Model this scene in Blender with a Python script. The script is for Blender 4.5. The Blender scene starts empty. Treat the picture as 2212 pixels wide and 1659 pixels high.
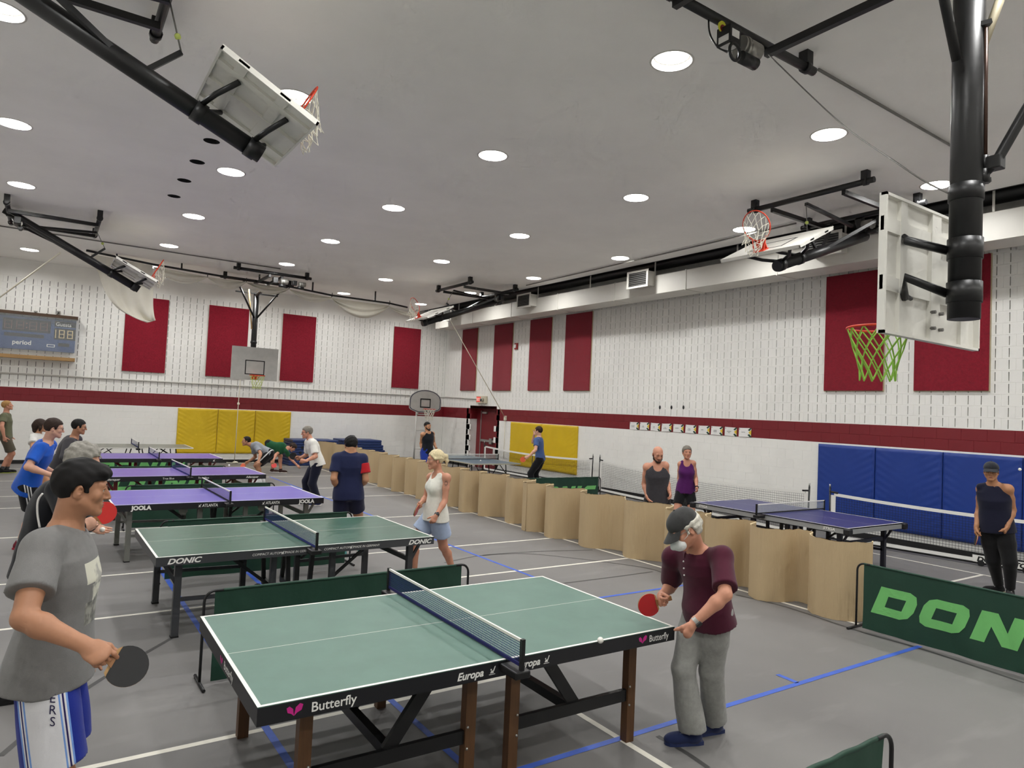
import bpy, bmesh, math, random
import numpy as np
from mathutils import Vector, Matrix
random.seed(7); np.random.seed(7)
SC = bpy.context.scene
COL = SC.collection
# ---------------------------------------------------------------- camera, world, exposure
F_PX, YAW, PITCH, ROLL, CAM_H = 1475.09, math.radians(34.1593), math.radians(2.29336), math.radians(2.58251), 2.1735
W_PX, H_PX = 2212.0, 1659.0
_fw = np.array([math.sin(YAW) * math.cos(PITCH), math.cos(YAW) * math.cos(PITCH), math.sin(PITCH)])
_rt = np.array([math.cos(YAW), -math.sin(YAW), 0.0])
_up = np.cross(_rt, _fw)
R_RT = math.cos(ROLL) * _rt + math.sin(ROLL) * _up
R_UP = -math.sin(ROLL) * _rt + math.cos(ROLL) * _up
CAM = np.array([0.0, 0.0, CAM_H])
cam_data = bpy.data.cameras.new('camera')
cam = bpy.data.objects.new('camera', cam_data)
COL.objects.link(cam)
cam_data.sensor_fit = 'HORIZONTAL'; cam_data.sensor_width = 36.0
cam_data.lens = F_PX / W_PX * 36.0
cam_data.clip_start = 0.05; cam_data.clip_end = 200
cam.matrix_world = Matrix(((R_RT[0], R_UP[0], -_fw[0], 0), (R_RT[1], R_UP[1], -_fw[1], 0), (R_RT[2], R_UP[2], -_fw[2], CAM_H), (0, 0, 0, 1)))
SC.camera = cam
world = bpy.data.worlds.new('world'); SC.world = world; world.use_nodes = True
world.node_tree.nodes['Background'].inputs[0].default_value = (0.9, 0.95, 1.0, 1)
world.node_tree.nodes['Background'].inputs[1].default_value = 0.02
SC.view_settings.view_transform = 'Standard'
try: SC.view_settings.look = 'None'
except Exception: pass
SC.view_settings.gamma = 1.0
SC.view_settings.use_curve_mapping = False
SC.view_settings.exposure = 0.0
LAMP_WATTS, LAMP_STRENGTH = 51.5, 6.0       # light of each ceiling lamp, glow of its lens
SC.cycles.diffuse_bounces = 4
SC.cycles.glossy_bounces = 2
SC.cycles.max_bounces = 6
SC.cycles.caustics_reflective = False
SC.cycles.caustics_refractive = False
SC.cycles.use_adaptive_sampling = True
SC.cycles.adaptive_threshold = 0.08
SC.cycles.adaptive_min_samples = 12
XR, YB, XL, YF, ZC = 13.37, 24.6, -2.83, -3.0, 5.98   # room: right, back, left, front wall planes and ceiling
CH, BW = 0.2025, 0.406        # block course height and block width
# photograph pixel -> point on a real plane of the room
def ray(px, py): return _fw + R_RT * (px - W_PX / 2) / F_PX - R_UP * (py - H_PX / 2) / F_PX
def gz(px, py, z=0.0): d = ray(px, py); return CAM + d * ((z - CAM_H) / d[2])
def gx(px, py, x): d = ray(px, py); return CAM + d * (x / d[0])
def gy(px, py, y): d = ray(px, py); return CAM + d * (y / d[1])
def gd(px, py, depth): return CAM + ray(px, py) * depth
def depth_of(P): return float((np.asarray(P, float) - CAM) @ _fw)
def project(P):
    d = np.asarray(P, float) - CAM; z = d @ _fw
    return np.stack([W_PX / 2 + F_PX * (d @ R_RT) / z, H_PX / 2 - F_PX * (d @ R_UP) / z], -1)
# ---------------------------------------------------------------- materials
def lin(c):
    c = [v / 255.0 for v in c]
    return tuple(v / 12.92 if v <= 0.04045 else ((v + 0.055) / 1.055) ** 2.4 for v in c)
MATS = {}
def mat(name, rgb, rough=0.6, metal=0.0, var=0.0, vscale=6.0, bump=0.0, bscale=40.0, spec=0.5, emit=0.0, rgb2=None, stretch=None, alpha=1.0, trans=0.0, coat=0.0, sheen=0.0):
    """Procedural principled material: colour with optional noise variation and bump."""
    if name in MATS: return MATS[name]
    m = bpy.data.materials.new(name); m.use_nodes = True
    nt = m.node_tree; b = nt.nodes['Principled BSDF']
    c = lin(rgb)
    b.inputs['Base Color'].default_value = (*c, 1)
    b.inputs['Roughness'].default_value = rough
    b.inputs['Metallic'].default_value = metal
    b.inputs['Specular IOR Level'].default_value = spec
    if coat: b.inputs['Coat Weight'].default_value = coat; b.inputs['Coat Roughness'].default_value = 0.15
    if sheen: b.inputs['Sheen Weight'].default_value = sheen
    if trans: b.inputs['Transmission Weight'].default_value = trans; b.inputs['IOR'].default_value = 1.02
    if emit: b.inputs['Emission Color'].default_value = (*c, 1); b.inputs['Emission Strength'].default_value = emit
    if alpha < 1: b.inputs['Alpha'].default_value = alpha
    tc = None
    if var or bump:
        tc = nt.nodes.new('ShaderNodeTexCoord'); mp = nt.nodes.new('ShaderNodeMapping')
        nt.links.new(tc.outputs['Object'], mp.inputs['Vector'])
        if stretch: mp.inputs['Scale'].default_value = stretch
    if var:
        n = nt.nodes.new('ShaderNodeTexNoise'); n.inputs['Scale'].default_value = vscale; n.inputs['Detail'].default_value = 6
        n.inputs['Roughness'].default_value = 0.62
        nt.links.new(mp.outputs[0], n.inputs['Vector'])
        r = nt.nodes.new('ShaderNodeValToRGB'); r.color_ramp.elements[0].position = 0.3; r.color_ramp.elements[1].position = 0.72
        c2 = lin(rgb2) if rgb2 else tuple(v * (1 - var) for v in c)
        r.color_ramp.elements[0].color = (*c2, 1); r.color_ramp.elements[1].color = (*(c if rgb2 else tuple(min(1, v * (1 + var * .6)) for v in c)), 1)
        nt.links.new(n.outputs['Fac'], r.inputs['Fac']); nt.links.new(r.outputs[0], b.inputs['Base Color'])
    if bump:
        n2 = nt.nodes.new('ShaderNodeTexNoise'); n2.inputs['Scale'].default_value = bscale; n2.inputs['Detail'].default_value = 4
        nt.links.new(mp.outputs[0], n2.inputs['Vector'])
        bp = nt.nodes.new('ShaderNodeBump'); bp.inputs['Strength'].default_value = bump; bp.inputs['Distance'].default_value = 0.02
        nt.links.new(n2.outputs['Fac'], bp.inputs['Height']); nt.links.new(bp.outputs[0], b.inputs['Normal'])
    MATS[name] = m
    return m
# ---------------------------------------------------------------- mesh helpers
def frame_for(d):
    d = np.asarray(d, float); d = d / (np.linalg.norm(d) + 1e-12)
    a = np.array([0, 0, 1.0]) if abs(d[2]) < 0.9 else np.array([1.0, 0, 0])
    u = np.cross(a, d); u /= np.linalg.norm(u); v = np.cross(d, u)
    return u, v, d
class MB:
    """Collects shapes; build() links them as ONE mesh object."""
    def __init__(s): s.v = []; s.f = []; s.smooth = []
    def add(s, vs, fs, smooth=False):
        o = len(s.v); s.v += [tuple(map(float, p)) for p in vs]
        s.f += [tuple(i + o for i in f) for f in fs]; s.smooth += [smooth] * len(fs); return s
    def box(s, lo, hi):
        x0, y0, z0 = lo; x1, y1, z1 = hi
        return s.add([(x0, y0, z0), (x1, y0, z0), (x1, y1, z0), (x0, y1, z0), (x0, y0, z1), (x1, y0, z1), (x1, y1, z1), (x0, y1, z1)],
                     [(3, 2, 1, 0), (4, 5, 6, 7), (0, 1, 5, 4), (1, 2, 6, 5), (2, 3, 7, 6), (3, 0, 4, 7)])
    def rbox(s, lo, hi, b=0.01):
        """Box with chamfered edges."""
        lo = np.array(lo, float); hi = np.array(hi, float); b = min(b, *(0.49 * (hi - lo)))
        bm = bmesh.new(); bmesh.ops.create_cube(bm, size=1.0)
        for v in bm.verts: v.co = Vector((lo + hi) / 2) + Vector([v.co[i] * (hi[i] - lo[i]) for i in range(3)])
        bmesh.ops.bevel(bm, geom=bm.edges[:], offset=b, segments=2, affect='EDGES', profile=0.5)
        bm.verts.ensure_lookup_table()
        s.add([v.co[:] for v in bm.verts], [[v.index for v in f.verts] for f in bm.faces]); bm.free(); return s
    def bar(s, a, b, w, h=None, up=(0, 0, 1)):
        """Rectangular bar from a to b."""
        h = h or w; a = np.asarray(a, float); b = np.asarray(b, float); d = b - a; d = d / np.linalg.norm(d)
        up = np.asarray(up, float)
        if abs(d @ up) > 0.98: up = np.array([0, 1.0, 0])
        u = np.cross(d, up); u /= np.linalg.norm(u); v = np.cross(u, d)
        vs = [p + u * x * w / 2 + v * y * h / 2 for p in (a, b) for x, y in ((-1, -1), (1, -1), (1, 1), (-1, 1))]
        return s.add(vs, [(0, 1, 2, 3), (7, 6, 5, 4), (0, 4, 5, 1), (1, 5, 6, 2), (2, 6, 7, 3), (3, 7, 4, 0)])
    def tube(s, pts, r, n=8, caps=True, closed=False):
        """Round tube along a path; r a number or one per point."""
        P = [np.asarray(p, float) for p in pts]; m = len(P); rr = r if hasattr(r, '__len__') else [r] * m
        vs = []; u0 = None
        for i in range(m):
            if closed: d = P[(i + 1) % m] - P[i - 1]
            else: d = P[min(i + 1, m - 1)] - P[max(i - 1, 0)]
            u, v, d = frame_for(d)
            if u0 is not None:
                u = u0 - d * (u0 @ d); u /= np.linalg.norm(u) + 1e-12; v = np.cross(d, u)
            u0 = u
            for k in range(n):
                a = 2 * math.pi * k / n; vs.append(P[i] + rr[i] * (math.cos(a) * u + math.sin(a) * v))
        fs = []
        for i in range(m if closed else m - 1):
            j = (i + 1) % m
            for k in range(n): fs.append((i * n + k, i * n + (k + 1) % n, j * n + (k + 1) % n, j * n + k))
        s.add(vs, fs, True)
        if caps and not closed:
            o = len(s.v) - m * n
            s.f += [tuple(o + k for k in range(n))[::-1], tuple(o + (m - 1) * n + k for k in range(n))]; s.smooth += [False, False]
        return s
    def cyl(s, a, b, r, n=12, r2=None): return s.tube([a, b], [r, r if r2 is None else r2], n)
    def lathe(s, prof, c=(0, 0, 0), n=20):
        vs = []; m = len(prof)
        for (r, z) in prof:
            for k in range(n):
                a = 2 * math.pi * k / n; vs.append((c[0] + r * math.cos(a), c[1] + r * math.sin(a), c[2] + z))
        return s.add(vs, [(i * n + k, i * n + (k + 1) % n, (i + 1) * n + (k + 1) % n, (i + 1) * n + k) for i in range(m - 1) for k in range(n)], True)
    def sphere(s, c, r, n=12, sc=(1, 1, 1)):
        m = n // 2; vs = []
        for i in range(m + 1):
            t = math.pi * i / m
            for k in range(n):
                a = 2 * math.pi * k / n
                vs.append((c[0] + r * sc[0] * math.sin(t) * math.cos(a), c[1] + r * sc[1] * math.sin(t) * math.sin(a), c[2] + r * sc[2] * math.cos(t)))
        return s.add(vs, [(i * n + k, (i + 1) * n + k, (i + 1) * n + (k + 1) % n, i * n + (k + 1) % n) for i in range(m) for k in range(n)], True)
    def prism(s, poly, o, u, v, n, t):
        """Extrude a 2D polygon in the frame (o; u, v) by t along n."""
        o, u, v, n = (np.asarray(q, float) for q in (o, u, v, n)); k = len(poly)
        vs = [o + u * a + v * b for a, b in poly] + [o + u * a + v * b + n * t for a, b in poly]
        return s.add(vs, [tuple(range(k))[::-1], tuple(range(k, 2 * k))] + [(i, (i + 1) % k, k + (i + 1) % k, k + i) for i in range(k)])
    def sheet(s, grid, t=0.0, smooth=True):
        """Grid of points (rows x cols x 3) as a sheet; t > 0 gives it thickness."""
        G = np.asarray(grid, float); R, C = G.shape[:2]
        q = [(i * C + j, i * C + j + 1, (i + 1) * C + j + 1, (i + 1) * C + j) for i in range(R - 1) for j in range(C - 1)]
        if not t: return s.add(G.reshape(-1, 3), q, smooth)
        du = np.gradient(G, axis=1); dv = np.gradient(G, axis=0); N = np.cross(du, dv); N /= np.linalg.norm(N, axis=-1, keepdims=True) + 1e-12
        A = (G + N * t / 2).reshape(-1, 3); B = (G - N * t / 2).reshape(-1, 3); n = R * C
        fs = q + [tuple(n + i for i in f[::-1]) for f in q]
        ring = [j for j in range(C)] + [i * C + C - 1 for i in range(1, R)] + [(R - 1) * C + j for j in range(C - 2, -1, -1)] + [i * C for i in range(R - 2, 0, -1)]
        k = len(ring); s.add(np.concatenate([A, B]), fs, smooth); RA, RB_ = A[ring], B[ring]
        return s.add(np.concatenate([RA, RB_]), [((i + 1) % k, i, k + i, k + (i + 1) % k) for i in range(k)], False)
    def to_local(s, parent):
        if parent is None: return s
        M = world_matrix(parent).inverted()
        s.v = [tuple(M @ Vector(p)) for p in s.v]; return s
    def build(s, name, material, parent=None, world=False):
        if world: s.to_local(parent)
        me = bpy.data.meshes.new(name); me.from_pydata(s.v, [], s.f)
        if any(s.smooth): me.polygons.foreach_set('use_smooth', s.smooth)
        if isinstance(material, (list, tuple)):
            for m_ in material: me.materials.append(m_)
        else: me.materials.append(material)
        me.update()
        o = bpy.data.objects.new(name, me); COL.objects.link(o)
        if parent is not None: o.parent = parent
        return o
def world_matrix(o):
    m = o.matrix_basis.copy()
    while o.parent is not None: o = o.parent; m = o.matrix_basis @ m
    return m
def tag(o, label=None, cat=None, group=None, kind=None):
    if label: o['label'] = label
    if cat: o['category'] = cat
    if group: o['group'] = group
    if kind: o['kind'] = kind
    return o
def thing(name, label, cat, loc=(0, 0, 0), rz=0.0, group=None):
    o = bpy.data.objects.new(name, None); o.empty_display_size = 0.1
    o.location = [float(a) for a in loc]; o.rotation_euler = (0, 0, rz); COL.objects.link(o)
    return tag(o, label, cat, group)
def struct(o): o['kind'] = 'structure'; return o
def dup(root, loc, rz, label=None, group=None):
    r = root.copy(); COL.objects.link(r); r.location = [float(a) for a in loc]; r.rotation_euler = (0, 0, rz)
    if label: r['label'] = label
    if group: r['group'] = group
    for ch in list(root.children):
        c = ch.copy(); COL.objects.link(c); c.parent = r
        for g in ch.children:
            d = g.copy(); COL.objects.link(d); d.parent = c
    return r
def text_shape(s, h, bold=0.0, shear=0.0, xscale=1.0, align='LEFT', spacing=1.0):
    """Letters as flat faces in the XY plane; h is the capital height."""
    cu = bpy.data.curves.new('t', 'FONT'); cu.body = s; cu.size = 1.0; cu.offset = bold; cu.shear = shear; cu.space_character = spacing
    cu.align_x = align; cu.resolution_u = 3
    o = bpy.data.objects.new('t', cu); COL.objects.link(o); bpy.context.view_layer.update()
    me = o.to_mesh(); k = h / 0.69
    vs = [(v.co.x * k * xscale, v.co.y * k) for v in me.vertices]; fs = [tuple(p.vertices) for p in me.polygons]
    o.to_mesh_clear(); bpy.data.objects.remove(o); bpy.data.curves.remove(cu)
    return vs, fs
def lettering(mb, s, h, o, u, v, **k):
    """Add flat letters to mb, baseline at o, along u, up v."""
    vs, fs = text_shape(s, h, **k); o, u, v = (np.asarray(q, float) for q in (o, u, v))
    return mb.add([o + u * a + v * b for a, b in vs], fs)
def catmull(P, n=6, closed=False):
    P = [np.asarray(p, float) for p in P]; out = []; m = len(P)
    for i in range(m - 1):
        a, b, c, d = P[max(i - 1, 0)], P[i], P[i + 1], P[min(i + 2, m - 1)]
        for t in np.arange(n) / n:
            out.append(0.5 * ((2 * b) + (-a + c) * t + (2 * a - 5 * b + 4 * c - d) * t * t + (-a + 3 * b - 3 * c + d) * t ** 3))
    out.append(P[-1]); return out
V = lambda *a: np.array(a, float)
# ================================================================ THE SETTING
M_WHITE = mat('wall_paint_white', (241, 240, 235), 0.55, var=0.06, vscale=1.2, bump=0.15, bscale=60)
M_RED = mat('stripe_paint_red', (120, 22, 32), 0.45, var=0.06, vscale=2, bump=0.1, bscale=60)
M_DARKCAV = mat('cavity_dark', (26, 25, 24), 0.95)
M_CEIL = mat('ceiling_plaster', (247, 245, 240), 0.8, var=0.05, vscale=0.7, bump=0.05, bscale=20)
M_BLACK = mat('black_paint', (20, 20, 21), 0.42, var=0.1, vscale=4)
M_BLACKM = mat('black_matte', (17, 17, 18), 0.8)
# floor: grey sports surface with scuffs
def floor_material():
    m = bpy.data.materials.new('floor_grey'); m.use_nodes = True; nt = m.node_tree; b = nt.nodes['Principled BSDF']
    tc = nt.nodes.new('ShaderNodeTexCoord')
    def noise(scale, detail, stretch=None):
        n = nt.nodes.new('ShaderNodeTexNoise'); n.inputs['Scale'].default_value = scale; n.inputs['Detail'].default_value = detail
        if stretch:
            mp = nt.nodes.new('ShaderNodeMapping'); mp.inputs['Scale'].default_value = stretch
            nt.links.new(tc.outputs['Object'], mp.inputs['Vector']); nt.links.new(mp.outputs[0], n.inputs['Vector'])
        else: nt.links.new(tc.outputs['Object'], n.inputs['Vector'])
        return n
    def ramp(src, p0, p1, c0, c1):
        r = nt.nodes.new('ShaderNodeValToRGB'); r.color_ramp.elements[0].position = p0; r.color_ramp.elements[1].position = p1
        r.color_ramp.elements[0].color = (*c0, 1); r.color_ramp.elements[1].color = (*c1, 1); nt.links.new(src, r.inputs['Fac']); return r
    base = ramp(noise(0.55, 8).outputs['Fac'], 0.3, 0.7, lin((112, 110, 109)), lin((124, 122, 120)))
    scuff = ramp(noise(1.6, 9, (0.5, 1.6, 1)).outputs['Fac'], 0.58, 0.80, (0, 0, 0), (1, 1, 1))
    mix = nt.nodes.new('ShaderNodeMixRGB'); mix.inputs['Color2'].default_value = (*lin((134, 132, 130)), 1)
    nt.links.new(scuff.outputs[0], mix.inputs['Fac']); nt.links.new(base.outputs[0], mix.inputs['Color1'])
    nt.links.new(mix.outputs[0], b.inputs['Base Color'])
    b.inputs['Roughness'].default_value = 0.55; b.inputs['Specular IOR Level'].default_value = 0.35
    bp = nt.nodes.new('ShaderNodeBump'); bp.inputs['Strength'].default_value = 0.08
    nt.links.new(noise(120, 3).outputs['Fac'], bp.inputs['Height']); nt.links.new(bp.outputs[0], b.inputs['Normal'])
    return m
floor = struct(MB().box((XL - .2, YF - .2, -0.12), (XR + 0.5, YB + 0.2, 0.0)).build('floor', floor_material()))
M_LINE = mat('line_paint_white', (232, 228, 215), 0.5, var=0.12, vscale=9)
M_TAPE = mat('blue_tape', (62, 98, 196), 0.5, var=0.2, vscale=7)
M_DLINE = mat('dark_court_line', (68, 67, 66), 0.6)
def strip(a, b, w, m, name='court_line', z=0.0012):
    a = V(*a); b = V(*b); d = (b - a) / np.linalg.norm(b - a); n = V(-d[1], d[0]) * w / 2
    MB().add([(*(a - n), z), (*(b - n), z), (*(b + n), z), (*(a + n), z)], [(0, 1, 2, 3)]).build(name, m, floor)
for y, x0, x1 in ((4.675, XL + .6, 3.355), (7.70, XL + .6, 7.55), (9.47, XL + .6, 7.55), (12.40, XL + .6, 7.55), (15.45, XL + .6, 7.55), (17.15, XL + .6, 7.55), (20.0, XL + .6, 7.55), (23.0, XL + .6, 7.55)):
    strip((x0, y), (x1, y), 0.05, M_LINE)
strip((7.545, 2.0), (7.545, 23.0), 0.05, M_LINE, z=.0016)
strip((3.33, YF + .3), (3.33, 4.65), 0.05, M_LINE, z=.0016)
strip((11.99, 1.0), (11.99, 20.0), 0.05, M_LINE, z=.0016)
strip((7.6, 4.615), (11.97, 4.615), 0.05, M_LINE)
for a, b in (((2.3, 3.43), (7.40, 3.39)), ((5.44, 6.17), (7.3, 6.15)), ((5.38, 20.0), (5.46, 6.2)), ((1.29, 11.0), (1.34, 3.6)), ((2.21, 9.3), (2.24, 3.5)), ((5.36, 3.42), (5.37, 3.62))):
    strip(a, b, 0.05, M_TAPE, 'tape_line', z=.002)
def dark_line(px): # old dark court lines, pixels on the floor
    P = [gz(*q)[:2] for q in px]
    P = [p[:2] for p in catmull([(*p, 0) for p in P], 6)]
    L = MB()
    for a, b in zip(P[:-1], P[1:]):
        d = (b - a) / np.linalg.norm(b - a); n = V(-d[1], d[0]) * .02
        L.add([(*(a - n), .0009), (*(b - n), .0009), (*(b + n), .0009), (*(a + n), .0009)], [(0, 1, 2, 3)])
    L.build('court_line', M_DLINE, floor)
dark_line([(0, 1634), (120, 1535), (236, 1457), (370, 1379)])
dark_line([(960, 1216), (1040, 1200), (1150, 1192), (1280, 1188)])
dark_line([(1042, 1200), (1130, 1196), (1240, 1206), (1390, 1226), (1440, 1241)])
dark_line([(1218, 1260), (1330, 1246), (1410, 1235)])
dark_line([(1590, 1285), (1700, 1312), (1850, 1362), (2000, 1405), (2212, 1475)])
dark_line([(1420, 1590), (1480, 1625), (1530, 1659)])
dark_line([(560, 1165), (640, 1152), (790, 1133)])
# ---- block walls
def block_mesh(w, slots, name):
    """One block face: outward +n; local x along wall, y depth into the wall, z up; slots are real grooves."""
    mb = MB(); c = 0.0035; j = 0.004; h = CH
    xs = [c]; sw, sh, dep = 0.0135, 0.152, 0.09
    x0, x1, z0, z1 = c, w - c, c, h - c
    # chamfer ring
    out = [(0, j, 0), (w, j, 0), (w, j, h), (0, j, h)]; inn = [(x0, 0, z0), (x1, 0, z0), (x1, 0, z1), (x0, 0, z1)]
    mb.add(out + inn, [(0, 1, 5, 4), (1, 2, 6, 5), (2, 3, 7, 6), (3, 0, 4, 7)])
    zs0 = (h - sh) / 2; zs1 = zs0 + sh; cur = x0
    for sx in slots:
        a, b = sx - sw / 2, sx + sw / 2
        mb.add([(cur, 0, z0), (a, 0, z0), (a, 0, z1), (cur, 0, z1)], [(0, 1, 2, 3)])
        mb.add([(a, 0, z0), (b, 0, z0), (b, 0, zs0), (a, 0, zs0)], [(0, 1, 2, 3)])
        mb.add([(a, 0, zs1), (b, 0, zs1), (b, 0, z1), (a, 0, z1)], [(0, 1, 2, 3)])
        mb.add([(a, 0, zs0), (b, 0, zs0), (b, 0, zs1), (a, 0, zs1), (a, dep, zs0), (b, dep, zs0), (b, dep, zs1), (a, dep, zs1)],
               [(0, 4, 5, 1), (1, 5, 6, 2), (2, 6, 7, 3), (3, 7, 4, 0)])
        cur = b
    mb.add([(cur, 0, z0), (x1, 0, z0), (x1, 0, z1), (cur, 0, z1)], [(0, 1, 2, 3)])
    return mb
BLK = {}
for nm, w, sl in (('full', BW, (BW / 4, 3 * BW / 4)), ('half', BW / 2, (BW / 4,))):
    BLK['slot_' + nm] = block_mesh(w, sl, nm); BLK['plain_' + nm] = block_mesh(w, (), nm)
BLK_ME = {}
def block_data(kind, m):
    k = (kind, m.name)
    if k not in BLK_ME:
        me = bpy.data.meshes.new('block'); me.from_pydata(BLK[kind].v, [], BLK[kind].f); me.materials.append(m); BLK_ME[k] = me
    return BLK_ME[k]
def block_wall(name, origin, along, into, length, openings=(), back=None):
    """origin: wall corner at floor, along: unit along wall (left to right seen from the room), into: unit into the wall."""
    o = V(*origin); a = V(*along); n = V(*into)
    R = Matrix(((a[0], n[0], 0), (a[1], n[1], 0), (0, 0, 1))).to_4x4()
    root = back; root['kind'] = 'structure'
    cells = []
    for r in range(27):
        z = r * CH; x = 0.0; first = True
        while x < length - 0.01:
            w = BW / 2 if (first and r % 2) or x + BW > length + .01 else BW; first = False
            mid = x + w / 2
            if not any(lo < mid < hi and zl < z + CH / 2 < zh for lo, hi, zl, zh in openings):
                kind = ('slot_' if r >= 11 else 'plain_') + ('full' if w == BW else 'half')
                m = M_RED if 9 <= r < 11 else M_WHITE
                p = o + a * x; c = [project(o + a * (x + dx) + V(0, 0, z + dz)) for dx, dz in ((0, 0), (w, 0), (w, CH), (0, CH))]
                c = np.array(c); front = depth_of(o + a * mid) > 0.5
                area = 0.5 * abs(sum(c[i][0] * c[(i + 1) % 4][1] - c[(i + 1) % 4][0] * c[i][1] for i in range(4)))
                inside = front and (c[:, 0].mean() > -20 and c[:, 0].mean() < W_PX + 20 and 0 < c[:, 1].mean() < H_PX)
                cells.append((area if inside else 0, kind, m, (p[0], p[1], z)))
            x += w
    cells.sort(key=lambda q: -q[0])
    for ar, kind, m, p in cells[:300]:
        ob = bpy.data.objects.new('block', block_data(kind, m)); COL.objects.link(ob)
        ob.matrix_basis = Matrix.Translation(p) @ R; ob.parent = root
    rest = MB(); mats = [M_WHITE, M_RED]; mi = []
    for ar, kind, m, p in cells[300:]:
        b = BLK[kind]; Tm = Matrix.Translation(p) @ R
        rest.add([Tm @ Vector(q) for q in b.v], b.f); mi += [mats.index(m)] * len(b.f)
    ob = rest.build('block', mats, root); ob['kind'] = 'stuff'
    ob.data.polygons.foreach_set('material_index', mi)
    return root
DOOR = (20.60, 22.46)    # y range of the door recess in the right wall
# back wall: dark cavity behind the slotted blocks, smooth painted band above them
wb = MB().box((XL - .2, YB + 0.088, 0), (XR + 0.3, YB + 0.2, 5.4675)).box((XL - .2, YB, 5.4675), (XR + 0.3, YB + 0.2, ZC + .05))
wb_o = wb.build('wall_back', [M_DARKCAV, M_WHITE]); wb_o.data.polygons.foreach_set('material_index', [0] * 6 + [1] * 6)
block_wall('wall_back', (XL + .01 - (XL + .01 + 40 * BW - XR), YB, 0), (1, 0, 0), (0, 1, 0), 40 * BW, (), wb_o)
wr = MB().box((XR + 0.088, DOOR[1] + .25, 0), (XR + 0.3, YB, 5.4675)).box((XR + 0.088, YF, 0), (XR + 0.3, DOOR[0], 5.4675)).box((XR + .088, DOOR[0], 11 * CH), (XR + .3, DOOR[1] + .25, 5.4675))
wr.box((XR, YF, 5.4675), (XR + 0.3, YB + .2, 6.7))
wr_o = wr.build('wall_right', [M_DARKCAV, M_WHITE]); wr_o.data.polygons.foreach_set('material_index', [0] * 18 + [1] * 6)
nby = int((YB - YF) / BW)
block_wall('wall_right', (XR, YB, 0), (0, -1, 0), (1, 0, 0), nby * BW, ((YB - DOOR[1], YB - DOOR[0], 0, 11 * CH),), wr_o)
# door recess jambs
jm = MB().box((XR, DOOR[1], 9 * CH), (XR + 0.42, DOOR[1] + .25, 11 * CH)).box((XR, DOOR[0] - .2, 0), (XR + 0.42, DOOR[0] - .0, 11 * CH)).box((XR, DOOR[0], 11 * CH), (XR + .42, DOOR[1], 11 * CH + .1))
jm.build('red_jamb', M_RED, wr_o)
MB().box((XR, DOOR[1], 0), (XR + 0.42, DOOR[1] + .25, 9 * CH)).build('white_jamb', M_WHITE, wr_o)
struct(MB().box((XL - 0.2, YF - .2, 0), (XL, YB + .2, ZC + .1)).build('wall_left', M_WHITE))
struct(MB().box((XL - .2, YF - 0.2, 0), (XR + .3, YF, 6.7)).build('wall_front', M_WHITE))
M_BASE = mat('baseboard_black', (22, 21, 21), 0.5)
bb = MB().box((XL, YB - 0.012, 0), (XR, YB, 0.11)); struct(bb.build('baseboard_back', M_BASE))
bb = MB().box((XR - .012, YF, 0), (XR, DOOR[0], .11)).box((XR - .012, DOOR[1], 0), (XR, YB, .11)); struct(bb.build('baseboard_right', M_BASE))
# ---- ceiling with real round openings for the lamps
XC_END = 12.05
LX = [2.33 + 2.962 * i for i in range(-1, 4)]; LY = [5.04 + 3.545 * j for j in range(-2, 6)]
LAMPS = [(x, y) for x in LX for y in LY]
HOLES = [gz(*q, ZC)[:2] for q in ((457, 305), (426, 350), (398, 390), (376, 424))]
def ceiling_mesh():
    cu = bpy.data.curves.new('c', 'CURVE'); cu.dimensions = '2D'; cu.fill_mode = 'BOTH'
    def ring(pts):
        sp = cu.splines.new('POLY'); sp.points.add(len(pts) - 1); sp.use_cyclic_u = True
        for p, q in zip(sp.points, pts): p.co = (q[0], q[1], 0, 1)
    ring([(XL - .1, YF - .1), (XC_END, YF - .1), (XC_END, YB + .1), (XL - .1, YB + .1)])
    for (x, y), r in [(l, 0.215) for l in LAMPS] + [(h, 0.115) for h in HOLES]:
        ring([(x + r * math.cos(2 * math.pi * k / 28), y + r * math.sin(2 * math.pi * k / 28)) for k in range(28)])
    o = bpy.data.objects.new('c', cu); COL.objects.link(o); bpy.context.view_layer.update()
    me = o.to_mesh(); vs = [(v.co.x, v.co.y, ZC) for v in me.vertices]; fs = [tuple(p.vertices) for p in me.polygons]
    o.to_mesh_clear(); bpy.data.objects.remove(o)
    return vs, fs
cv, cf = ceiling_mesh()
ceil = struct(MB().add(cv, cf).build('ceiling', M_CEIL))
struct(MB().box((XC_END, YF, ZC), (XC_END + .05, YB, ZC + .7)).box((XC_END, YF, ZC + .7), (XR + .3, YB, ZC + .75)).build('trim_1', M_BLACKM))
M_LAMP = bpy.data.materials.new('lamp_glow'); M_LAMP.use_nodes = True
_b = M_LAMP.node_tree.nodes['Principled BSDF']; _b.inputs['Base Color'].default_value = (1, 1, 1, 1)
_b.inputs['Emission Color'].default_value = (1.0, 0.955, 0.88, 1); _b.inputs['Emission Strength'].default_value = LAMP_STRENGTH
M_REFL = mat('reflector_white', (240, 238, 232), 0.25)
M_TRIM = mat('lamp_trim', (205, 202, 195), 0.4)
lamp0 = thing('recessed_light', 'round recessed ceiling light', 'ceiling light', (LAMPS[0][0], LAMPS[0][1], ZC))
MB().lathe([(0.212, 0.0), (0.2, 0.075)], n=24).build('reflector', M_REFL, lamp0)
MB().lathe([(0.0005, 0.062), (0.185, 0.062)], n=20).build('lens', M_LAMP, lamp0)
MB().lathe([(0.208, 0.0), (0.209, -0.004), (0.232, -0.004), (0.234, 0.0)], n=24).build('trim_ring', M_TRIM, lamp0)
_ld = bpy.data.lights.new('lamp_light', 'AREA'); _ld.shape = 'DISK'; _ld.size = 0.34; _ld.energy = LAMP_WATTS; _ld.color = (1.0, 0.998, 0.985)
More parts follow.
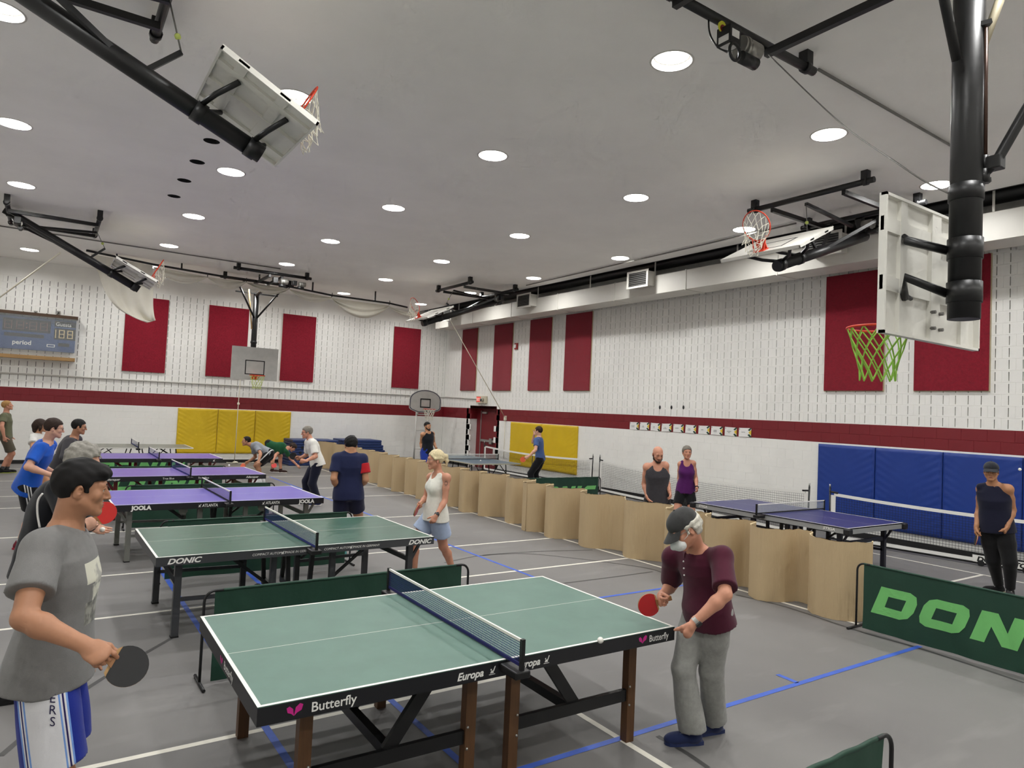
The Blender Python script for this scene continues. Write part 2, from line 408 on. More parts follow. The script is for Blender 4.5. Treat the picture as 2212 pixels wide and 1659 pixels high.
_lo = bpy.data.objects.new('lamp_light', _ld); COL.objects.link(_lo); _lo.parent = lamp0; _lo.location = (0, 0, 0.058)
lamps = [lamp0] + [dup(lamp0, (x, y, ZC), 0) for x, y in LAMPS[1:]]
RN = ['first', 'second', 'third', 'fourth', 'fifth', 'sixth', 'seventh', 'eighth']
CN = ['leftmost', 'second from left', 'middle', 'fourth from left', 'rightmost']
for i, (l, (x, y)) in enumerate(zip(lamps, LAMPS)):
    ci, ri = i // len(LY), i % len(LY)
    l['group'] = 'recessed lights in the ceiling'
    l['label'] = 'round recessed ceiling light, %s column, %s row counted from the scoreboard wall' % (CN[ci], RN[len(LY) - 1 - ri])
for k, h in enumerate(HOLES):
    o = MB().lathe([(0.115, 0), (0.11, .1), (0.001, .1)], n=20).build('ceiling_hole', M_BLACKM, None); o.location = (h[0], h[1], ZC)
    tag(o, 'empty dark round ceiling opening, %s of four counted from the near hoop' % RN[k], 'opening', 'dark openings in the ceiling')
# ---- air duct with registers, hangers and the dark gap above
M_DUCT = mat('duct_paint', (214, 211, 203), 0.5, var=0.05, vscale=1.5)
duct = thing('air_duct', 'long white rectangular air duct along the top of the right wall', 'air duct', (12.3, 10, 5.2))
def dloc(mb, name, m): return mb.build(name, m, duct, world=True)
dloc(MB().box((12.30, YF, 5.24), (12.95, 23.6, 5.70)), 'duct_body', M_DUCT)
for y in np.arange(1.2, 23.6, 2.45):
    dloc(MB().box((12.285, y, 5.225), (12.965, y + 0.03, 5.715)), 'seam_flange', M_DUCT)
    dloc(MB().box((12.292, y + 1.0, 5.70), (12.305, y + 1.035, 6.5)), 'hanger_strap', M_DUCT)
M_GRILLE = mat('grille_grey', (96, 95, 92), 0.5, metal=.3)
for y in (7.4, 12.35, 17.3, 22.25):
    dloc(MB().box((12.04, y - .33, 5.44), (12.30, y + .33, 5.80)), 'outlet_box', M_DUCT)
    fr = dloc(MB().box((12.02, y - .37, 5.40), (12.04, y + .37, 5.45)).box((12.02, y - .37, 5.79), (12.04, y + .37, 5.84)).box((12.02, y - .37, 5.45), (12.04, y - .31, 5.79)).box((12.02, y + .31, 5.45), (12.04, y + .37, 5.79)), 'register_frame', M_DUCT)
    for k in range(7):
        MB().box((12.024, y - .31, 5.465 + k * .047), (12.034, y + .31, 5.487 + k * .047)).build('louvre', M_GRILLE, fr, world=True)
    MB().box((12.036, y - .31, 5.45), (12.0395, y + .31, 5.79)).build('register_back', M_BLACKM, fr, world=True)
o = MB().cyl((12.55, YF, 6.05), (12.55, 23.9, 6.05), 0.16, 14).build('black_pipe', M_BLACK)
tag(o, 'thick black pipe running above the white air duct', 'pipe')
# ================================================================ TABLES
def net_shape(mb, o, u, v, L, Hh, cell, w, sag=None, cellv=None):
    """Square-mesh netting as real flat strands: o corner, u along, v up."""
    o, u, v = V(*o), V(*u), V(*v); n = np.cross(u, v); nx = max(2, int(round(L / cell))); nz = max(2, int(round(Hh / (cellv or cell))))
    drop = (lambda t: 0.0) if sag is None else sag
    def top(t): return Hh - drop(t)
    for i in range(nx + 1):
        t = i / nx; a = o + u * (L * t); b = a + v * top(t)
        mb.add([a - u * w / 2, a + u * w / 2, b + u * w / 2, b - u * w / 2], [(0, 1, 2, 3)])
    seg = 1 if sag is None else 14
    for j in range(nz + 1):
        for k in range(seg):
            t0, t1 = k / seg, (k + 1) / seg
            a = o + u * L * t0 + v * top(t0) * j / nz; b = o + u * L * t1 + v * top(t1) * j / nz
            mb.add([a - v * w / 2, b - v * w / 2, b + v * w / 2, a + v * w / 2], [(0, 1, 2, 3)])
    return mb
M_TT = {
 'green': mat('table_green', (92, 124, 112), 0.42, var=0.08, vscale=5, spec=0.5),
 'green2': mat('table_green_dark', (62, 100, 84), 0.30, var=0.18, vscale=5, spec=0.5, stretch=(.5, 3, 1)),
 'purple': mat('table_purple', (108, 98, 184), 0.34, var=0.04, spec=0.5),
 'violet': mat('table_violet', (108, 86, 168), 0.33, var=0.04, spec=0.5),
 'grey': mat('table_grey_green', (116, 118, 106), 0.35, var=0.1, spec=0.5),
 'navy': mat('table_navy', (38, 42, 104), 0.36, var=0.03, spec=0.5),
 'slate': mat('table_slate', (78, 98, 112), 0.35, var=0.06, spec=0.5)}
M_TW = mat('table_line_white', (238, 236, 228), 0.5)
M_APB = mat('apron_black', (24, 24, 28), 0.45)
M_APG = mat('apron_charcoal', (66, 67, 70), 0.4, metal=.2)
M_APS = mat('apron_silver', (158, 160, 160), 0.4, metal=.2)
M_WOODLEG = mat('leg_brown_wood', (92, 62, 36), 0.5, var=.25, vscale=8, stretch=(6, 6, .6))
M_GREYLEG = mat('leg_grey', (128, 128, 122), 0.4, metal=.3)
M_CHARLEG = mat('leg_charcoal', (70, 71, 74), 0.4, metal=.3)
M_REDLEG = mat('leg_dark_red', (104, 24, 28), 0.45)
M_NAVYLEG = mat('leg_navy', (32, 33, 46), 0.45)
M_LETTER = mat('print_white', (232, 231, 226), 0.6)
M_PINK = mat('print_magenta', (196, 30, 132), 0.6)
M_NETB = mat('net_blue', (34, 44, 120), 0.8)
M_NETK = mat('net_black', (30, 30, 34), 0.8)
M_NETG = mat('net_grey_white', (196, 202, 196), 0.8)
M_STEEL = mat('steel', (170, 170, 166), 0.35, metal=.8)
M_RUBBER = mat('rubber_black', (20, 20, 20), 0.8)
def logo(mb, o, u, v, s):
    """Small figure-and-ball mark printed beside the table names."""
    o, u, v = V(*o), V(*u), V(*v)
    for q in ([(0, 0), (.9, 0), (.9, .08), (0, .08)], [(.15, .18), (.7, .18), (.6, .5), (.3, .5)], [(.55, .4), (.72, .4), (.95, 1.0), (.8, 1.0)], [(.2, .55), (.38, .55), (.38, .72), (.2, .72)]):
        mb.add([o + u * a * s + v * b * s for a, b in q], [(0, 1, 2, 3)])
def make_table(label, loc, rz, top='green', apron=None, ad=0.085, legs='wood', net=M_NETB, prints=(), netcol2=None, half_gap=True, silver=False, group='table tennis tables'):
    t = thing('table_tennis_table', label, 'table', (loc[0], loc[1], 0), rz, group)
    LX2, WY2, ZT = 1.37, 0.7625, 0.76; apron = apron or M_APB
    for s in (-1, 1):
        x0, x1 = (-LX2, -0.002) if s < 0 else (0.002, LX2)
        tp = MB().box((x0 + .001, -WY2 + .001, ZT - .004), (x1 - .001, WY2 - .001, ZT)).build('table_top', M_TT[top], t)
        e = 0.02; ln = MB(); z = ZT + .0008
        xo = -LX2 if s < 0 else LX2 - e
        for a in ((x0, -WY2, x1, -WY2 + e), (x0, WY2 - e, x1, WY2), (xo, -WY2 + e, xo + e, WY2 - e), (x0 + (e if s < 0 else 0), -.0022, x1 - (0 if s < 0 else e), .0022)):
            ln.add([(a[0], a[1], z), (a[2], a[1], z), (a[2], a[3], z), (a[0], a[3], z)], [(0, 1, 2, 3)])
        ln.build('edge_line', M_TW, tp)
        ap = MB()
        ap.box((x0, -WY2, ZT - .004 - .001), (x1, WY2, ZT - .005 + .0005))
        th = .03
        if silver:
            ap2 = MB().box((x0, -WY2 - .004, ZT - .016), (x1, WY2 + .004, ZT - .003)); ap2.build('edge_band', M_NAVYLEG, t)
        ap.box((x0, -WY2, ZT - ad), (x1, -WY2 + th, ZT - .005)); ap.box((x0, WY2 - th, ZT - ad), (x1, WY2, ZT - .005))
        ap.box((x0, -WY2 + th, ZT - ad), (x0 + th, WY2 - th, ZT - .005)); ap.box((x1 - th, -WY2 + th, ZT - ad), (x1, WY2 - th, ZT - .005))
        ap.box((x0 + th, -WY2 + th, ZT - .03), (x1 - th, WY2 - th, ZT - .005))
        ap.build('apron', apron, t)
        if silver:
            for sy in (-1, 1): MB().rbox((s * LX2 - .05, sy * WY2 - .05, ZT - ad - .012), (s * LX2 + .05, sy * WY2 + .05, ZT - .002), .02).build('corner_cap', M_APB, t)
    zb = ZT - ad
    LM = {'wood': M_WOODLEG, 'char': M_CHARLEG, 'grey': M_GREYLEG, 'red': M_REDLEG, 'navy': M_NAVYLEG, 'fold': M_BLACK}[legs]
    if legs == 'wood':
        for s in (-1, 1):
            for sy in (-1, 1):
                for xx in (1.1, .15):
                    lg = MB().box((s * xx - .033, sy * .62 - .03, 0), (s * xx + .033, sy * .62 + .03, zb)).build('leg', LM, t)
                    bl = MB()
                    for zz in (.25, .37): bl.sphere((s * xx + (-.02 if xx > 1 else .02) * s, sy * .652, zz), .008, 8)
                    bl.build('bolt', M_STEEL, lg)
                MB().bar((s * .18, sy * .62, .31), (s * 1.07, sy * .62, .31), .03, .075).build('stretcher', M_BLACK, t)
            MB().bar((s * .62, 0, .33), (s * .36, 0, zb + .02), .05, .08).build('brace', M_BLACK, t)
            MB().bar((s * .62, -.62, .31), (s * .62, .62, .31), .05, .06).build('cross_bar', M_BLACK, t)
            for sy in (-1, 1): MB().bar((s * .64, sy * .60, .33), (s * .38, sy * .60, zb + .01), .03, .075).build('brace', M_BLACK, t)
    elif legs in ('char', 'grey', 'navy', 'red'):
        ox = 1.16 if legs != 'red' else 1.12
        for s in (-1, 1):
            for sy in (-1, 1):
                lg = MB().box((s * ox - .03, sy * .6 - .03, 0.015), (s * ox + .03, sy * .6 + .03, zb)).build('leg', LM, t)
                MB().box((s * ox - .033, sy * .6 - .033, 0), (s * ox + .033, sy * .6 + .033, .015)).build('foot_cap', M_RUBBER, lg)
                ix = .3 if legs != 'red' else .42
                MB().box((s * ix - .028, sy * .56 - .026, 0.0), (s * ix + .028, sy * .56 + .026, zb)).build('leg', LM, t)
                if legs == 'grey': MB().prism([(-.06, 0), (.06, 0), (.055, -.06), (.03, -.1), (-.03, -.1), (-.055, -.06)], (s * .52, sy * .5835, zb), (1, 0, 0), (0, 0, 1), (0, sy, 0), .01).build('gusset_plate', LM, t)
                MB().bar((s * ix, sy * .58, .31), (s * ox, sy * .58, .33), .02, .035).build('stretcher', LM if legs != 'char' else M_CHARLEG, t)
                MB().bar((s * (ox + .13), sy * .6, zb), (s * ox, sy * .6, zb - .22), .02, .03).build('brace', LM, t)
                MB().bar((s * (ix + .42), sy * .5, zb), (s * (ix + .02), sy * .5, .36), .018, .03).build('brace', M_BLACK if legs != 'red' else LM, t)
            MB().bar((s * ox, -.57, .5), (s * ox, .57, .5), .03, .05).build('cross_bar', LM, t)
        if legs != 'red':
            uc = MB().bar((-.1, -.45, .16), (-.1, .45, .16), .05, .06).bar((.1, -.45, .16), (.1, .45, .16), .05, .06)
            for sx in (-.1, .1):
                for sy in (-.45, .45): uc.bar((sx, sy, .14), (sx * 1.3, sy, zb), .04)
            uc.build('undercarriage', M_BLACK, t)
            for sx in (-.16, .16):
                for sy in (-.45, .45): MB().cyl((sx, sy - .015, .065), (sx, sy + .015, .065), .065, 16).build('wheel', M_RUBBER, t)
    else:
        for s in (-1, 1):
            for sy in (-1, 1):
                MB().cyl((s * 1.05, sy * .55, 0), (s * .95, sy * .55, zb), .014, 8).build('leg', M_BLACK, t)
                MB().cyl((s * .3, sy * .5, 0), (s * .12, sy * .5, zb), .014, 8).build('leg', M_BLACK, t)
                MB().cyl((s * .12, sy * .5, .1), (s * .72, sy * .5, zb), .011, 8).build('brace', M_BLACK, t)
                MB().cyl((s * .98, sy * .55, .45), (s * .55, sy * .55, zb), .011, 8).build('brace', M_BLACK, t)
            MB().cyl((s * 1.02, -.55, .3), (s * 1.02, .55, .3), .012, 8).build('cross_bar', M_BLACK, t)
    # net with posts, tape and clamps
    nw = .915
    nm = net_shape(MB(), (0, -nw, ZT + .012), (0, 1, 0), (0, 0, 1), 2 * nw, .135, .0135, .0034).build('net', net, t)
    MB().box((-.006, -nw, ZT + .140), (.006, nw, ZT + .155)).build('net_tape', M_TW, nm)
    MB().box((-.003, -nw, ZT + .004), (.003, nw, ZT + .022)).build('net_hem', netcol2 or net, nm)
    for sy in (-1, 1):
        ps = MB().box((-.012, sy * nw - .01, ZT - .05), (.012, sy * nw + .01, ZT + .158)).build('net_post', M_BLACK if net is not M_NETG else M_BLACK, t)
        MB().rbox((-.05, min(sy * (WY2 - .05), sy * (nw + .02)), ZT - .055), (.05, max(sy * (WY2 - .05), sy * (nw + .02)), ZT - ad * .1 - .012) if False else (.05, max(sy * (WY2 + .003), sy * (nw + .02)), ZT - .012), .008).build('net_clamp', M_BLACK, ps)
    # printed lettering on the side facing the near edge (local -y) and the left end
    for (kind, s_, x, h, kw) in prints:
        L = MB(); K = MB()
        zmid = ZT - ad / 2 - h / 2 - .002
        if kind == 'side': lettering(L, s_, h, (x, -WY2 - .0015 - (.004 if silver else 0), zmid), (1, 0, 0), (0, 0, 1), **kw)
        if kind == 'logo': logo(L, (x, -WY2 - .0015, zmid), (1, 0, 0), (0, 0, 1), h)
        if kind == 'end': lettering(L, s_, h, (-LX2 - .0015, x, zmid), (0, -1, 0), (0, 0, 1), **kw)
        if kind == 'wing':
            for sg in (-1, 1):
                P = [(0, 0), (sg * .35, .25), (sg * .8, .4), (sg * .95, .85), (sg * .6, 1.0), (sg * .15, .7)]
                if sg > 0: P = [(a * 1.15, b * 1.15) for a, b in P]
                K.add([(x + a * h * .8, -WY2 - .0015, zmid + b * h) for a, b in P], [tuple(range(6)) if sg > 0 else tuple(range(6))[::-1]])
        if kind == 'wing_end':
            for sg in (-1, 1):
                P = [(0, 0), (sg * .35, .25), (sg * .8, .4), (sg * .95, .85), (sg * .6, 1.0), (sg * .15, .7)]
                K.add([(-LX2 - .0015, x - a * h * .8, zmid + b * h) for a, b in P], [tuple(range(6)) if sg > 0 else tuple(range(6))[::-1]])
        if L.v: tag(L.build('lettering' if kind != 'logo' else 'printed_mark', M_LETTER, t), 'white printed lettering' if kind != 'logo' else 'small white printed mark')
        if K.v: K.build('printed_mark', M_PINK, t)['label'] = 'magenta two-winged mark'
    return t
B = dict(bold=.03)
T1 = make_table('nearest green-topped table tennis table with thick black apron and brown wooden legs', (2.263, 4.014), math.radians(-.64), 'green', M_APB, .09, 'wood', M_NETB,
    [('wing', '', -1.20, .048, {}), ('side', 'Butterfly', -1.12, .045, dict(bold=.012)), ('side', 'Europa', -.32, .04, dict(bold=.03, shear=.25)), ('logo', '', -.115, .045, {}),
     ('side', 'Europa', .07, .04, dict(bold=.03, shear=.25)), ('logo', '', .265, .045, {}), ('wing', '', 1.07, .045, {}), ('side', 'Butterfly', 1.13, .042, dict(bold=.012, xscale=.85)),
     ('wing_end', '', .05, .045, {}), ('end', 'Butterfly', -.02, .045, dict(bold=.012))], netcol2=mat('net_hem_navy', (22, 24, 92), .7))
T2 = make_table('green-topped table tennis table with charcoal apron and charcoal metal legs', (2.2286, 7.452), math.radians(.69), 'green2', M_APG, .08, 'char', M_NETB,
    [('side', 'DONIC', -1.28, .045, dict(bold=.035, shear=.3, xscale=1.25)), ('side', 'COMPACT AUTOMAT', -.56, .022, dict(shear=.15)), ('logo', '', -.29, .03, {}), ('side', 'MADE IN GERMANY', -.25, .022, dict(shear=.15)),
     ('side', 'COMPACT AUTOMAT', .13, .022, dict(shear=.15)), ('logo', '', .40, .03, {}), ('side', 'MADE IN GERMANY', .44, .022, dict(shear=.15)), ('side', 'DONIC', 1.06, .045, dict(bold=.035, shear=.3, xscale=1.25))])
T3 = make_table('purple-topped table tennis table with black net and grey metal legs', (2.122, 10.77), math.radians(1.3), 'purple', M_APB, .085, 'grey', M_NETK,
    [('side', 'JOOLA', -1.16, .05, dict(bold=.06)), ('logo', '', -.37, .04, {}), ('side', 'ATLANTA', -.32, .038, dict(bold=.015, shear=.15, xscale=.8)), ('logo', '', .47, .04, {}), ('side', 'ATLANTA', .52, .038, dict(bold=.015, shear=.15, xscale=.8)), ('side', 'JOOLA', 1.0, .05, dict(bold=.06))])
T4 = make_table('violet-topped table tennis table with blue net and dark red legs, third from the back wall', (2.16, 14.19), math.radians(1.99), 'violet', M_APB, .085, 'red', M_NETB,
    [('side', 'True Blue', -.42, .032, dict(bold=.01)), ('side', 'True Blue', .16, .032, dict(bold=.01)), ('side', 'Adlersquer', 1.0, .034, dict(bold=.02, shear=.2)), ('side', 'Adlersquer', -1.3, .034, dict(bold=.02, shear=.2))])
T5 = make_table('violet-topped table tennis table with dark red legs, standing before the grey folding table', (2.138, 17.906), math.radians(.06), 'violet', M_APB, .085, 'red', M_NETB,
    [('logo', '', 1.15, .05, {}), ('logo', '', -1.25, .05, {})])
c6 = (gz(418, 967.7, .76) + gz(399, 960, .76)) / 2
T6 = make_table('thin grey-green folding table tennis table beside the yellow wall pads', (c6[0] - 1.37, c6[1]), 0, 'grey', M_TW, .022, 'fold', M_NETB)
T7 = make_table('navy-topped table tennis table with silver apron and pale net before the blue wall pads', (10.0425, 6.593), math.radians(-90), 'navy', M_APS, .085, 'navy', M_NETG,
    [('side', 'STIGA', -1.25, .038, dict(bold=.03, shear=.25, xscale=1.2)), ('side', 'STIGA', 1.0, .038, dict(bold=.03, shear=.25, xscale=1.2))], silver=True, netcol2=M_NETK)
T8 = make_table('thin slate-topped folding table tennis table in front of the red door', (10.06, 16.72), math.radians(-90), 'slate', mat('apron_beige', (176, 172, 150), .5), .03, 'fold', M_NETG, netcol2=M_NETK)
# ================================================================ CLOTH SURROUNDS
M_CLOTH = mat('surround_dark_green', (22, 62, 46), 0.6, var=.15, vscale=3, bump=.3, bscale=5)
M_CLOTHP = mat('surround_print_green', (118, 196, 112), 0.6, var=.08, vscale=3)
def donic_letters(mb, o, u, v, n, h):
    """Heavy slanted block letters D O N I C as flat shapes; o baseline start."""
    o, u, v, n = V(*o), V(*u), V(*v), V(*n); sh = .35
    def P(x, y): return o + n * .002 + u * ((x + sh * y) * h) + v * (y * h)
    def ring(x0, w, chl, chr_):
        t = .3; x1 = x0 + w
        def loop(a, b, c, d, l, r): return [(a + l, c), (b - r, c), (b - r * .3, c + r * .3), (b, c + r), (b, d - r), (b - r * .3, d - r * .3), (b - r, d), (a + l, d), (a + l * .3, d - l * .3), (a, d - l), (a, c + l), (a + l * .3, c + l * .3)]
        A = loop(x0, x1, 0, 1, chl, chr_); I = loop(x0 + t * 1.25, x1 - t * 1.25, t, 1 - t, .001, .001); k = len(A)
        mb.add([P(*q) for q in A] + [P(*q) for q in I], [(i, (i + 1) % k, k + (i + 1) % k, k + i) for i in range(k)])
    ring(0, 1.35, .001, .34); ring(1.55, 1.4, .3, .3)
    x = 3.2
    mb.add([P(x, 0), P(x + .42, 0), P(x + .42, .55), P(x, 1), P(x + .45, 1)], [(0, 1, 2, 4, 3)]); mb.add([P(x + .42, .55), P(x + .9, 0), P(x + 1.33, 0), P(x + .9, .45), P(x + .45, 1)], [(0, 1, 3, 4)])
    mb.add([P(x + .9, 0), P(x + 1.33, 0), P(x + 1.33, 1), P(x + .9, 1)], [(0, 1, 2, 3)])
    x = 4.75; mb.add([P(x, 0), P(x + .42, 0), P(x + .42, 1), P(x, 1)], [(0, 1, 2, 3)])
    x = 5.4; t = .3
    mb.add([P(x + .3, 0), P(x + 1.25, 0), P(x + 1.25, t), P(x + .4, t)], [(0, 1, 2, 3)]); mb.add([P(x + .4, 1 - t), P(x + 1.25, 1 - t), P(x + 1.25, 1), P(x + .3, 1)], [(0, 1, 2, 3)])
    mb.add([P(x, .3), P(x + .3, 0), P(x + .4, t), P(x + .4, 1 - t), P(x + .3, 1), P(x, .7)], [(0, 1, 2, 3, 4, 5)])
    return mb
def make_surround(label, a, b, print_side=0, seed=1, h=.7):
    """Cloth barrier on two bent tube ends from a to b (floor points); lettering on side -1 / +1."""
    a, b = V(*a), V(*b); c = (a + b) / 2; rz = math.atan2(b[1] - a[1], b[0] - a[0]); L = np.linalg.norm(b - a); rng = np.random.RandomState(seed)
    t = thing('barrier_screen', label, 'barrier', (c[0], c[1], 0), rz, 'cloth barrier screens')
    x0, x1 = -L / 2 + .075, L / 2 - .075; nx, nz = 44, 9
    ph = rng.rand(4) * 6
    def off(x, z): return .012 * (1 - z / h) * (math.sin(5 * x + ph[0]) + .7 * math.sin(11 * x + ph[1] + 4 * z)) + .004 * math.sin(23 * x + ph[2] + 9 * z)
    G = [[(x, off(x, z), z + .02) for x in np.linspace(x0, x1, nx)] for z in np.linspace(0, h - .02, nz)]
    cl = MB().sheet(G, .004).build('cloth', M_CLOTH, t)
    MB().tube([(x, off(x, h - .02), h) for x in np.linspace(x0, x1, 20)], .011, 8).build('hem_sleeve', M_CLOTH, cl)
    for s in (-1, 1):
        xe = s * (L / 2)
        P = [(xe, 0, .02)] + [(xe, 0, h - .08)] + [(xe - s * .075 * (1 - math.cos(q)), 0, h - .08 + .08 * math.sin(q)) for q in np.linspace(.3, math.pi / 2, 5)] + [(xe - s * .14, 0, h)]
        po = MB().tube(P, .011, 8).build('end_post', M_BLACK, t)
        MB().cyl((xe, -.17, .015), (xe, .17, .015), .013, 8).build('foot', M_BLACK, po)
    if print_side:
        lt = MB(); hh = h * .42; w = 6.9 * hh
        donic_letters(lt, (-w / 2 * 1.0, 0, h * .30) if print_side < 0 else (w / 2, 0, h * .30), (1 if print_side < 0 else -1, 0, 0), (0, 0, 1), (0, -.022 if print_side < 0 else .022, 0), hh)
        # let the print follow the cloth
        lt.v = [(x, off(x, z) + (-.004 if print_side < 0 else .004), z) for x, y, z in lt.v]
        # subdivide along the cloth so that it does not cut through
        bm = bmesh.new(); vs = [bm.verts.new(p) for p in lt.v]
        for f in lt.f: bm.faces.new([vs[i] for i in f])
        bmesh.ops.triangulate(bm, faces=bm.faces[:]); bmesh.ops.subdivide_edges(bm, edges=[e for e in bm.edges if e.calc_length() > .06], cuts=3, use_grid_fill=True)
        bmesh.ops.triangulate(bm, faces=bm.faces[:])
        for v_ in bm.verts: v_.co.y = off(v_.co.x, v_.co.z) + (-.0045 if print_side < 0 else .0045)
        bm.verts.ensure_lookup_table(); l2 = MB().add([v_.co[:] for v_ in bm.verts], [[v_.index for v_ in f.verts] for f in bm.faces]); bm.free()
        l2.build('lettering', M_CLOTHP, cl)['label'] = 'pale green block lettering'
    return t
make_surround('dark green barrier screen with large pale green lettering beside the end of the cardboard wall', (7.40, 4.05), (7.40, 1.70), -1, 1)
make_surround('dark green barrier screen end with black hooped post at bottom right, nearest the camera', (1.15, 1.70), (3.49, 1.72), 0, 2)
make_surround('plain dark green barrier screen standing behind the nearest green table', (1.08, 5.62), (3.42, 5.64), 0, 3)
make_surround('plain dark green barrier screen standing between the green table and the purple table', (1.19, 8.95), (3.54, 8.97), 0, 4)
make_surround('plain dark green barrier screen standing just behind the purple table with black net', (1.13, 12.58), (3.47, 12.55), 0, 5)
make_surround('dark green barrier screen with pale lettering seen under the nearer violet table', (.98, 15.85), (3.34, 15.9), -1, 6)
make_surround('dark green barrier screen with pale lettering seen under the farther violet table', (.85, 19.4), (3.19, 19.4), -1, 7)
make_surround('dark green lettered barrier screen standing behind the middle of the cardboard wall', (8.70, 12.35), (11.05, 12.33), -1, 8)
# ================================================================ CARDBOARD WALL
M_CARD = mat('cardboard', (188, 165, 128), 0.75, var=.06, vscale=2.5, bump=.25, bscale=120, stretch=(1, 1, .06))
M_CARDE = mat('cardboard_torn_edge', (212, 192, 152), 0.85, var=.15, vscale=20)
def cardboard(label, pts, H, seed, n=9):
    rng = np.random.RandomState(seed)
    P = catmull([(*p, 0) for p in pts], n); m = len(P); nz = 8
    c = P[m // 2]
    t = thing('cardboard_barrier', label, 'barrier', (c[0], c[1], 0), 0, 'standing corrugated cardboard barriers')
    jag = np.convolve(rng.randn(m + 8), np.ones(3) / 3, 'same')[4:-4] * .007; jb = np.abs(np.convolve(rng.randn(m + 8), np.ones(3) / 3, 'same')[4:-4]) * .006
    G = [[(p[0] - c[0], p[1] - c[1], jb[i] * (1 - f) + f * (H + jag[i])) for i, p in enumerate(P)] for f in np.linspace(0, 1, nz)]
    sh = MB().sheet(G, .007).build('sheet', M_CARD, t)
    E_ = MB()
    for i in range(m - 1):
        a, b = V(*G[-1][i]), V(*G[-1][i + 1]); d = b - a; nn = V(-d[1], d[0], 0); nn /= np.linalg.norm(nn) + 1e-9
        w = .0045 + rng.rand() * .003; up = V(0, 0, .006 * rng.rand() + .002)
        E_.add([a - nn * w, b - nn * w, b + nn * w + up, a + nn * w + up, a - nn * w + V(0, 0, -.012), b - nn * w + V(0, 0, -.012)], [(0, 1, 2, 3), (4, 5, 1, 0)])
        a2, b2 = V(*G[0][i]) + V(0, 0, .004), V(*G[0][i + 1]) + V(0, 0, .004)
        E_.add([a2 - nn * w, b2 - nn * w, b2 - nn * w * 1.6 + V(0, 0, -.003), a2 - nn * w * 1.6 + V(0, 0, -.003)], [(0, 1, 2, 3)])
    E_.build('torn_edge', M_CARDE, sh)
    return t
def wave(Ls, Rs, first='L'):
    out = []
    for i, l in enumerate(Ls):
        out.append(l)
        if i < len(Rs): out.append(Rs[i])
    return out
HC = .88
cardboard('nearest stretch of wavy brown cardboard barrier ending beside the lettered screen', [(7.86, 4.14), (7.78, 4.10), (7.62, 4.16), (7.46, 4.30), (7.42, 4.54), (7.56, 4.72), (7.74, 4.80), (7.74, 4.98), (7.50, 5.07), (7.335, 5.23), (7.46, 5.47), (7.72, 5.58), (7.74, 5.76), (7.52, 5.84), (7.40, 5.98), (7.50, 6.22), (7.76, 6.34)], HC, 1)
cardboard('middle stretch of wavy brown cardboard barrier behind the man in maroon', [(7.76, 6.36), (7.66, 6.52), (7.44, 6.68), (7.43, 6.88), (7.66, 6.98), (7.84, 7.14), (7.72, 7.42), (7.55, 7.62), (7.54, 7.79), (7.68, 7.98), (7.80, 8.12), (7.72, 8.34), (7.50, 8.48), (7.42, 8.62), (7.52, 8.88), (7.80, 9.04), (7.78, 9.2), (7.5, 9.34), (7.37, 9.49), (7.46, 9.76), (7.70, 9.86), (7.74, 9.98), (7.5, 10.04), (7.35, 10.17)], HC, 2)
cardboard('stretch of wavy brown cardboard barrier behind the woman in white', [(7.35, 10.19), (7.42, 10.40), (7.72, 10.52), (7.88, 10.66), (7.76, 10.86), (7.58, 10.95), (7.54, 11.05), (7.64, 11.3), (7.86, 11.52), (7.86, 11.7), (7.6, 11.84), (7.456, 11.98), (7.56, 12.16), (7.76, 12.22), (7.76, 12.36), (7.5, 12.44), (7.374, 12.55), (7.48, 12.86), (7.78, 13.0), (7.80, 13.16), (7.52, 13.3), (7.40, 13.46), (7.5, 13.8), (7.76, 13.94), (7.74, 14.12), (7.5, 14.3), (7.385, 14.74)], HC, 3)
cardboard('far stretch of wavy brown cardboard barrier beside the man in navy', [(7.39, 14.76), (7.72, 15.0), (7.76, 15.2), (7.48, 15.57), (7.74, 15.75), (7.74, 15.9), (7.385, 16.13), (7.70, 16.5), (7.78, 16.7), (7.5, 17.0), (7.5, 17.28), (7.84, 17.5), (7.84, 17.75), (7.55, 18.17), (7.85, 18.4), (7.84, 18.7), (7.56, 19.0)], HC, 4)
cardboard('farthest stretch of brown cardboard barrier before the stacked blue mats', [(7.56, 19.03), (7.86, 19.4), (7.84, 19.8), (7.58, 20.1), (7.88, 20.5), (7.86, 20.9), (7.66, 21.27), (7.9, 21.7), (7.88, 22.1), (7.6, 22.5), (7.5, 22.9)], HC, 5)
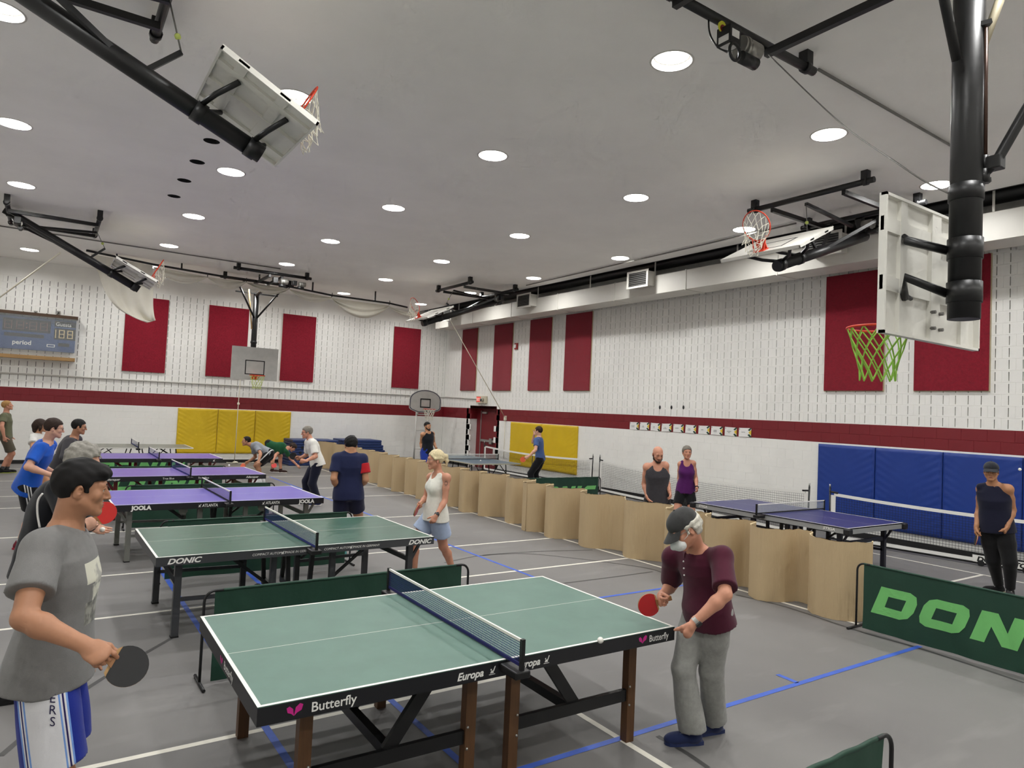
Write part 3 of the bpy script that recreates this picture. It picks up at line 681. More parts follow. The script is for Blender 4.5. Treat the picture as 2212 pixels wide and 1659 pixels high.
# ================================================================ PORTABLE COURT NETS
M_NW = mat('net_tape_white', (232, 231, 226), 0.6)
M_NK = mat('court_net_black', (40, 40, 42), 0.8)
def court_net(label, a, b, name_on=False, only=1.0):
    a, b = V(*a), V(*b); L = np.linalg.norm(b - a); c = (a + b) / 2; rz = math.atan2(b[1] - a[1], b[0] - a[0])
    t = thing('court_net', label, 'net', (c[0], c[1], 0), rz, 'portable court nets')
    sag = lambda q: .075 * (1 - (2 * q - 1) ** 2)
    nt = net_shape(MB(), (-L / 2 + .06, 0, .09), (1, 0, 0), (0, 0, 1), L - .12, .80, .047, .005, sag).build('net', M_NK, t)
    tp = MB()
    for k in range(16):
        q0, q1 = k / 16, (k + 1) / 16; x0, x1 = -L / 2 + .06 + (L - .12) * q0, -L / 2 + .06 + (L - .12) * q1
        z0, z1 = .90 - sag(q0), .90 - sag(q1)
        tp.add([(x0, -.006, z0 - .055), (x1, -.006, z1 - .055), (x1, -.006, z1), (x0, -.006, z0), (x0, .006, z0 - .055), (x1, .006, z1 - .055), (x1, .006, z1), (x0, .006, z0)], [(0, 1, 2, 3), (7, 6, 5, 4), (3, 2, 6, 7)])
    tp.build('top_tape', M_NW, nt)
    for s in (-1, 1):
        po = MB().tube([(s * L / 2, 0, .02), (s * (L / 2 + .02), 0, 1.0)], .017, 10).build('post', M_BLACK, t)
        MB().box((s * L / 2 - .0, -.004, .08), (s * (L / 2 - .09), .004, .86)).build('side_sleeve', M_NW, po)
        MB().cyl((s * (L / 2 + .018), 0, .92), (s * (L / 2 - .13), 0, .905), .018, 10).build('strap', M_BLACK, po)
        MB().cyl((s * (L / 2 + .018), 0, .995), (s * (L / 2 + .021), 0, 1.06), .014, 10).build('cap', M_STEEL, po)
        MB().tube([(s * L / 2, -.22, .03), (s * L / 2, .08, .03)], .017, 8).build('foot', M_BLACK, po)
    MB().cyl((-L / 2, 0, .045), (L / 2, 0, .045), .02, 10).build('base_tube', M_BLACK, t)
    bb_ = MB().box((-L / 2 + .1, -.03, .062), (L / 2 - .1, -.024, .12)).build('base_band', M_NW, t)
    cp = MB().cyl((0, 0, .05), (0, 0, .84), .012, 8).build('center_post', M_BLACK, t)
    if name_on:
        pl = MB().box((-.42, -.05, .06), (.42, -.035, .17)).build('name_plate', M_NW, t)
        lettering(MB(), 'DOMINATOR', .07, (-.36, -.0515, .08), (1, 0, 0), (0, 0, 1), bold=.05, shear=.2, xscale=1.2).build('lettering', M_BLACKM, pl)
        for s in (-.3, .3): MB().cyl((s, -.06, .05), (s, -.02, .05), .05, 14).build('wheel', M_RUBBER, t)
    return t
court_net('long court net on portable posts before the yellow pad beside the door', (13.08, 20.85), (13.10, 15.0))
court_net('long sagging court net with white tape behind the bald man and the woman in purple', (13.04, 14.6), (12.12, 7.62))
court_net('court net with white tape in front of the blue wall pads', (12.45, 7.36), (13.16, 1.9), True)
# ================================================================ BASKETBALL GOALS
M_BOARD = mat('backboard_white', (226, 224, 216), 0.4, var=.05, vscale=3)
M_BOARDG = mat('backboard_grey', (176, 175, 170), 0.45, var=.12, vscale=4)
M_ORANGE = mat('rim_orange', (214, 62, 32), 0.45)
M_NETW = mat('hoop_net_white', (226, 222, 206), 0.8)
M_NETGR = mat('hoop_net_green', (148, 200, 78), 0.8)
M_NETYG = mat('hoop_net_yellow_green', (186, 200, 104), 0.8)
M_ALU = mat('motor_aluminium', (150, 148, 142), 0.4, metal=.6)
M_LABEL = mat('sticker_white', (226, 224, 220), 0.5)
M_CABLE = mat('cable_grey', (120, 118, 114), 0.5, metal=.4)
def hoop_net(mb, c, axis, a, b, r=.225, depth=.42, r2=.13, w=.0045, wob=.0, seed=0):
    c, ax, a, b = V(*c), V(*axis), V(*a), V(*b); rng = np.random.RandomState(seed); K = 5; N = 12; node = {}
    for k in range(K + 1):
        q = k / K; rr = r + (r2 - r) * min(1, q * 1.25)
        for j in range(N):
            th = 2 * math.pi * (j + .5 * (k % 2)) / N
            node[k, j] = c + ax * depth * q + (a * math.cos(th) + b * math.sin(th)) * rr + rng.randn(3) * wob * q
    for k in range(K):
        for j in range(N):
            for dj in ((0, 1) if k % 2 else (0, -1)): mb.tube([node[k, j], node[k + 1, (j + dj) % N]], w, 4, caps=False)
    return mb
def backboard(t, B0, u, n, s, w=1.37, h=.95, style='back', front_mat=None, target=True, rim_off=.15, netmat=None, net_axis=(0, 0, -1), net_wob=0.0, rim_z=.14, label_mark=False):
    """B0 bottom centre of the front face; u up the board, n out of its front, s sideways."""
    B0, u, n, s = V(*B0), V(*u), V(*n), V(*s); fm = front_mat or M_BOARD
    q = lambda a, b, c: B0 + s * a + u * b + n * c
    def slab(a0, a1, b0, b1, c0, c1, name, m, par):
        vs = [q(a, b, c) for c in (c0, c1) for a, b in ((a0, b0), (a1, b0), (a1, b1), (a0, b1))]
        return MB().add(vs, [(3, 2, 1, 0), (4, 5, 6, 7), (0, 1, 5, 4), (1, 2, 6, 5), (2, 3, 7, 6), (3, 0, 4, 7)]).build(name, m, par, world=True)
    bd = slab(-w / 2, w / 2, 0, h, -.012, 0, 'backboard', fm, t)
    e = .05
    for a0, a1, b0, b1 in ((-w / 2, w / 2, 0, .02), (-w / 2, w / 2, h - .02, h), (-w / 2, -w / 2 + .02, 0, h), (w / 2 - .02, w / 2, 0, h)): slab(a0, a1, b0, b1, -e, -.012, 'edge_flange', M_BOARD, bd)
    for b in (.36 * h, .78 * h): slab(-w / 2, w / 2, b - .05, b + .05, -.035, -.012, 'stiffener', M_BOARD, bd)
    for a in (-.32 * w, .32 * w): slab(a - .045, a + .045, .02, h - .02, -.04, -.012, 'stiffener', M_BOARD, bd)
    slab(-.07, .07, 0.02, h - .02, -.045, -.012, 'stiffener', M_BOARD, bd)
    if target:
        tg = .03; tw, tb, th_ = .30, .17, .46
        for a0, a1, b0, b1 in ((-tw, tw, tb, tb + tg), (-tw, tw, tb + th_ - tg, tb + th_), (-tw, -tw + tg, tb + tg, tb + th_ - tg), (tw - tg, tw, tb + tg, tb + th_ - tg)):
            slab(a0, a1, b0, b1, 0, .0015, 'target_line', M_BLACKM, bd)
    # rim
    rc = q(0, rim_z, rim_off + .225)
    ring = [rc + (s * math.cos(x) + n * math.sin(x)) * .228 for x in np.linspace(0, 2 * math.pi, 29)[:-1]]
    rim = MB().tube(ring, .0095, 8, closed=True).build('rim', M_ORANGE, t, world=True)
    MB().prism([(-.09, 0), (.09, 0), (.07, rim_off + .01), (-.07, rim_off + .01)], q(0, rim_z + .005, 0), s, n, u, -.014).build('rim_bracket', M_ORANGE, rim, world=True)
    MB().prism([(-.09, -.12), (.09, -.12), (.09, .03), (-.09, .03)], q(0, rim_z, .002), s, u, n, .012).build('rim_plate', M_ORANGE, rim, world=True)
    br = MB().bar(q(-.085, rim_z - .1, .01), q(-.12, rim_z - .005, rim_off + .06), .012).bar(q(.085, rim_z - .1, .01), q(.12, rim_z - .005, rim_off + .06), .012)
    for k, (p0, p1) in enumerate(((q(-.085, rim_z - .1, .01), q(-.12, rim_z - .005, rim_off + .06)), (q(.085, rim_z - .1, .01), q(.12, rim_z - .005, rim_off + .06)))):
        MB().bar(p0, p1, .014).build('rim_brace', M_ORANGE, rim, world=True)
    hn = hoop_net(MB(), rc, net_axis, s, n, wob=net_wob, w=.006 if netmat is M_NETGR else .0045).build('hoop_net', netmat or M_NETW, rim, world=True)
    return bd, rc
def bent_arms(t, q_mast, q_board, s, spread_m=.02, spread_b=.42, r=.03, bend=.12):
    """Two bent arms from a collar on the mast to the board back at one height."""
    q_mast, q_board, s = V(*q_mast), V(*q_board), V(*s)
    for k in (-1, 1):
        a = q_mast + s * k * spread_m; b = q_board + s * k * spread_b; d = b - a
        e = a + d * .55; e2 = e + (q_board - q_mast) * (-.18)
        MB().tube([a, e2, b], r, 10).build('board_arm', M_BLACK, t, world=True)
def ceiling_frame(t, p1, p2, yv, dirv, z=5.82, half=1.09, r=.045, rails=(-.62, .62)):
    """Two ceiling pipes through p1 and p2 along dirv, joined by cross rails."""
    p1, p2, d = V(*p1, z), V(*p2, z), V(*dirv, 0)
    for p in (p1, p2):
        pi = MB().tube([p - d * half, p + d * half], r, 12).build('ceiling_pipe', M_BLACK, t, world=True)
        for k in (-.88, .88): 
            c = p + d * half * k
            MB().box(c + V(-.05, -.05, .02), c + V(.05, .05, ZC - z)).build('ceiling_clamp', M_BLACK, pi, world=True)
            MB().tube([c - d * .035, c + d * .035], r * 1.35, 12).build('clamp_ring', M_BLACK, pi, world=True)
    for k in rails:
        MB().bar(p1 + d * k + V(0, 0, -r - .035), p2 + d * k + V(0, 0, -r - .035), .06, .07).build('cross_rail', M_BLACK, t, world=True)
def winch(t, c, ax, sc=1.0):
    c, ax = V(*c), V(*ax); sd = np.cross(ax, V(0, 0, 1))
    m = MB().tube([c, c + ax * .24 * sc], .085 * sc, 14).build('winch_motor', M_ALU, t, world=True)
    MB().tube([c + ax * .02 * sc + V(0, 0, -.02), c + ax * .06 * sc + V(0, 0, -.02)], .105 * sc, 14).build('gear_housing', M_ALU, m, world=True)
    MB().tube([c - ax * .05 * sc + sd * .05 + V(0, 0, -.15 * sc), c + ax * .16 * sc + sd * .05 + V(0, 0, -.15 * sc)], .055 * sc, 12).build('motor_can', M_BLACK, m, world=True)
    b0 = c - ax * .16 * sc
    MB().rbox(b0 + V(-.075, -.075, -.08) * sc, b0 + V(.075, .075, .09) * sc, .006).build('control_box', M_BLACK, m, world=True)
    return m
MX = 10.54
def folded_goal(label, y0, mirror, me=(9.05, 4.6), mt=(11.62, 5.50), net=None, bz=0.0):
    fx = (lambda x: MX - x) if mirror else (lambda x: x); sg = -1 if mirror else 1
    t = thing('basketball_goal', label, 'basketball goal', (fx(10.6), y0, ZC), 0, 'ceiling basketball goals')
    ceiling_frame(t, (fx(9.85), y0), (fx(11.42), y0), 0, (0, 1))
    A, Bm = V(fx(me[0]), y0, me[1]), V(fx(mt[0]), y0, mt[1])
    ms = MB().tube([A, Bm], .085, 16).build('mast', M_BLACK, t, world=True)
    d = (Bm - A) / np.linalg.norm(Bm - A)
    for k in (.10, .62): MB().tube([A + d * k - d * .05, A + d * k + d * .05], .097, 16).build('mast_collar', M_BLACK, ms, world=True)
    MB().bar(Bm - d * .02, V(fx(11.42), y0, 5.78), .12, .10).build('hinge_bracket', M_BLACK, t, world=True)
    mid = A + d * 1.15
    for k in (-.5, .5): MB().bar(A + d * 1.25, V(fx(11.42), y0 + k, 5.76), .045, .05).build('mast_strut', M_BLACK, t, world=True)
    # folding link to the front pipe
    lk = V(fx(9.85), y0, 5.72); el = A + d * 1.12 + V(-.28 * sg, 0, .30)
    MB().bar(A + d * 1.15, el, .035, .045).build('folding_link', M_BLACK, t, world=True)
    MB().tube([el, lk], .008, 6).build('safety_cable', M_CABLE, t, world=True)
    MB().bar(lk + V(0, 0, -.02), V(fx(11.2), y0, 5.60), .05, .05).build('folding_link', M_BLACK, t, world=True)
    MB().sphere(el + (lk - el) * .3, .03, 8).build('hook_ball', M_NETYG, t, world=True)
    winch(t, V(fx(11.25), y0 - .35, 5.6), V(0, 1, 0), .8)
    bu = V((9.5 - 8.65) * sg, 0, .43); hb = np.linalg.norm(bu); bu /= hb; bn = V(-bu[2] * sg, 0, abs(bu[0])); 
    B0 = V(fx(8.65), y0, 4.71 + bz)
    s = V(0, 1, 0)
    bd, rc = backboard(t, B0, bu, bn, s, 1.37, .95, netmat=net or M_NETW, net_axis=V(-.25 * sg, 0, -.85), net_wob=.02)
    for k, b in ((.10, .22), (.62, .70)):
        bent_arms(t, A + d * k + V(0, 0, .06), B0 + bu * b - bn * .05, s, .03, .40, .026)
    return t
folded_goal('folded basketball goal seen from the front, near the lowered hoop by the right wall', 6.37, False, (9.13, 4.58))
folded_goal('folded basketball goal seen from the front above the far corner', 17.85, False, (8.87, 4.6), (11.62, 5.66))
folded_goal('large folded basketball goal at top left, its white board seen from behind', 6.75, True, (8.98, 4.52), (11.62, 5.68))
folded_goal('folded basketball goal at left with the white curtain hanging behind its board', 17.6, True, (8.96, 4.56), (11.5, 5.88))
# lowered goal over the far wall
tC = thing('basketball_goal', 'lowered basketball goal before the far wall with yellow-green net', 'basketball goal', (5.2, 21.5, ZC), 0, 'ceiling basketball goals')
ceiling_frame(tC, (5.16, 20.03), (5.16, 21.8), 0, (1, 0), rails=(-.1, .25))
yC = 22.6; bl = gy(498, 818, yC); br_ = gy(598, 821, yC); tl = gy(500, 746, yC)
hC = tl[2] - bl[2]; wC = br_[0] - bl[0]; cC = (bl[0] + br_[0]) / 2
mtop = gy(556, 642, yC + .35)
mC = MB().tube([(cC, yC + .35, bl[2] + .15), (cC, yC + .35, mtop[2] + .1)], .085, 14).build('mast', M_BLACK, tC, world=True)
for k in (-1, 1):
    MB().tube([(cC, yC + .33, mtop[2] - .75), (cC + k * .65, yC - .1, mtop[2] + .25)], .03, 8).build('mast_strut', M_BLACK, tC, world=True)
    MB().tube([(cC + k * .65, yC - .1, mtop[2] + .25), (cC + k * .65, 21.8, 5.78)], .03, 8).build('mast_strut', M_BLACK, tC, world=True)
MB().bar((cC - .66, yC + .3, mtop[2] + .1), (cC + .66, yC + .3, mtop[2] + .1), .04).build('top_bar', M_BLACK, tC, world=True)
MB().tube([(cC, yC + .3, mtop[2] + .05), (cC, 21.8, 5.7)], .06, 10).build('mast_strut', M_BLACK, tC, world=True)
MB().tube([(cC - .28, yC + .2, mtop[2] + .2), (cC - .1, yC + .28, bl[2] + hC + .6)], .022, 8).build('tension_rod', mat('rod_tan', (190, 160, 110), .5), tC, world=True)
winch(tC, V(5.35, 20.0, 5.62), V(1, 0, 0), .9); winch(tC, V(5.9, 20.05, 5.62), V(1, 0, 0), .8)
bdC, rcC = backboard(tC, V(cC, yC, bl[2]), V(0, 0, 1), V(0, -1, 0), V(1, 0, 0), wC, hC, front_mat=M_BOARDG, netmat=M_NETYG)
for b in (.25, .75): bent_arms(tC, V(cC, yC + .28, bl[2] + hC * b), V(cC, yC + .05, bl[2] + hC * b), V(1, 0, 0), .03, .38)
MB().tube([(cC, yC + .35, bl[2] + hC + .15), (cC, yC + .35, bl[2] + hC + .22)], .10, 14).build('mast_collar', M_BLACK, mC, world=True)
# lowered goal near right, seen from behind
tF = thing('basketball_goal', 'lowered basketball goal at right seen from behind, with thick black mast and lime green net', 'basketball goal', (5.2, 2.3, ZC), 0, 'ceiling basketball goals')
yF = 2.48; mF = V(5.07, 2.09, 0)
ceiling_frame(tF, (5.22, 4.06), (5.22, 2.35), 0, (1, 0), rails=(-.95, .33), half=1.12)
zl = gy(1893, 719, yF); zr = gy(2101, 755, yF); zt = gy(1897, 415, yF); wF = zr[0] - zl[0]; hF = zt[2] - zl[2]; cF = (zl[0] + zr[0]) / 2
zmb = gd(2083, 690, depth_of(V(5.07, 2.09, 2.93)))[2]
msF = MB().tube([(mF[0], mF[1], zmb), (mF[0], mF[1], 5.75)], .097, 20).build('mast', M_BLACK, tF, world=True)
backboard(tF, V(cF, yF, zl[2]), V(0, 0, 1), V(0, 1, 0), V(1, 0, 0), wF, hF, netmat=M_NETGR)
for py, pb in ((537, .62), (632, .25)):
    zz = gd(2083, py, depth_of(V(5.07, 2.09, 2.93)))[2]
    MB().tube([(mF[0], mF[1], zz - .07), (mF[0], mF[1], zz + .07)], .106, 20).build('mast_collar', M_BLACK, msF, world=True)
    for k in (-1, 1):
        a = V(mF[0] + k * .04, mF[1] + .09, zz); e = V(cF - .3 + k * .34, (yF + mF[1]) / 2 + .06, zz + (.06 if pb > .5 else .10)); b = V(cF + k * .47, yF - .05, zl[2] + hF * (.70 if pb > .5 else .28))
        ar = MB().tube([a, e, b], .030, 10).build('board_arm', M_BLACK, tF, world=True)
        MB().tube([b + V(-.05, -.01, .02), b + V(.07, -.01, .0)], .016, 8).build('arm_bolt', M_BLACK, ar, world=True)
for (a, c) in ((-.06, .1), (.06, .1), (-.06, .22), (.06, .22)): MB().cyl((cF + a, yF - .075, zl[2] + c), (cF + a, yF - .04, zl[2] + c), .013, 8).build('rim_bolt', M_CABLE, tF, world=True)
zc_ = gd(2083, 415, depth_of(V(5.07, 2.09, 2.93)))[2]
MB().tube([(mF[0], mF[1], zc_ - .05), (mF[0], mF[1], zc_ + .06)], .106, 20).build('mast_collar', M_BLACK, msF, world=True)
dF = depth_of(V(5.07, 2.09, 4.0))
MB().tube([gd(2067, 130, dF - .08), gd(2040, 0, dF - .2), gd(2030, -70, dF - .3)], .032, 10).build('mast_strut', M_BLACK, tF, world=True)
MB().tube([gd(2112, 130, dF + .05), gd(2160, 0, dF + .15), gd(2185, -60, dF + .2)], .03, 10).build('mast_strut', mat('strut_tan', (176, 166, 140), .5), tF, world=True)
hr = MB().tube([gd(2130, 58, dF - .05), gd(2128, 338, dF - .05)], .014, 10).build('height_rod', mat('rod_bronze', (70, 48, 38), .4, metal=.5), tF, world=True)
MB().tube([gd(2128, 336, dF - .05), gd(2127, 366, dF - .05)], .024, 10).build('rod_socket', M_BLACK, hr, world=True)
MB().tube([gd(2126, 366, dF - .05), gd(2126, 396, dF - .05)], .034, 10).build('rod_base', M_BLACK, hr, world=True)
MB().bar(gd(2106, 393, dF - .03), gd(2138, 390, dF - .05), .05, .03).build('rod_bracket', M_BLACK, hr, world=True)
MB().bar(gd(2110, 56, dF - .03), gd(2140, 48, dF - .05), .05, .03).build('rod_bracket', M_BLACK, hr, world=True)
MB().tube([gd(2128, 372, dF - .05), gd(2152, 350, dF - .08), gd(2212, 245, dF - .16), gd(2300, 100, dF - .3)], .034, 10).build('tilt_arm', M_BLACK, tF, world=True)
MB().rbox(gd(2150, 352, dF - .08) - .045, gd(2150, 352, dF - .08) + .045, .008).build('tilt_joint', M_BLACK, tF, world=True)
wm = winch(tF, V(5.02, 3.95, 5.60), V(1, 0, 0), 1.0)
bx = V(4.86, 3.95, 5.60)
MB().box(bx + V(-.076, -.06, -.06), bx + V(-.0755, .05, .0)).build('sticker', M_LABEL, wm, world=True)
MB().box(bx + V(-.05, -.0765, -.02), bx + V(.05, -.076, .05)).build('sticker', M_LABEL, wm, world=True)
MB().box(bx + V(-.06, -.06, -.0815), bx + V(.06, .06, -.081)).build('sticker', M_LABEL, wm, world=True)
tb = MB().cyl((4.80, 3.97, 5.70), (4.80, 3.985, 5.70), .05, 18).build('indicator_disc', mat('disc_yellow', (206, 204, 40), .5), wm, world=True)
MB().cyl((4.80, 3.965, 5.68), (4.80, 3.968, 5.68), .035, 14).build('disc_red', mat('disc_dark_red', (130, 24, 24), .5), tb, world=True)
MB().tube(catmull([(4.70, 4.05, 5.76), (4.68, 4.02, 5.64), (4.68, 3.98, 5.54), (4.74, 3.95, 5.47), (4.86, 3.93, 5.47)], 6), .008, 6).build('power_cord', M_BLACK, wm, world=True)
MB().tube([(4.86 + .07 * math.cos(a), 3.88, 5.45 + .075 * math.sin(a)) for a in np.linspace(0, 2 * math.pi, 20)[:-1]], .014, 8, closed=True).build('chain_wheel', M_BLACK, wm, world=True)
# hoisting cable from the winch to the mast
cb = MB().tube(catmull([gd(1660, 118, depth_of((5.4, 4.0, 5.6))), gd(1815, 265, depth_of((5.6, 3.5, 5.2)) + .05), gd(1935, 350, dF + .3), gd(1998, 392, dF + .1), gd(2050, 418, dF)], 5), .006, 6).build('hoist_cable', M_CABLE, tF, world=True)
# ================================================================ CURTAIN
M_CURT = mat('curtain_white', (226, 222, 208), 0.8, var=.05, vscale=3, sheen=.2)
yK = 21.45
cu_t = thing('divider_curtain', 'white divider curtain bundled up in swags on a black ceiling track', 'curtain', (5.0, yK, 5.6))
def ck(px, py, dy=0): return gy(px, py, yK + dy)
tk = [ck(186, 541), ck(330, 571), ck(475, 596), ck(625, 619), ck(717, 638), ck(841, 655), ck(880, 664)]
MB().tube(tk, .03, 8).build('track', M_BLACK, cu_t, world=True)
for q in ((252, 556), (392, 583), (560, 609), (675, 628), (810, 651)): 
    c = ck(*q); MB().box(c + V(-.02, -.02, 0), (c[0] + .02, c[1] + .02, ZC)).build('track_hanger', M_BLACK, cu_t, world=True)
def swag(p0, p1, sag, folds=3, seed=0, thick=.0):
    rng = np.random.RandomState(seed); a = V(*p0); b = V(*p1); ph = rng.rand(3) * 6; G = []
    for v in np.linspace(0, 1, 18):
        row = []
        for t in np.linspace(0, 1, 22):
            px = a[0] + (b[0] - a[0]) * t; py = a[1] + (b[1] - a[1]) * t + sag * math.sin(math.pi * t) ** .8 * v + 4 * v * math.sin(math.pi * t)
            dy = -.05 - .11 * math.sin(math.pi * v) * (0.4 + math.sin(math.pi * t)) + .035 * math.sin(folds * 4 * v + ph[0] + 2 * t) + .02 * math.sin(17 * v + ph[1])
            row.append(ck(px, py, dy))
        G.append(row)
    MB().sheet(G, .012).build('swag', M_CURT, cu_t, world=True)
for i, (p0, p1, sg_) in enumerate((((330, 576), (448, 598), 20), ((448, 599), (532, 609), 17), ((532, 610), (625, 624), 14), ((625, 625), (717, 643), 14), ((717, 644), (841, 661), 30), ((841, 662), (905, 680), 8))): swag(p0, p1, sg_, 3, i)
for q in ((448, 592), (532, 603), (625, 617), (717, 635), (841, 652)):
    c = ck(*q, -.05); MB().tube([c + V(0, -.03, .03), c + V(0, -.06, -.06), c + V(0, .02, -.10)], .012, 6).build('tie_strap', M_BLACK, cu_t, world=True)
# loose hanging end of the curtain
G = []; Lc = [(196, 548), (212, 588), (226, 628), (252, 664), (290, 686), (318, 697)]; Rc = [(330, 574), (330, 605), (331, 635), (331, 660), (333, 680), (336, 692)]
Ls = catmull([(*p, 0) for p in Lc], 5); Rs = catmull([(*p, 0) for p in Rc], 5)
for i, (l, r_) in enumerate(zip(Ls, Rs)):
    row = []; f = i / (len(Ls) - 1)
    for t in np.linspace(0, 1, 30):
        px = l[0] + (r_[0] - l[0]) * t; py = l[1] + (r_[1] - l[1]) * t + 22 * math.sin(math.pi * t) * (1 - f) * f * 2
        row.append(ck(px, py, .06 * math.sin(9 * (1 - t) + 5 * f) * (.4 + f) + .03 * math.sin(21 * t + 3 * f)))
    G.append(row)
MB().sheet(G, .01).build('hanging_end', M_CURT, cu_t, world=True)
# ================================================================ THINGS ON THE WALLS
def carpet_red():
    m = mat('carpet_red', (142, 26, 44), 0.95, var=.22, vscale=26, bump=.5, bscale=220, sheen=.3, spec=.1); return m
M_CARPET = carpet_red(); M_FIBER = mat('panel_edge_beige', (196, 182, 150), 0.8, var=.1)
def panel(label, lo, hi, axis):
    t = thing('acoustic_panel', label, 'acoustic panel', [(a + b) / 2 for a, b in zip(lo, hi)], 0, 'red acoustic wall panels')
    e = .006
    if axis == 'y':
        MB().rbox((lo[0], YB - .055, lo[2]), (hi[0], YB - .03, hi[2]), .006).build('carpet_face', M_CARPET, t, world=True)
        MB().box((lo[0] + e, YB - .03, lo[2] + e), (hi[0] - e, YB - .001, hi[2] - e)).build('backing', M_FIBER, t, world=True)
    else:
        MB().rbox((XR - .055, lo[1], lo[2]), (XR - .028, hi[1], hi[2]), .006).build('carpet_face', M_CARPET, t, world=True)
        MB().box((XR - .030, lo[1] - .01, lo[2] - .012), (XR - .001, hi[1] + .01, hi[2] + .004)).build('backing', M_FIBER, t, world=True)
ZP0, ZP1 = 2.895, 5.276
for (x0, x1), lb in zip(((262, 355), (443, 530), (604, 676), (846, 904)), ('leftmost red carpet panel on the far wall, half behind the hanging curtain end', 'red carpet panel on the far wall just behind the lowered goal mast', 'red carpet panel on the far wall right of the lowered goal', 'red carpet panel on the far wall closest to the room corner')):
    panel(lb, (gy(x0, 806, YB)[0], YB, ZP0), (gy(x1, 806, YB)[0], YB, ZP1), 'y')
for (x0, x1), lb in zip(((996, 1028), (1065, 1104), (1142, 1188), (1219, 1275), (1782, 1909), (1976, 2138)), ('red carpet panel on the right wall closest to the room corner', 'red carpet panel on the right wall above the door, left of the small alarm', 'red carpet panel on the right wall just right of the small alarm', 'red carpet panel on the right wall, last of the far group of four', 'large red carpet panel behind the lime green hoop net', 'large red carpet panel behind the thick black goal mast')):
    panel(lb, (XR, gx(x1, 844, XR)[1], ZP0), (XR, gx(x0, 844, XR)[1], ZP1), 'x')
# ---- padded wall mats with puckered vinyl
def vinyl(name, rgb): return mat(name, rgb, 0.42, var=.06, vscale=2, spec=.45)
M_YEL = vinyl('vinyl_yellow', (214, 180, 28)); M_BLU = vinyl('vinyl_blue', (26, 58, 138)); M_MATB = vinyl('vinyl_navy', (30, 52, 104))
def pad(label, c0, c1, z0, z1, axis, m, seed, group, pucker=1.0, depth=.06):
    """Wall pad between c0 and c1 along the wall; the vinyl is puckered towards its edges."""
    rng = np.random.RandomState(seed); n1, n2 = 46, 46; a = np.linspace(0, 1, n1); b = np.linspace(0, 1, n2); W = abs(c1 - c0); Hh = z1 - z0
    ph = rng.rand(6) * 6; G = np.zeros((n2, n1, 3))
    for j, v in enumerate(b):
        for i, u in enumerate(a):
            ed = min(u, 1 - u) * W; ev = min(v, 1 - v) * Hh
            rim = min(1, min(ed, ev) / .035); bulge = depth * (.55 + .45 * math.sqrt(max(0, 1 - (1 - rim) ** 2)))
            wv = math.sin((v * Hh + .55 * ed) * 46 + ph[0]) * math.exp(-ed / .22) * .006 + math.sin((v * Hh + .3 * ed) * 83 + ph[1]) * math.exp(-ed / .12) * .003
            wt = math.sin((u * W * 14 + (1 - v) * Hh * (6 if u < .5 else -6)) + ph[2]) * math.exp(-(1 - v) * Hh / .35) * .006
            dd = bulge + pucker * (wv + wt) * rim
            if axis == 'y': G[j, i] = (c0 + (c1 - c0) * u, YB - dd - .005, z0 + Hh * v)
            else: G[j, i] = (XR - dd - .005, c0 + (c1 - c0) * u, z0 + Hh * v)
    mid = ((c0 + c1) / 2, YB, z0) if axis == 'y' else (XR, (c0 + c1) / 2, z0)
    t = thing('wall_pad', label, 'wall pad', mid, 0, group)
    MB().sheet(G).build('vinyl_cover', m, t, world=True)
    if axis == 'y': MB().box((c0, YB - .036, z0), (c1, YB - .003, z1)).build('backing_board', m, t, world=True)
    else: MB().box((XR - .036, min(c0, c1), z0), (XR - .003, max(c0, c1), z1)).build('backing_board', m, t, world=True)
    return t
ye = [3.555, 4.785, 6.0, 7.225]
for i, lb in enumerate(('left yellow wall pad behind the grey folding table', 'middle yellow wall pad with a white rope hanging before it', 'right yellow wall pad behind the bending players')):
    pad(lb, ye[i] + .006, ye[i + 1] - .006, .32, 1.797, 'y', M_YEL, i, 'yellow wall pads')
pad('yellow wall pad on the right wall behind the man in blue', 19.61, 17.81, .34, 1.81, 'x', M_YEL, 5, 'yellow wall pads', .8)
pad('yellow wall pad on the right wall farther from the red door', 17.80, 16.0, .34, 1.81, 'x', M_YEL, 6, 'yellow wall pads', .8)
bl_e = [8.19, 7.0, 5.79, 4.575, 3.38]
for i, lb in enumerate(('blue wall pad farthest from the camera behind the navy table', 'second blue wall pad along the right wall, above the court net', 'third blue wall pad, left of the man in the cap', 'blue wall pad behind the man in the cap')):
    pad(lb, bl_e[i] - .006, bl_e[i + 1] + .006, .25, 1.79, 'x', M_BLU, 10 + i, 'blue wall pads', .7)
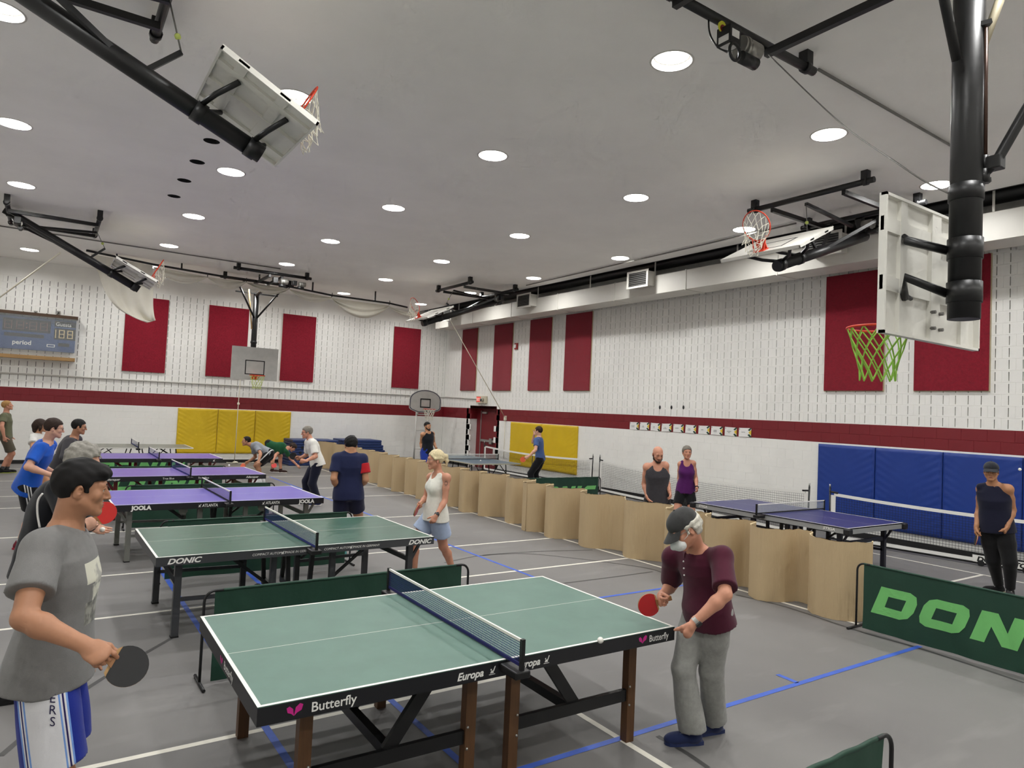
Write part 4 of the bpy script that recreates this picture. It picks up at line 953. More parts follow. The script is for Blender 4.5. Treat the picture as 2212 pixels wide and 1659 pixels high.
# ---- posters along the red stripe
M_PAPER = mat('paper_white', (232, 231, 228), 0.6); M_PG = mat('print_dark_green', (24, 62, 42), .6); M_PY = mat('print_yellow', (222, 190, 50), .6); M_PK = mat('print_text_grey', (70, 70, 72), .6)
TX = [('MINDFULNESS', '& AWARENESS'), ('GOAL', 'PROGRESS'), ('COPING', 'STYLES'), ('SELF', 'MANAGEMENT'), ('CONFIDENCE', ''), ('STRONG', 'RESILIENCE'), ('RESPECT', ''), ('LEADERSHIP', '& LEARNING'), ('RELATIONSHIP', 'SKILLS'), ('TEAMWORK', '')]
OR_ = ['first', 'second', 'third', 'fourth', 'fifth', 'sixth', 'seventh', 'eighth', 'ninth', 'tenth']
PXL = [1361, 1383, 1406, 1430, 1455, 1481.5, 1509.5, 1537, 1566.5, 1597]
for k, px in enumerate(PXL):
    ya = gx(px, 920, XR)[1]; w, h = .34, .205; zb = 1.825 + (.006 if k % 3 else 0); tl_ = .02 * math.sin(k * 2.3)
    t = thing('poster', 'small white poster with yellow and green corner, %s from the left of the row' % OR_[k], 'poster', (XR, ya - w / 2, zb), 0, 'posters along the red stripe')
    X0 = XR - .006
    def pq(a, b, c=0): return V(X0 - c - .010 * (1 - b / h) * (1 if k % 2 else .4), ya - a, zb + b + tl_ * (a / w) * (1 if k in (3, 8) else .3))
    MB().sheet([[pq(a, b) for a in np.linspace(0, w, 5)] for b in np.linspace(0, h, 5)], .0006).build('sheet', M_PAPER, t, world=True)
    MB().add([pq(w, .04, .0015), pq(w, h - .04, .0015), pq(w * .77, h * .5, .0015)], [(0, 1, 2)]).build('yellow_triangle', M_PY, t, world=True)
    MB().add([pq(w * .72, h * .78, .0016), pq(w * .9, h, .0016), pq(w, h, .0016), pq(w, h * .9, .0016), pq(w * .84, h * .66, .0016)], [(0, 1, 2, 3, 4)]).build('green_band', M_PG, t, world=True)
    MB().add([pq(w * .72, h * .22, .0016), pq(w * .84, h * .34, .0016), pq(w, h * .12, .0016), pq(w, 0, .0016), pq(w * .88, 0, .0016)], [(0, 1, 2, 3, 4)]).build('green_band', M_PG, t, world=True)
    for r_, s_ in enumerate(TX[k]):
        if s_:
            o = pq(w * .36, h * (.48 - .14 * r_), .0018); lettering(MB(), s_, .016, o, (0, -1, 0), (0, 0, 1), bold=.02, align='CENTER', xscale=.8).build('lettering', M_PK, t, world=True)
    MB().add([pq(.012, h * .82, .0016), pq(.03, h * .82, .0016), pq(.03, h * .92, .0016), pq(.012, h * .92, .0016)], [(0, 1, 2, 3)]).build('corner_mark', M_PG, t, world=True)
# ---- scoreboard in its wooden cage
M_SB = mat('scoreboard_blue', (36, 66, 118), 0.4, var=.05, vscale=1.5); M_SBK = mat('scoreboard_black', (18, 18, 20), 0.5)
M_LEDR = mat('led_unlit_red', (150, 96, 92), .5); M_LEDY = mat('led_amber', (232, 206, 150), .5, emit=.5)
M_WOODD = mat('wood_dark', (74, 52, 34), .6, var=.35, vscale=5, stretch=(.4, 4, 4)); M_WOODL = mat('wood_light', (168, 132, 84), .6, var=.3, vscale=5, stretch=(.4, 4, 4))
sb = thing('scoreboard', 'blue electronic scoreboard with Guests panel mounted on the far wall', 'scoreboard', (-.9, YB, 3.3))
ys = YB - .16
def sq(px, py, d=0): return gy(px, py, ys - d)
sx1, sz0, sz1 = sq(165, 700)[0], 3.335, 4.30
MB().rbox((-2.35, ys, sz0), (sx1, YB - .001, sz1), .01).build('cabinet', M_SB, sb, world=True)
def sbox(x0, x1, z0, z1, name, m, par=None, d=.004): return MB().box((x0, ys - d, z0), (x1, ys - .0005, z1)).build(name, m, par or sb, world=True)
def srect(px0, py0, px1, py1):
    a, b = sq(px0, py0), sq(px1, py1); return a[0], b[0], min(a[2], b[2]), max(a[2], b[2])
def led(mb, x, z, w, h, d=.006):
    """Seven-segment digit of round dots."""
    pts = set()
    for k in range(5): pts |= {(k / 4, 0), (k / 4, .5), (k / 4, 1)}
    for k in range(9): pts |= {(0, k / 8), (1, k / 8)}
    for a, b in pts: mb.lathe([(.001, 0), (.011, 0)], (0, 0, 0), 6); n = 12; mb.v[-n:] = [(x + a * w + p[0], ys - d, z + b * h + p[1]) for p in mb.v[-n:]]
bx0 = -1.18; 
clk = sbox(bx0, -.03, 3.86, 4.22, 'clock_window', M_SBK)
L = MB()
for k, dx in enumerate((.05, .33, .64, .90)): led(L, bx0 + dx, 3.93, .16, .22)
o = L.build('led_dots', M_LEDR, clk, world=True); o['kind'] = 'stuff'
for z in (3.98, 4.10): MB().lathe([(.001, 0), (.018, 0)], (0, 0, 0), 10).build('colon_dot', M_LEDR, clk).matrix_basis = Matrix.Translation(Vector((bx0 + .565, ys - .006, z)) - world_matrix(sb).translation) @ Matrix.Rotation(math.pi / 2, 4, 'X')
sbox(bx0 + .05, -.18, 3.70, 3.80, 'period_window', M_SBK)
gp = sbox(.06, .60, 4.08, 4.25, 'guests_panel', M_SBK)
lettering(MB(), 'Guests', .105, (.085, ys - .006, 4.11), (1, 0, 0), (0, 0, 1), bold=.015, xscale=.92).build('lettering', M_LETTER, gp, world=True)
gs = sbox(.06, .60, 3.70, 4.04, 'guest_score_window', M_SBK)
L = MB(); led(L, .19, 3.76, .12, .22); led(L, .40, 3.76, .12, .22)
for k in range(9): led(L, .10, 3.76 + k * .0275, .0001, .0001) if False else None
for k in range(8):
    L.lathe([(.001, 0), (.011, 0)], (0, 0, 0), 6); L.v[-12:] = [(.10 + p[0], ys - .006, 3.76 + k * .031 + p[1]) for p in L.v[-12:]]
o = L.build('led_dots', M_LEDY, gs, world=True); o['kind'] = 'stuff'
sbox(.18, .46, 3.50, 3.60, 'bonus_window', M_SBK)
lettering(MB(), 'period', .125, (-.93, ys - .003, 3.48), (1, 0, 0), (0, 0, 1), bold=.02, xscale=.95).build('lettering', M_LETTER, sb, world=True)
lg = sbox(-.10, .10, 3.46, 3.54, 'maker_plate', M_LETTER, d=.003); sbox(-.08, .08, 3.475, 3.525, 'plate_inset', M_SB, lg, d=.0045)
sbox(-1.75, -1.30, 3.50, 4.22, 'home_score_window', M_SBK)
cg = thing('scoreboard_cage', 'dark wooden beam and ledge with clear cover enclosing the scoreboard', 'scoreboard cage', (-.9, YB, 3.05))
MB().box((-2.6, YB - .34, 4.33), (sx1 + .03, YB - .001, 4.42)).build('top_beam', M_WOODD, cg, world=True)
MB().box((-2.6, YB - .36, 3.07), (sx1 + .02, YB - .001, 3.11)).build('ledge', M_WOODL, cg, world=True)
MB().box((-2.6, YB - .36, 3.11), (sx1 + .02, YB - .33, 3.17)).build('ledge_lip', M_WOODL, cg, world=True)
M_PLEXI = mat('clear_cover', (235, 240, 240), 0.04, alpha=.10)
MB().box((-2.6, YB - .345, 3.17), (sx1 + .015, YB - .341, 4.33)).build('clear_cover', M_PLEXI, cg, world=True)
for (px, rgb, nm) in ((6, (150, 196, 60), 'lime green'), (24, (140, 60, 60), 'dark red'), (69, (214, 206, 110), 'pale yellow'), (93, (226, 130, 104), 'coral'), (105, (226, 160, 110), 'peach')):
    p = gy(px, 768, YB - .25); o = MB().sphere((0, 0, 0), .033, 10).build('lost_ball', mat('ball_' + nm.replace(' ', '_'), rgb, .7)); o.location = (p[0], YB - .25, 3.11 + .033)
    tag(o, '%s ball lying on the scoreboard ledge' % nm, 'ball', 'balls on the scoreboard ledge')
M_BOXG = mat('outlet_grey', (150, 148, 142), .5)
for px, lb in ((77, 'grey outlet box with black plug above the scoreboard'), (126.5, 'grey outlet box above the right end of the scoreboard')):
    c = gy(px, 676, YB - .03); t = thing('outlet_box', lb, 'outlet', (c[0], YB, c[2]), 0, 'outlets above the scoreboard')
    MB().rbox((c[0] - .045, YB - .05, c[2] - .06), (c[0] + .045, YB - .001, c[2] + .06), .006).build('box', M_BOXG, t, world=True)
    MB().box((c[0] - .02, YB - .075, c[2] - .02), (c[0] + .02, YB - .05, c[2] + .02)).build('plug', M_BLACK, t, world=True)
    MB().tube(catmull([(c[0], YB - .07, c[2] - .02), (c[0] - .12, YB - .09, c[2] - .10), (c[0] - .30, YB - .12, 4.45)], 5), .008, 6).build('cord', M_BLACK, t, world=True)
# ---- conduit along the far wall to the exit sign
M_COND = mat('conduit_paint', (206, 203, 196), .5)
o = MB().tube([(XL, YB - .03, 2.615), (XR - .03, YB - .03, 2.635), (XR - .03, YB - .2, 2.635), (XR - .03, 21.95, 2.58)], .022, 8).build('wall_conduit', M_COND)
tag(o, 'long thin painted conduit along the far wall leading to the exit sign', 'conduit')
ex = thing('exit_sign', 'beige exit sign with red letters and a round lamp above the red door', 'exit sign', (XR, 21.57, 2.42))
MB().rbox((XR - .10, 21.25, 2.42), (XR - .002, 21.90, 2.69), .01).build('housing', mat('sign_beige', (206, 198, 176), .5), ex, world=True)
fc = MB().box((XR - .104, 21.58, 2.47), (XR - .1, 21.87, 2.66)).build('red_face', mat('sign_red', (206, 60, 52), .5, emit=.6), ex, world=True)
lettering(MB(), 'EXIT', .11, (XR - .106, 21.86, 2.51), (0, -1, 0), (0, 0, 1), bold=.01, xscale=.68).build('lettering', mat('sign_letter', (246, 226, 214), .5, emit=.5), fc, world=True)
hd = MB().cyl((XR - .10, 21.42, 2.55), (XR - .20, 21.40, 2.54), .07, 16).build('lamp_head', mat('lamp_head_grey', (170, 166, 150), .4), ex, world=True)
MB().cyl((XR - .201, 21.40, 2.54), (XR - .206, 21.40, 2.54), .05, 16).build('lamp_lens', M_BLACK, hd, world=True)
# ---- door in its recess
M_DOOR = mat('door_red', (118, 20, 30), .45, var=.05)
dr = thing('door_1', None, None, (XR + .3, 21.5, 0)); dr['kind'] = 'structure'
MB().box((XR + .32, DOOR[0] - .02, 0), (XR + .42, DOOR[1] + .02, 11 * CH)).build('frame_panel', M_RED, dr, world=True)
MB().rbox((XR + .27, DOOR[0] + .06, .012), (XR + .32, DOOR[1] - .42, 2.12), .005).build('door_leaf', M_DOOR, dr, world=True)
MB().box((XR + .255, DOOR[1] - .42, 0), (XR + .325, DOOR[1] - .37, 2.15)).build('hinge_post', M_STEEL, dr, world=True)
bar_ = MB().box((XR + .20, DOOR[0] + .1, 1.0), (XR + .25, DOOR[1] - .46, 1.08)).build('push_bar', M_STEEL, dr, world=True)
MB().rbox((XR + .18, DOOR[0] + .55, .93), (XR + .27, DOOR[0] + .72, 1.14), .008).build('latch_box', M_STEEL, bar_, world=True)
MB().rbox((XR + .2, DOOR[1] - .85, 2.04), (XR + .27, DOOR[1] - .55, 2.11), .006).build('door_closer', M_STEEL, dr, world=True)
# ---- small devices on the right wall
c = gx(1115, 748, XR - .03); fa = thing('fire_alarm', 'small red and white fire alarm between two red panels', 'alarm', (XR, c[1], c[2]))
MB().rbox((XR - .05, c[1] - .09, c[2] - .11), (XR - .002, c[1] + .09, c[2] + .11), .01).build('housing', mat('alarm_red', (150, 40, 40), .5), fa, world=True)
MB().rbox((XR - .075, c[1] - .03, c[2] - .06), (XR - .05, c[1] + .07, c[2] + .06), .008).build('strobe', M_LABEL, fa, world=True)
c = gx(1063, 692, XR - .1); sp = thing('caged_speaker', 'small grey caged speaker hanging under the duct', 'speaker', (XR, c[1], c[2]))
MB().rbox((XR - .16, c[1] - .09, c[2] - .14), (XR - .02, c[1] + .09, c[2] + .12), .01).build('speaker_box', mat('speaker_grey', (120, 118, 112), .6), sp, world=True)
for k in range(6): MB().box((XR - .17, c[1] - .1, c[2] - .14 + k * .05), (XR - .16, c[1] + .1, c[2] - .13 + k * .05)).build('cage_bar', M_STEEL, sp, world=True)
MB().cyl((XR - .09, c[1], c[2] + .12), (XR - .09, c[1], 5.5), .015, 8).build('conduit_drop', M_COND, sp, world=True)
for k, px in enumerate((1425.5, 1450.5, 1476.5)):
    c = gx(px, 880, XR - .004); o = MB().sphere((0, 0, 0), .04, 10, (.35, .8, 1.3)).build('wall_fitting', M_BLACK); o.location = (XR - .008, c[1], c[2])
    tag(o, 'small black wall fitting above the posters, %s from left' % OR_[k], 'fitting', 'black fittings above the posters')
# ---- ropes
M_ROPE = mat('rope_white', (226, 220, 200), .8)
p0 = gy(968, 684, 17.85); p1 = gx(1091, 902, XR - .05)
rp = thing('hoist_rope', 'white rope running from the corner goal down to a cleat beside the door', 'rope', (p1[0], p1[1], 0))
MB().tube([p0, p1], .012, 6).build('rope_run', M_ROPE, rp, world=True)
MB().tube([p1, (XR - .03, p1[1], .5)], .010, 6).build('rope_tail', M_ROPE, rp, world=True)
MB().rbox((XR - .08, p1[1] - .05, p1[2] - .10), (XR - .002, p1[1] + .05, p1[2] + .06), .015).build('cleat', M_ROPE, rp, world=True)
p0 = gy(130, 546, 17.8); rp = thing('hoist_rope', 'white rope slanting down left from the left folded goal', 'rope', p0)
MB().tube([p0, gy(0, 642, 21.0), gy(-60, 690, 22.5)], .018, 6).build('rope_run', M_ROPE, rp, world=True)
yq = 23.3; rp = thing('hoist_rope', 'white rope hanging before the yellow pads with a loop on the floor', 'rope', gz(506, 1000))
MB().tube([gy(520, 812, yq), gy(515, 870, yq), gy(509, 960, yq), gz(506, 999)], .012, 6).build('rope_run', M_ROPE, rp, world=True)
MB().rbox(gy(515, 872, yq) - .035, gy(515, 872, yq) + .035, .015).build('knot', M_ROPE, rp, world=True)
lp = gz(520, 1000); MB().tube([(lp[0] + .42 * math.cos(a) * (1 + .15 * math.sin(3 * a)), lp[1] + .18 * math.sin(a), .012) for a in np.linspace(0, 2 * math.pi, 28)[:-1]], .012, 6, closed=True).build('floor_loop', M_ROPE, rp, world=True)
lp = gz(508, 1002); MB().sphere((lp[0], lp[1], .05), .06, 8, (1.6, 1, .7)).build('rope_heap', M_ROPE, rp, world=True)
# thin conduits on the ceiling
for a, b, lb in ((gz(1768, 150, 5.95), gz(2060, 318, 5.95), 'thin grey conduit on the ceiling running from the near goal frame'), ((-1.5, 19.84, 5.95), (5.3, 19.87, 5.95), 'thin grey conduit on the ceiling before the curtain track'), ((11.62, 16.6, 5.95), (11.45, 7.6, 5.95), 'thin grey conduit on the ceiling beside the air duct')):
    a, b = V(*a), V(*b); b = a + (b - a) * 1.0
    tag(MB().cyl(a, b, .016, 8).build('ceiling_conduit', M_CABLE), lb, 'conduit', 'ceiling conduits')
# ---- stacks of folded mats
def mat_stack(px0, px1, ytop, ym, dep, n, lbl, grp):
    a = gy(px0, ytop, ym); b = gy(px1, ytop, ym); H = a[2]; th = H / n
    for k in range(n):
        ox = .05 * math.sin(k * 2.1 + px0); 
        t = thing('folded_mat', '%s folded blue gym mat, %s from the floor' % (lbl, OR_[k]), 'gym mat', ((a[0] + b[0]) / 2 + ox, ym + dep / 2, k * th), 0, grp)
        w2 = (b[0] - a[0]) / 2 * (1.0 if k < n - 2 else .97) + (.05 if k == n - 3 else 0)
        for j in (0, 1): MB().rbox((-w2, -dep / 2, j * th / 2 + .003), (w2, dep / 2, (j + 1) * th / 2 - .001), .02).build('mat_layer', M_MATB, t)
        MB().box((-w2 * .55, -dep / 2 - .004, th * .25), (-w2 * .45, -dep / 2, th * .75)).build('hook_strap', M_BLACKM, t)
mat_stack(628, 730, 950, 23.3, 1.1, 5, 'left stack', 'left stack of blue mats')
mat_stack(744, 829, 950, 23.3, 1.1, 5, 'right stack', 'right stack of blue mats')
# ---- portable fan-shaped hoop
yh = 23.35; fb = thing('portable_hoop', 'portable basketball hoop with fan-shaped grey board on a white stand', 'basketball hoop', gz(918, 1005))
cx_ = gy(919, 870, yh)[0]
zb_, zt_ = gy(919, 892, yh)[2], gy(919, 842, yh)[2]; hw = (gy(954, 870, yh)[0] - gy(886, 868, yh)[0]) / 2; hh = zt_ - zb_
PF = [(-.45, 0), (.45, 0), (.9, .12), (1.0, .2), (1.0, .55)] + [(math.cos(a), .55 + .45 * math.sin(a)) for a in np.linspace(.25, math.pi - .25, 11)] + [(-1.0, .55), (-1.0, .2), (-.9, .12)]
bdp = MB().prism([(a * hw, b * hh) for a, b in PF], (cx_, yh, zb_), (1, 0, 0), (0, 0, 1), (0, 1, 0), .03).build('backboard', M_BOARDG, fb, world=True)
k = len(PF); I_ = [(a * .93, .5 + (b - .5) * .90) for a, b in PF]; I2 = [(a * .97, .5 + (b - .5) * .955) for a, b in PF]
MB().add([(cx_ + a * hw, yh - .003, zb_ + b * hh) for a, b in I2] + [(cx_ + a * hw, yh - .003, zb_ + b * hh) for a, b in I_], [(i, (i + 1) % k, k + (i + 1) % k, k + i) for i in range(k)]).build('border_line', mat('border_navy', (24, 30, 60), .5), bdp, world=True)
for a0, a1, b0, b1 in ((-.33, .33, .22, .27), (-.33, .33, .57, .62), (-.33, -.27, .27, .57), (.27, .33, .27, .57)):
    MB().box((cx_ + a0 * hw, yh - .004, zb_ + b0 * hh), (cx_ + a1 * hw, yh - .001, zb_ + b1 * hh)).build('target_line', M_BLACKM, bdp, world=True)
rc = V(cx_, yh - .36, zb_ + .17 * hh)
rm = MB().tube([rc + V(.225 * math.cos(a), .225 * math.sin(a), 0) for a in np.linspace(0, 2 * math.pi, 25)[:-1]], .0095, 8, closed=True).build('rim', M_ORANGE, fb, world=True)
MB().box((cx_ - .08, yh - .14, rc[2] - .01), (cx_ + .08, yh, rc[2] + .005)).build('rim_bracket', M_ORANGE, rm, world=True)
hoop_net(MB(), rc, (0, 0, -1), (1, 0, 0), (0, 1, 0), w=.006).build('hoop_net', M_NETW, rm, world=True)
M_STAND = mat('stand_white', (222, 221, 216), .4)
for s in (-.25, .25):
    MB().cyl((cx_ + s, yh + .25, .1), (cx_ + s, yh + .2, zb_ + .3), .03, 10).build('stand_pole', M_STAND, fb, world=True)
    MB().cyl((cx_ + s, yh + .2, zb_ - .1), (cx_ + s, yh + .03, zb_ + .1), .025, 8).build('board_arm', M_STAND, fb, world=True)
for z in (.6, 1.3, 1.9): MB().cyl((cx_ - .25, yh + .24, z), (cx_ + .25, yh + .24, z), .02, 8).build('stand_rung', M_STAND, fb, world=True)
MB().rbox((cx_ - .4, yh - .1, 0), (cx_ + .4, yh + .7, .16), .05).build('base_tank', M_BLACK, fb, world=True)
# ---- balls
M_BALL = mat('ball_white', (238, 236, 228), .5)
def ball(p, lb):
    o = MB().sphere((0, 0, 0), .02, 14).build('table_tennis_ball', M_BALL); o.location = [float(a) for a in p]; tag(o, lb, 'ball', 'table tennis balls')
b1 = gz(1297, 1383, .78); ball(b1, 'white ball bouncing at the near edge of the closest green table')
ball(gz(1038, 995, .78), 'white ball on the thin slate table')
ball(gd(495, 1005, depth_of((3.2, 15.0, .9))), 'white ball in the air above the violet table end')
ball(gd(2203, 1014, depth_of((10.0, 4.2, 1.5))), 'white ball in flight beside the man in the cap')
# ================================================================ PEOPLE: smooth implicit bodies meshed by surface nets
def _unit(v): v = np.asarray(v, float); return v / (np.linalg.norm(v) + 1e-12)
class Field:
    """List of implicit shapes blended smoothly; mesh() gives quads of the zero surface."""
    def __init__(s): s.ops = []; s.lo = np.full(3, 1e9); s.hi = np.full(3, -1e9); s.disp = None
    def _grow(s, lo, hi): s.lo = np.minimum(s.lo, lo); s.hi = np.maximum(s.hi, hi)
    def cone(s, a, b, ra, rb, k=.02, op='u'):
        a, b = V(*a), V(*b); m = max(ra, rb); lo, hi = np.minimum(a, b) - m, np.maximum(a, b) + m; ab = b - a; L2 = ab @ ab + 1e-12
        def f(X, Y, Z):
            t = np.clip(((X - a[0]) * ab[0] + (Y - a[1]) * ab[1] + (Z - a[2]) * ab[2]) / L2, 0, 1)
            return np.sqrt((X - a[0] - t * ab[0]) ** 2 + (Y - a[1] - t * ab[1]) ** 2 + (Z - a[2] - t * ab[2]) ** 2) - (ra + (rb - ra) * t)
        s.ops.append((op, f, lo, hi, k))
        if op == 'u': s._grow(lo, hi)
        return s
    def sleeve(s, a, b, ra, rb, k=.02):
        """Cone with a flat open-looking end at b."""
        a, b = V(*a), V(*b); n = _unit(b - a); L = np.linalg.norm(b - a); e = b + n * .1; re = rb + (rb - ra) * .1 / L; m = max(ra, rb); lo, hi = np.minimum(a, b) - m, np.maximum(a, b) + m; ab = e - a; L2 = ab @ ab
        def f(X, Y, Z):
            t = np.clip(((X - a[0]) * ab[0] + (Y - a[1]) * ab[1] + (Z - a[2]) * ab[2]) / L2, 0, 1)
            d = np.sqrt((X - a[0] - t * ab[0]) ** 2 + (Y - a[1] - t * ab[1]) ** 2 + (Z - a[2] - t * ab[2]) ** 2) - (ra + (re - ra) * t)
            return np.maximum(d, (X - b[0]) * n[0] + (Y - b[1]) * n[1] + (Z - b[2]) * n[2])
        s.ops.append(('u', f, lo, hi, k)); s._grow(lo, hi); return s
    def chain(s, P, R, k=.02, op='u'):
        for a, b, ra, rb in zip(P[:-1], P[1:], R[:-1], R[1:]): s.cone(a, b, ra, rb, k, op)
        return s
    def ell(s, c, r, A=None, k=.02, op='u'):
        """Ellipsoid; A rows are its axes."""
        c = V(*c); r = V(*r); A = np.eye(3) if A is None else np.asarray(A, float); ext = np.sqrt(((A * r[:, None]) ** 2).sum(0)); lo, hi = c - ext, c + ext
        def f(X, Y, Z):
            q = [(X - c[0]) * A[i, 0] + (Y - c[1]) * A[i, 1] + (Z - c[2]) * A[i, 2] for i in range(3)]
            k0 = np.sqrt(sum((q[i] / r[i]) ** 2 for i in range(3))); k1 = np.sqrt(sum((q[i] / r[i] ** 2) ** 2 for i in range(3))) + 1e-9
            return k0 * (k0 - 1) / k1
        s.ops.append((op, f, lo, hi, k))
        if op == 'u': s._grow(lo, hi)
        return s
    def loft(s, P, a, left, front, L, prof, bulge=0.0, k=.03, tmin=None, tmax=None):
        """Body of elliptic sections along axis a from P; prof rows (t, rx, ry, offset to front)."""
        P = V(*P); pr = np.array(prof, float); m = pr[:, 1:3].max() + .05; e0, e1 = P + a * L * pr[0, 0], P + a * L * pr[-1, 0]
        lo, hi = np.minimum(e0, e1) - m, np.maximum(e0, e1) + m; t0, t1 = pr[0, 0], pr[-1, 0]
        def f(X, Y, Z):
            dx, dy, dz = X - P[0], Y - P[1], Z - P[2]
            t = (dx * a[0] + dy * a[1] + dz * a[2]) / L; tc = np.clip(t, t0, t1)
            u = dx * left[0] + dy * left[1] + dz * left[2]; w = dx * front[0] + dy * front[1] + dz * front[2]
            rx, ry, of = np.interp(tc, pr[:, 0], pr[:, 1]), np.interp(tc, pr[:, 0], pr[:, 2]), np.interp(tc, pr[:, 0], pr[:, 3])
            w = w - of + bulge * 4 * np.clip(tc, 0, 1) * (1 - np.clip(tc, 0, 1))
            k0 = np.sqrt((u / rx) ** 2 + (w / ry) ** 2); k1 = np.sqrt((u / rx ** 2) ** 2 + (w / ry ** 2) ** 2) + 1e-6
            d = k0 * (k0 - 1) / k1; d = np.where(k0 < .05, -np.minimum(rx, ry), d)
            ex = np.abs(t - tc) * L; return np.where(ex > 0, np.maximum(d, ex), np.maximum(d, np.maximum(t - t1, t0 - t) * L))
        s.ops.append(('u', f, lo, hi, k)); s._grow(lo, hi); return s
    def cut(s, p, n):
        """Remove the half space beyond p in direction n."""
        p, n = V(*p), _unit(n)
        s.ops.append(('c', lambda X, Y, Z: (X - p[0]) * n[0] + (Y - p[1]) * n[1] + (Z - p[2]) * n[2], None, None, 0)); return s
    def keep(s, f): s.ops.append(('c', f, None, None, 0)); return s
    def eval(s, lo, hi, h):
        n = np.maximum(2, np.ceil((hi - lo) / h).astype(int) + 1); ax = [lo[i] + h * np.arange(n[i], dtype=np.float32) for i in range(3)]
        F = np.full(n, .4, np.float32)
        for op, f, l, hh, k in s.ops:
            if l is None: sl = (slice(None),) * 3
            else:
                m = k + 3 * h; i0 = np.maximum(0, np.floor((l - m - lo) / h).astype(int)); i1 = np.minimum(n, np.ceil((hh + m - lo) / h).astype(int) + 1)
                if np.any(i1 <= i0): continue
                sl = tuple(slice(a, b) for a, b in zip(i0, i1))
            X, Y, Z = ax[0][sl[0]][:, None, None], ax[1][sl[1]][None, :, None], ax[2][sl[2]][None, None, :]
            d = f(X, Y, Z).astype(np.float32); G = F[sl]
            if op == 'u':
                if k > 0: q = np.maximum(k - np.abs(G - d), 0) / k; F[sl] = np.minimum(G, d) - q * q * k * .25
                else: F[sl] = np.minimum(G, d)
            elif op == 's':
                d = -d; q = np.maximum(k - np.abs(G - d), 0) / max(k, 1e-6); F[sl] = np.maximum(G, d) + q * q * k * .25
            else: F[sl] = np.maximum(G, d)
        if s.disp is not None:
            m = np.abs(F) < .035; I = np.nonzero(m); P = np.stack([ax[i][I[i]] for i in range(3)], -1); F[I] += s.disp(P).astype(np.float32)
        return F
    def mesh(s, h, fine=(), lo=None, hi=None, clip=None):
        lo = s.lo - 2.5 * h if lo is None else lo; hi = s.hi + 2.5 * h if hi is None else hi
        v, q = surface_nets(s.eval(lo, hi, h), lo, h)
        for (l, hh, hf) in fine:
            l, hh = V(*l), V(*hh); c = v[q].mean(1); ins = np.all((c > l + 2 * hf) & (c < hh - 2 * hf), 1); q = q[~ins]
            v2, q2 = surface_nets(s.eval(l, hh, hf), l, hf); q = np.concatenate([q, q2 + len(v)]); v = np.concatenate([v, v2])
        return v, q
def surface_nets(F, lo, h):
    S = F < 0; n = np.array(F.shape)
    cnt = np.zeros(n - 1, np.int8)
    for i in (0, 1):
        for j in (0, 1):
            for k in (0, 1): cnt += S[i:n[0] - 1 + i, j:n[1] - 1 + j, k:n[2] - 1 + k]
    I = np.argwhere((cnt > 0) & (cnt < 8))
    if not len(I): return np.zeros((0, 3)), np.zeros((0, 4), int)
    C = [(i, j, k) for i in (0, 1) for j in (0, 1) for k in (0, 1)]
    val = np.stack([F[I[:, 0] + c[0], I[:, 1] + c[1], I[:, 2] + c[2]] for c in C], 1).astype(float)
    acc = np.zeros((len(I), 3)); num = np.zeros(len(I))
    for a in range(8):
        for b in range(a + 1, 8):
            if sum(abs(C[a][i] - C[b][i]) for i in range(3)) == 1:
                va, vb = val[:, a], val[:, b]; m = (va < 0) != (vb < 0); t = np.where(m, va / np.where(m, va - vb, 1), 0)
                p = V(*C[a]) + t[:, None] * (V(*C[b]) - V(*C[a])); acc[m] += p[m]; num += m
    vs = lo + h * (I + acc / num[:, None])
    idg = np.full(n - 1, -1, np.int64); idg[I[:, 0], I[:, 1], I[:, 2]] = np.arange(len(I)); Q = []
    for ax in range(3):
        o = [0, 1, 2]; o.remove(ax); b, c = o
        sa = [slice(None)] * 3; sb = [slice(None)] * 3; sa[ax] = slice(0, n[ax] - 1); sb[ax] = slice(1, n[ax])
        for d in (b, c): sa[d] = slice(1, n[d] - 1); sb[d] = slice(1, n[d] - 1)
        A, B_ = S[tuple(sa)], S[tuple(sb)]; E = np.argwhere(A != B_)
        if not len(E): continue
        fl = A[E[:, 0], E[:, 1], E[:, 2]]; P = E.copy(); P[:, b] += 1; P[:, c] += 1
        def cell(db, dc):
            q = P.copy(); q[:, b] += db; q[:, c] += dc; return idg[q[:, 0], q[:, 1], q[:, 2]]
        quad = np.stack([cell(-1, -1), cell(0, -1), cell(0, 0), cell(-1, 0)], 1)
        if ax == 1: fl = ~fl
        quad[~fl] = quad[~fl][:, ::-1]; Q.append(quad)
    Q = np.concatenate(Q); Q = Q[(Q >= 0).all(1)]
    return vs, Q
def mesh_obj(name, v, q, m, parent, smooth_iter=0):
    """Link a quad mesh (world coordinates) as a part of parent."""
    me = bpy.data.meshes.new(name); M = world_matrix(parent).inverted(); R = np.array(M)[:3, :3]; T = np.array(M)[:3, 3]
    v = v @ R.T + T; nv, nq = len(v), len(q)
    me.vertices.add(nv); me.vertices.foreach_set('co', v.astype(np.float32).ravel()); me.loops.add(nq * 4); me.loops.foreach_set('vertex_index', q.astype(np.int32).ravel())
    me.polygons.add(nq); me.polygons.foreach_set('loop_start', (np.arange(nq) * 4).astype(np.int32)); me.polygons.foreach_set('loop_total', np.full(nq, 4, np.int32))
    me.polygons.foreach_set('use_smooth', np.ones(nq, bool)); me.materials.append(m); me.update(calc_edges=True)
    o = bpy.data.objects.new(name, me); COL.objects.link(o); o.parent = parent; return o
def add_attr(o, name, vals):
    a = o.data.attributes.new(name, 'FLOAT', 'POINT'); a.data.foreach_set('value', np.asarray(vals, np.float32))
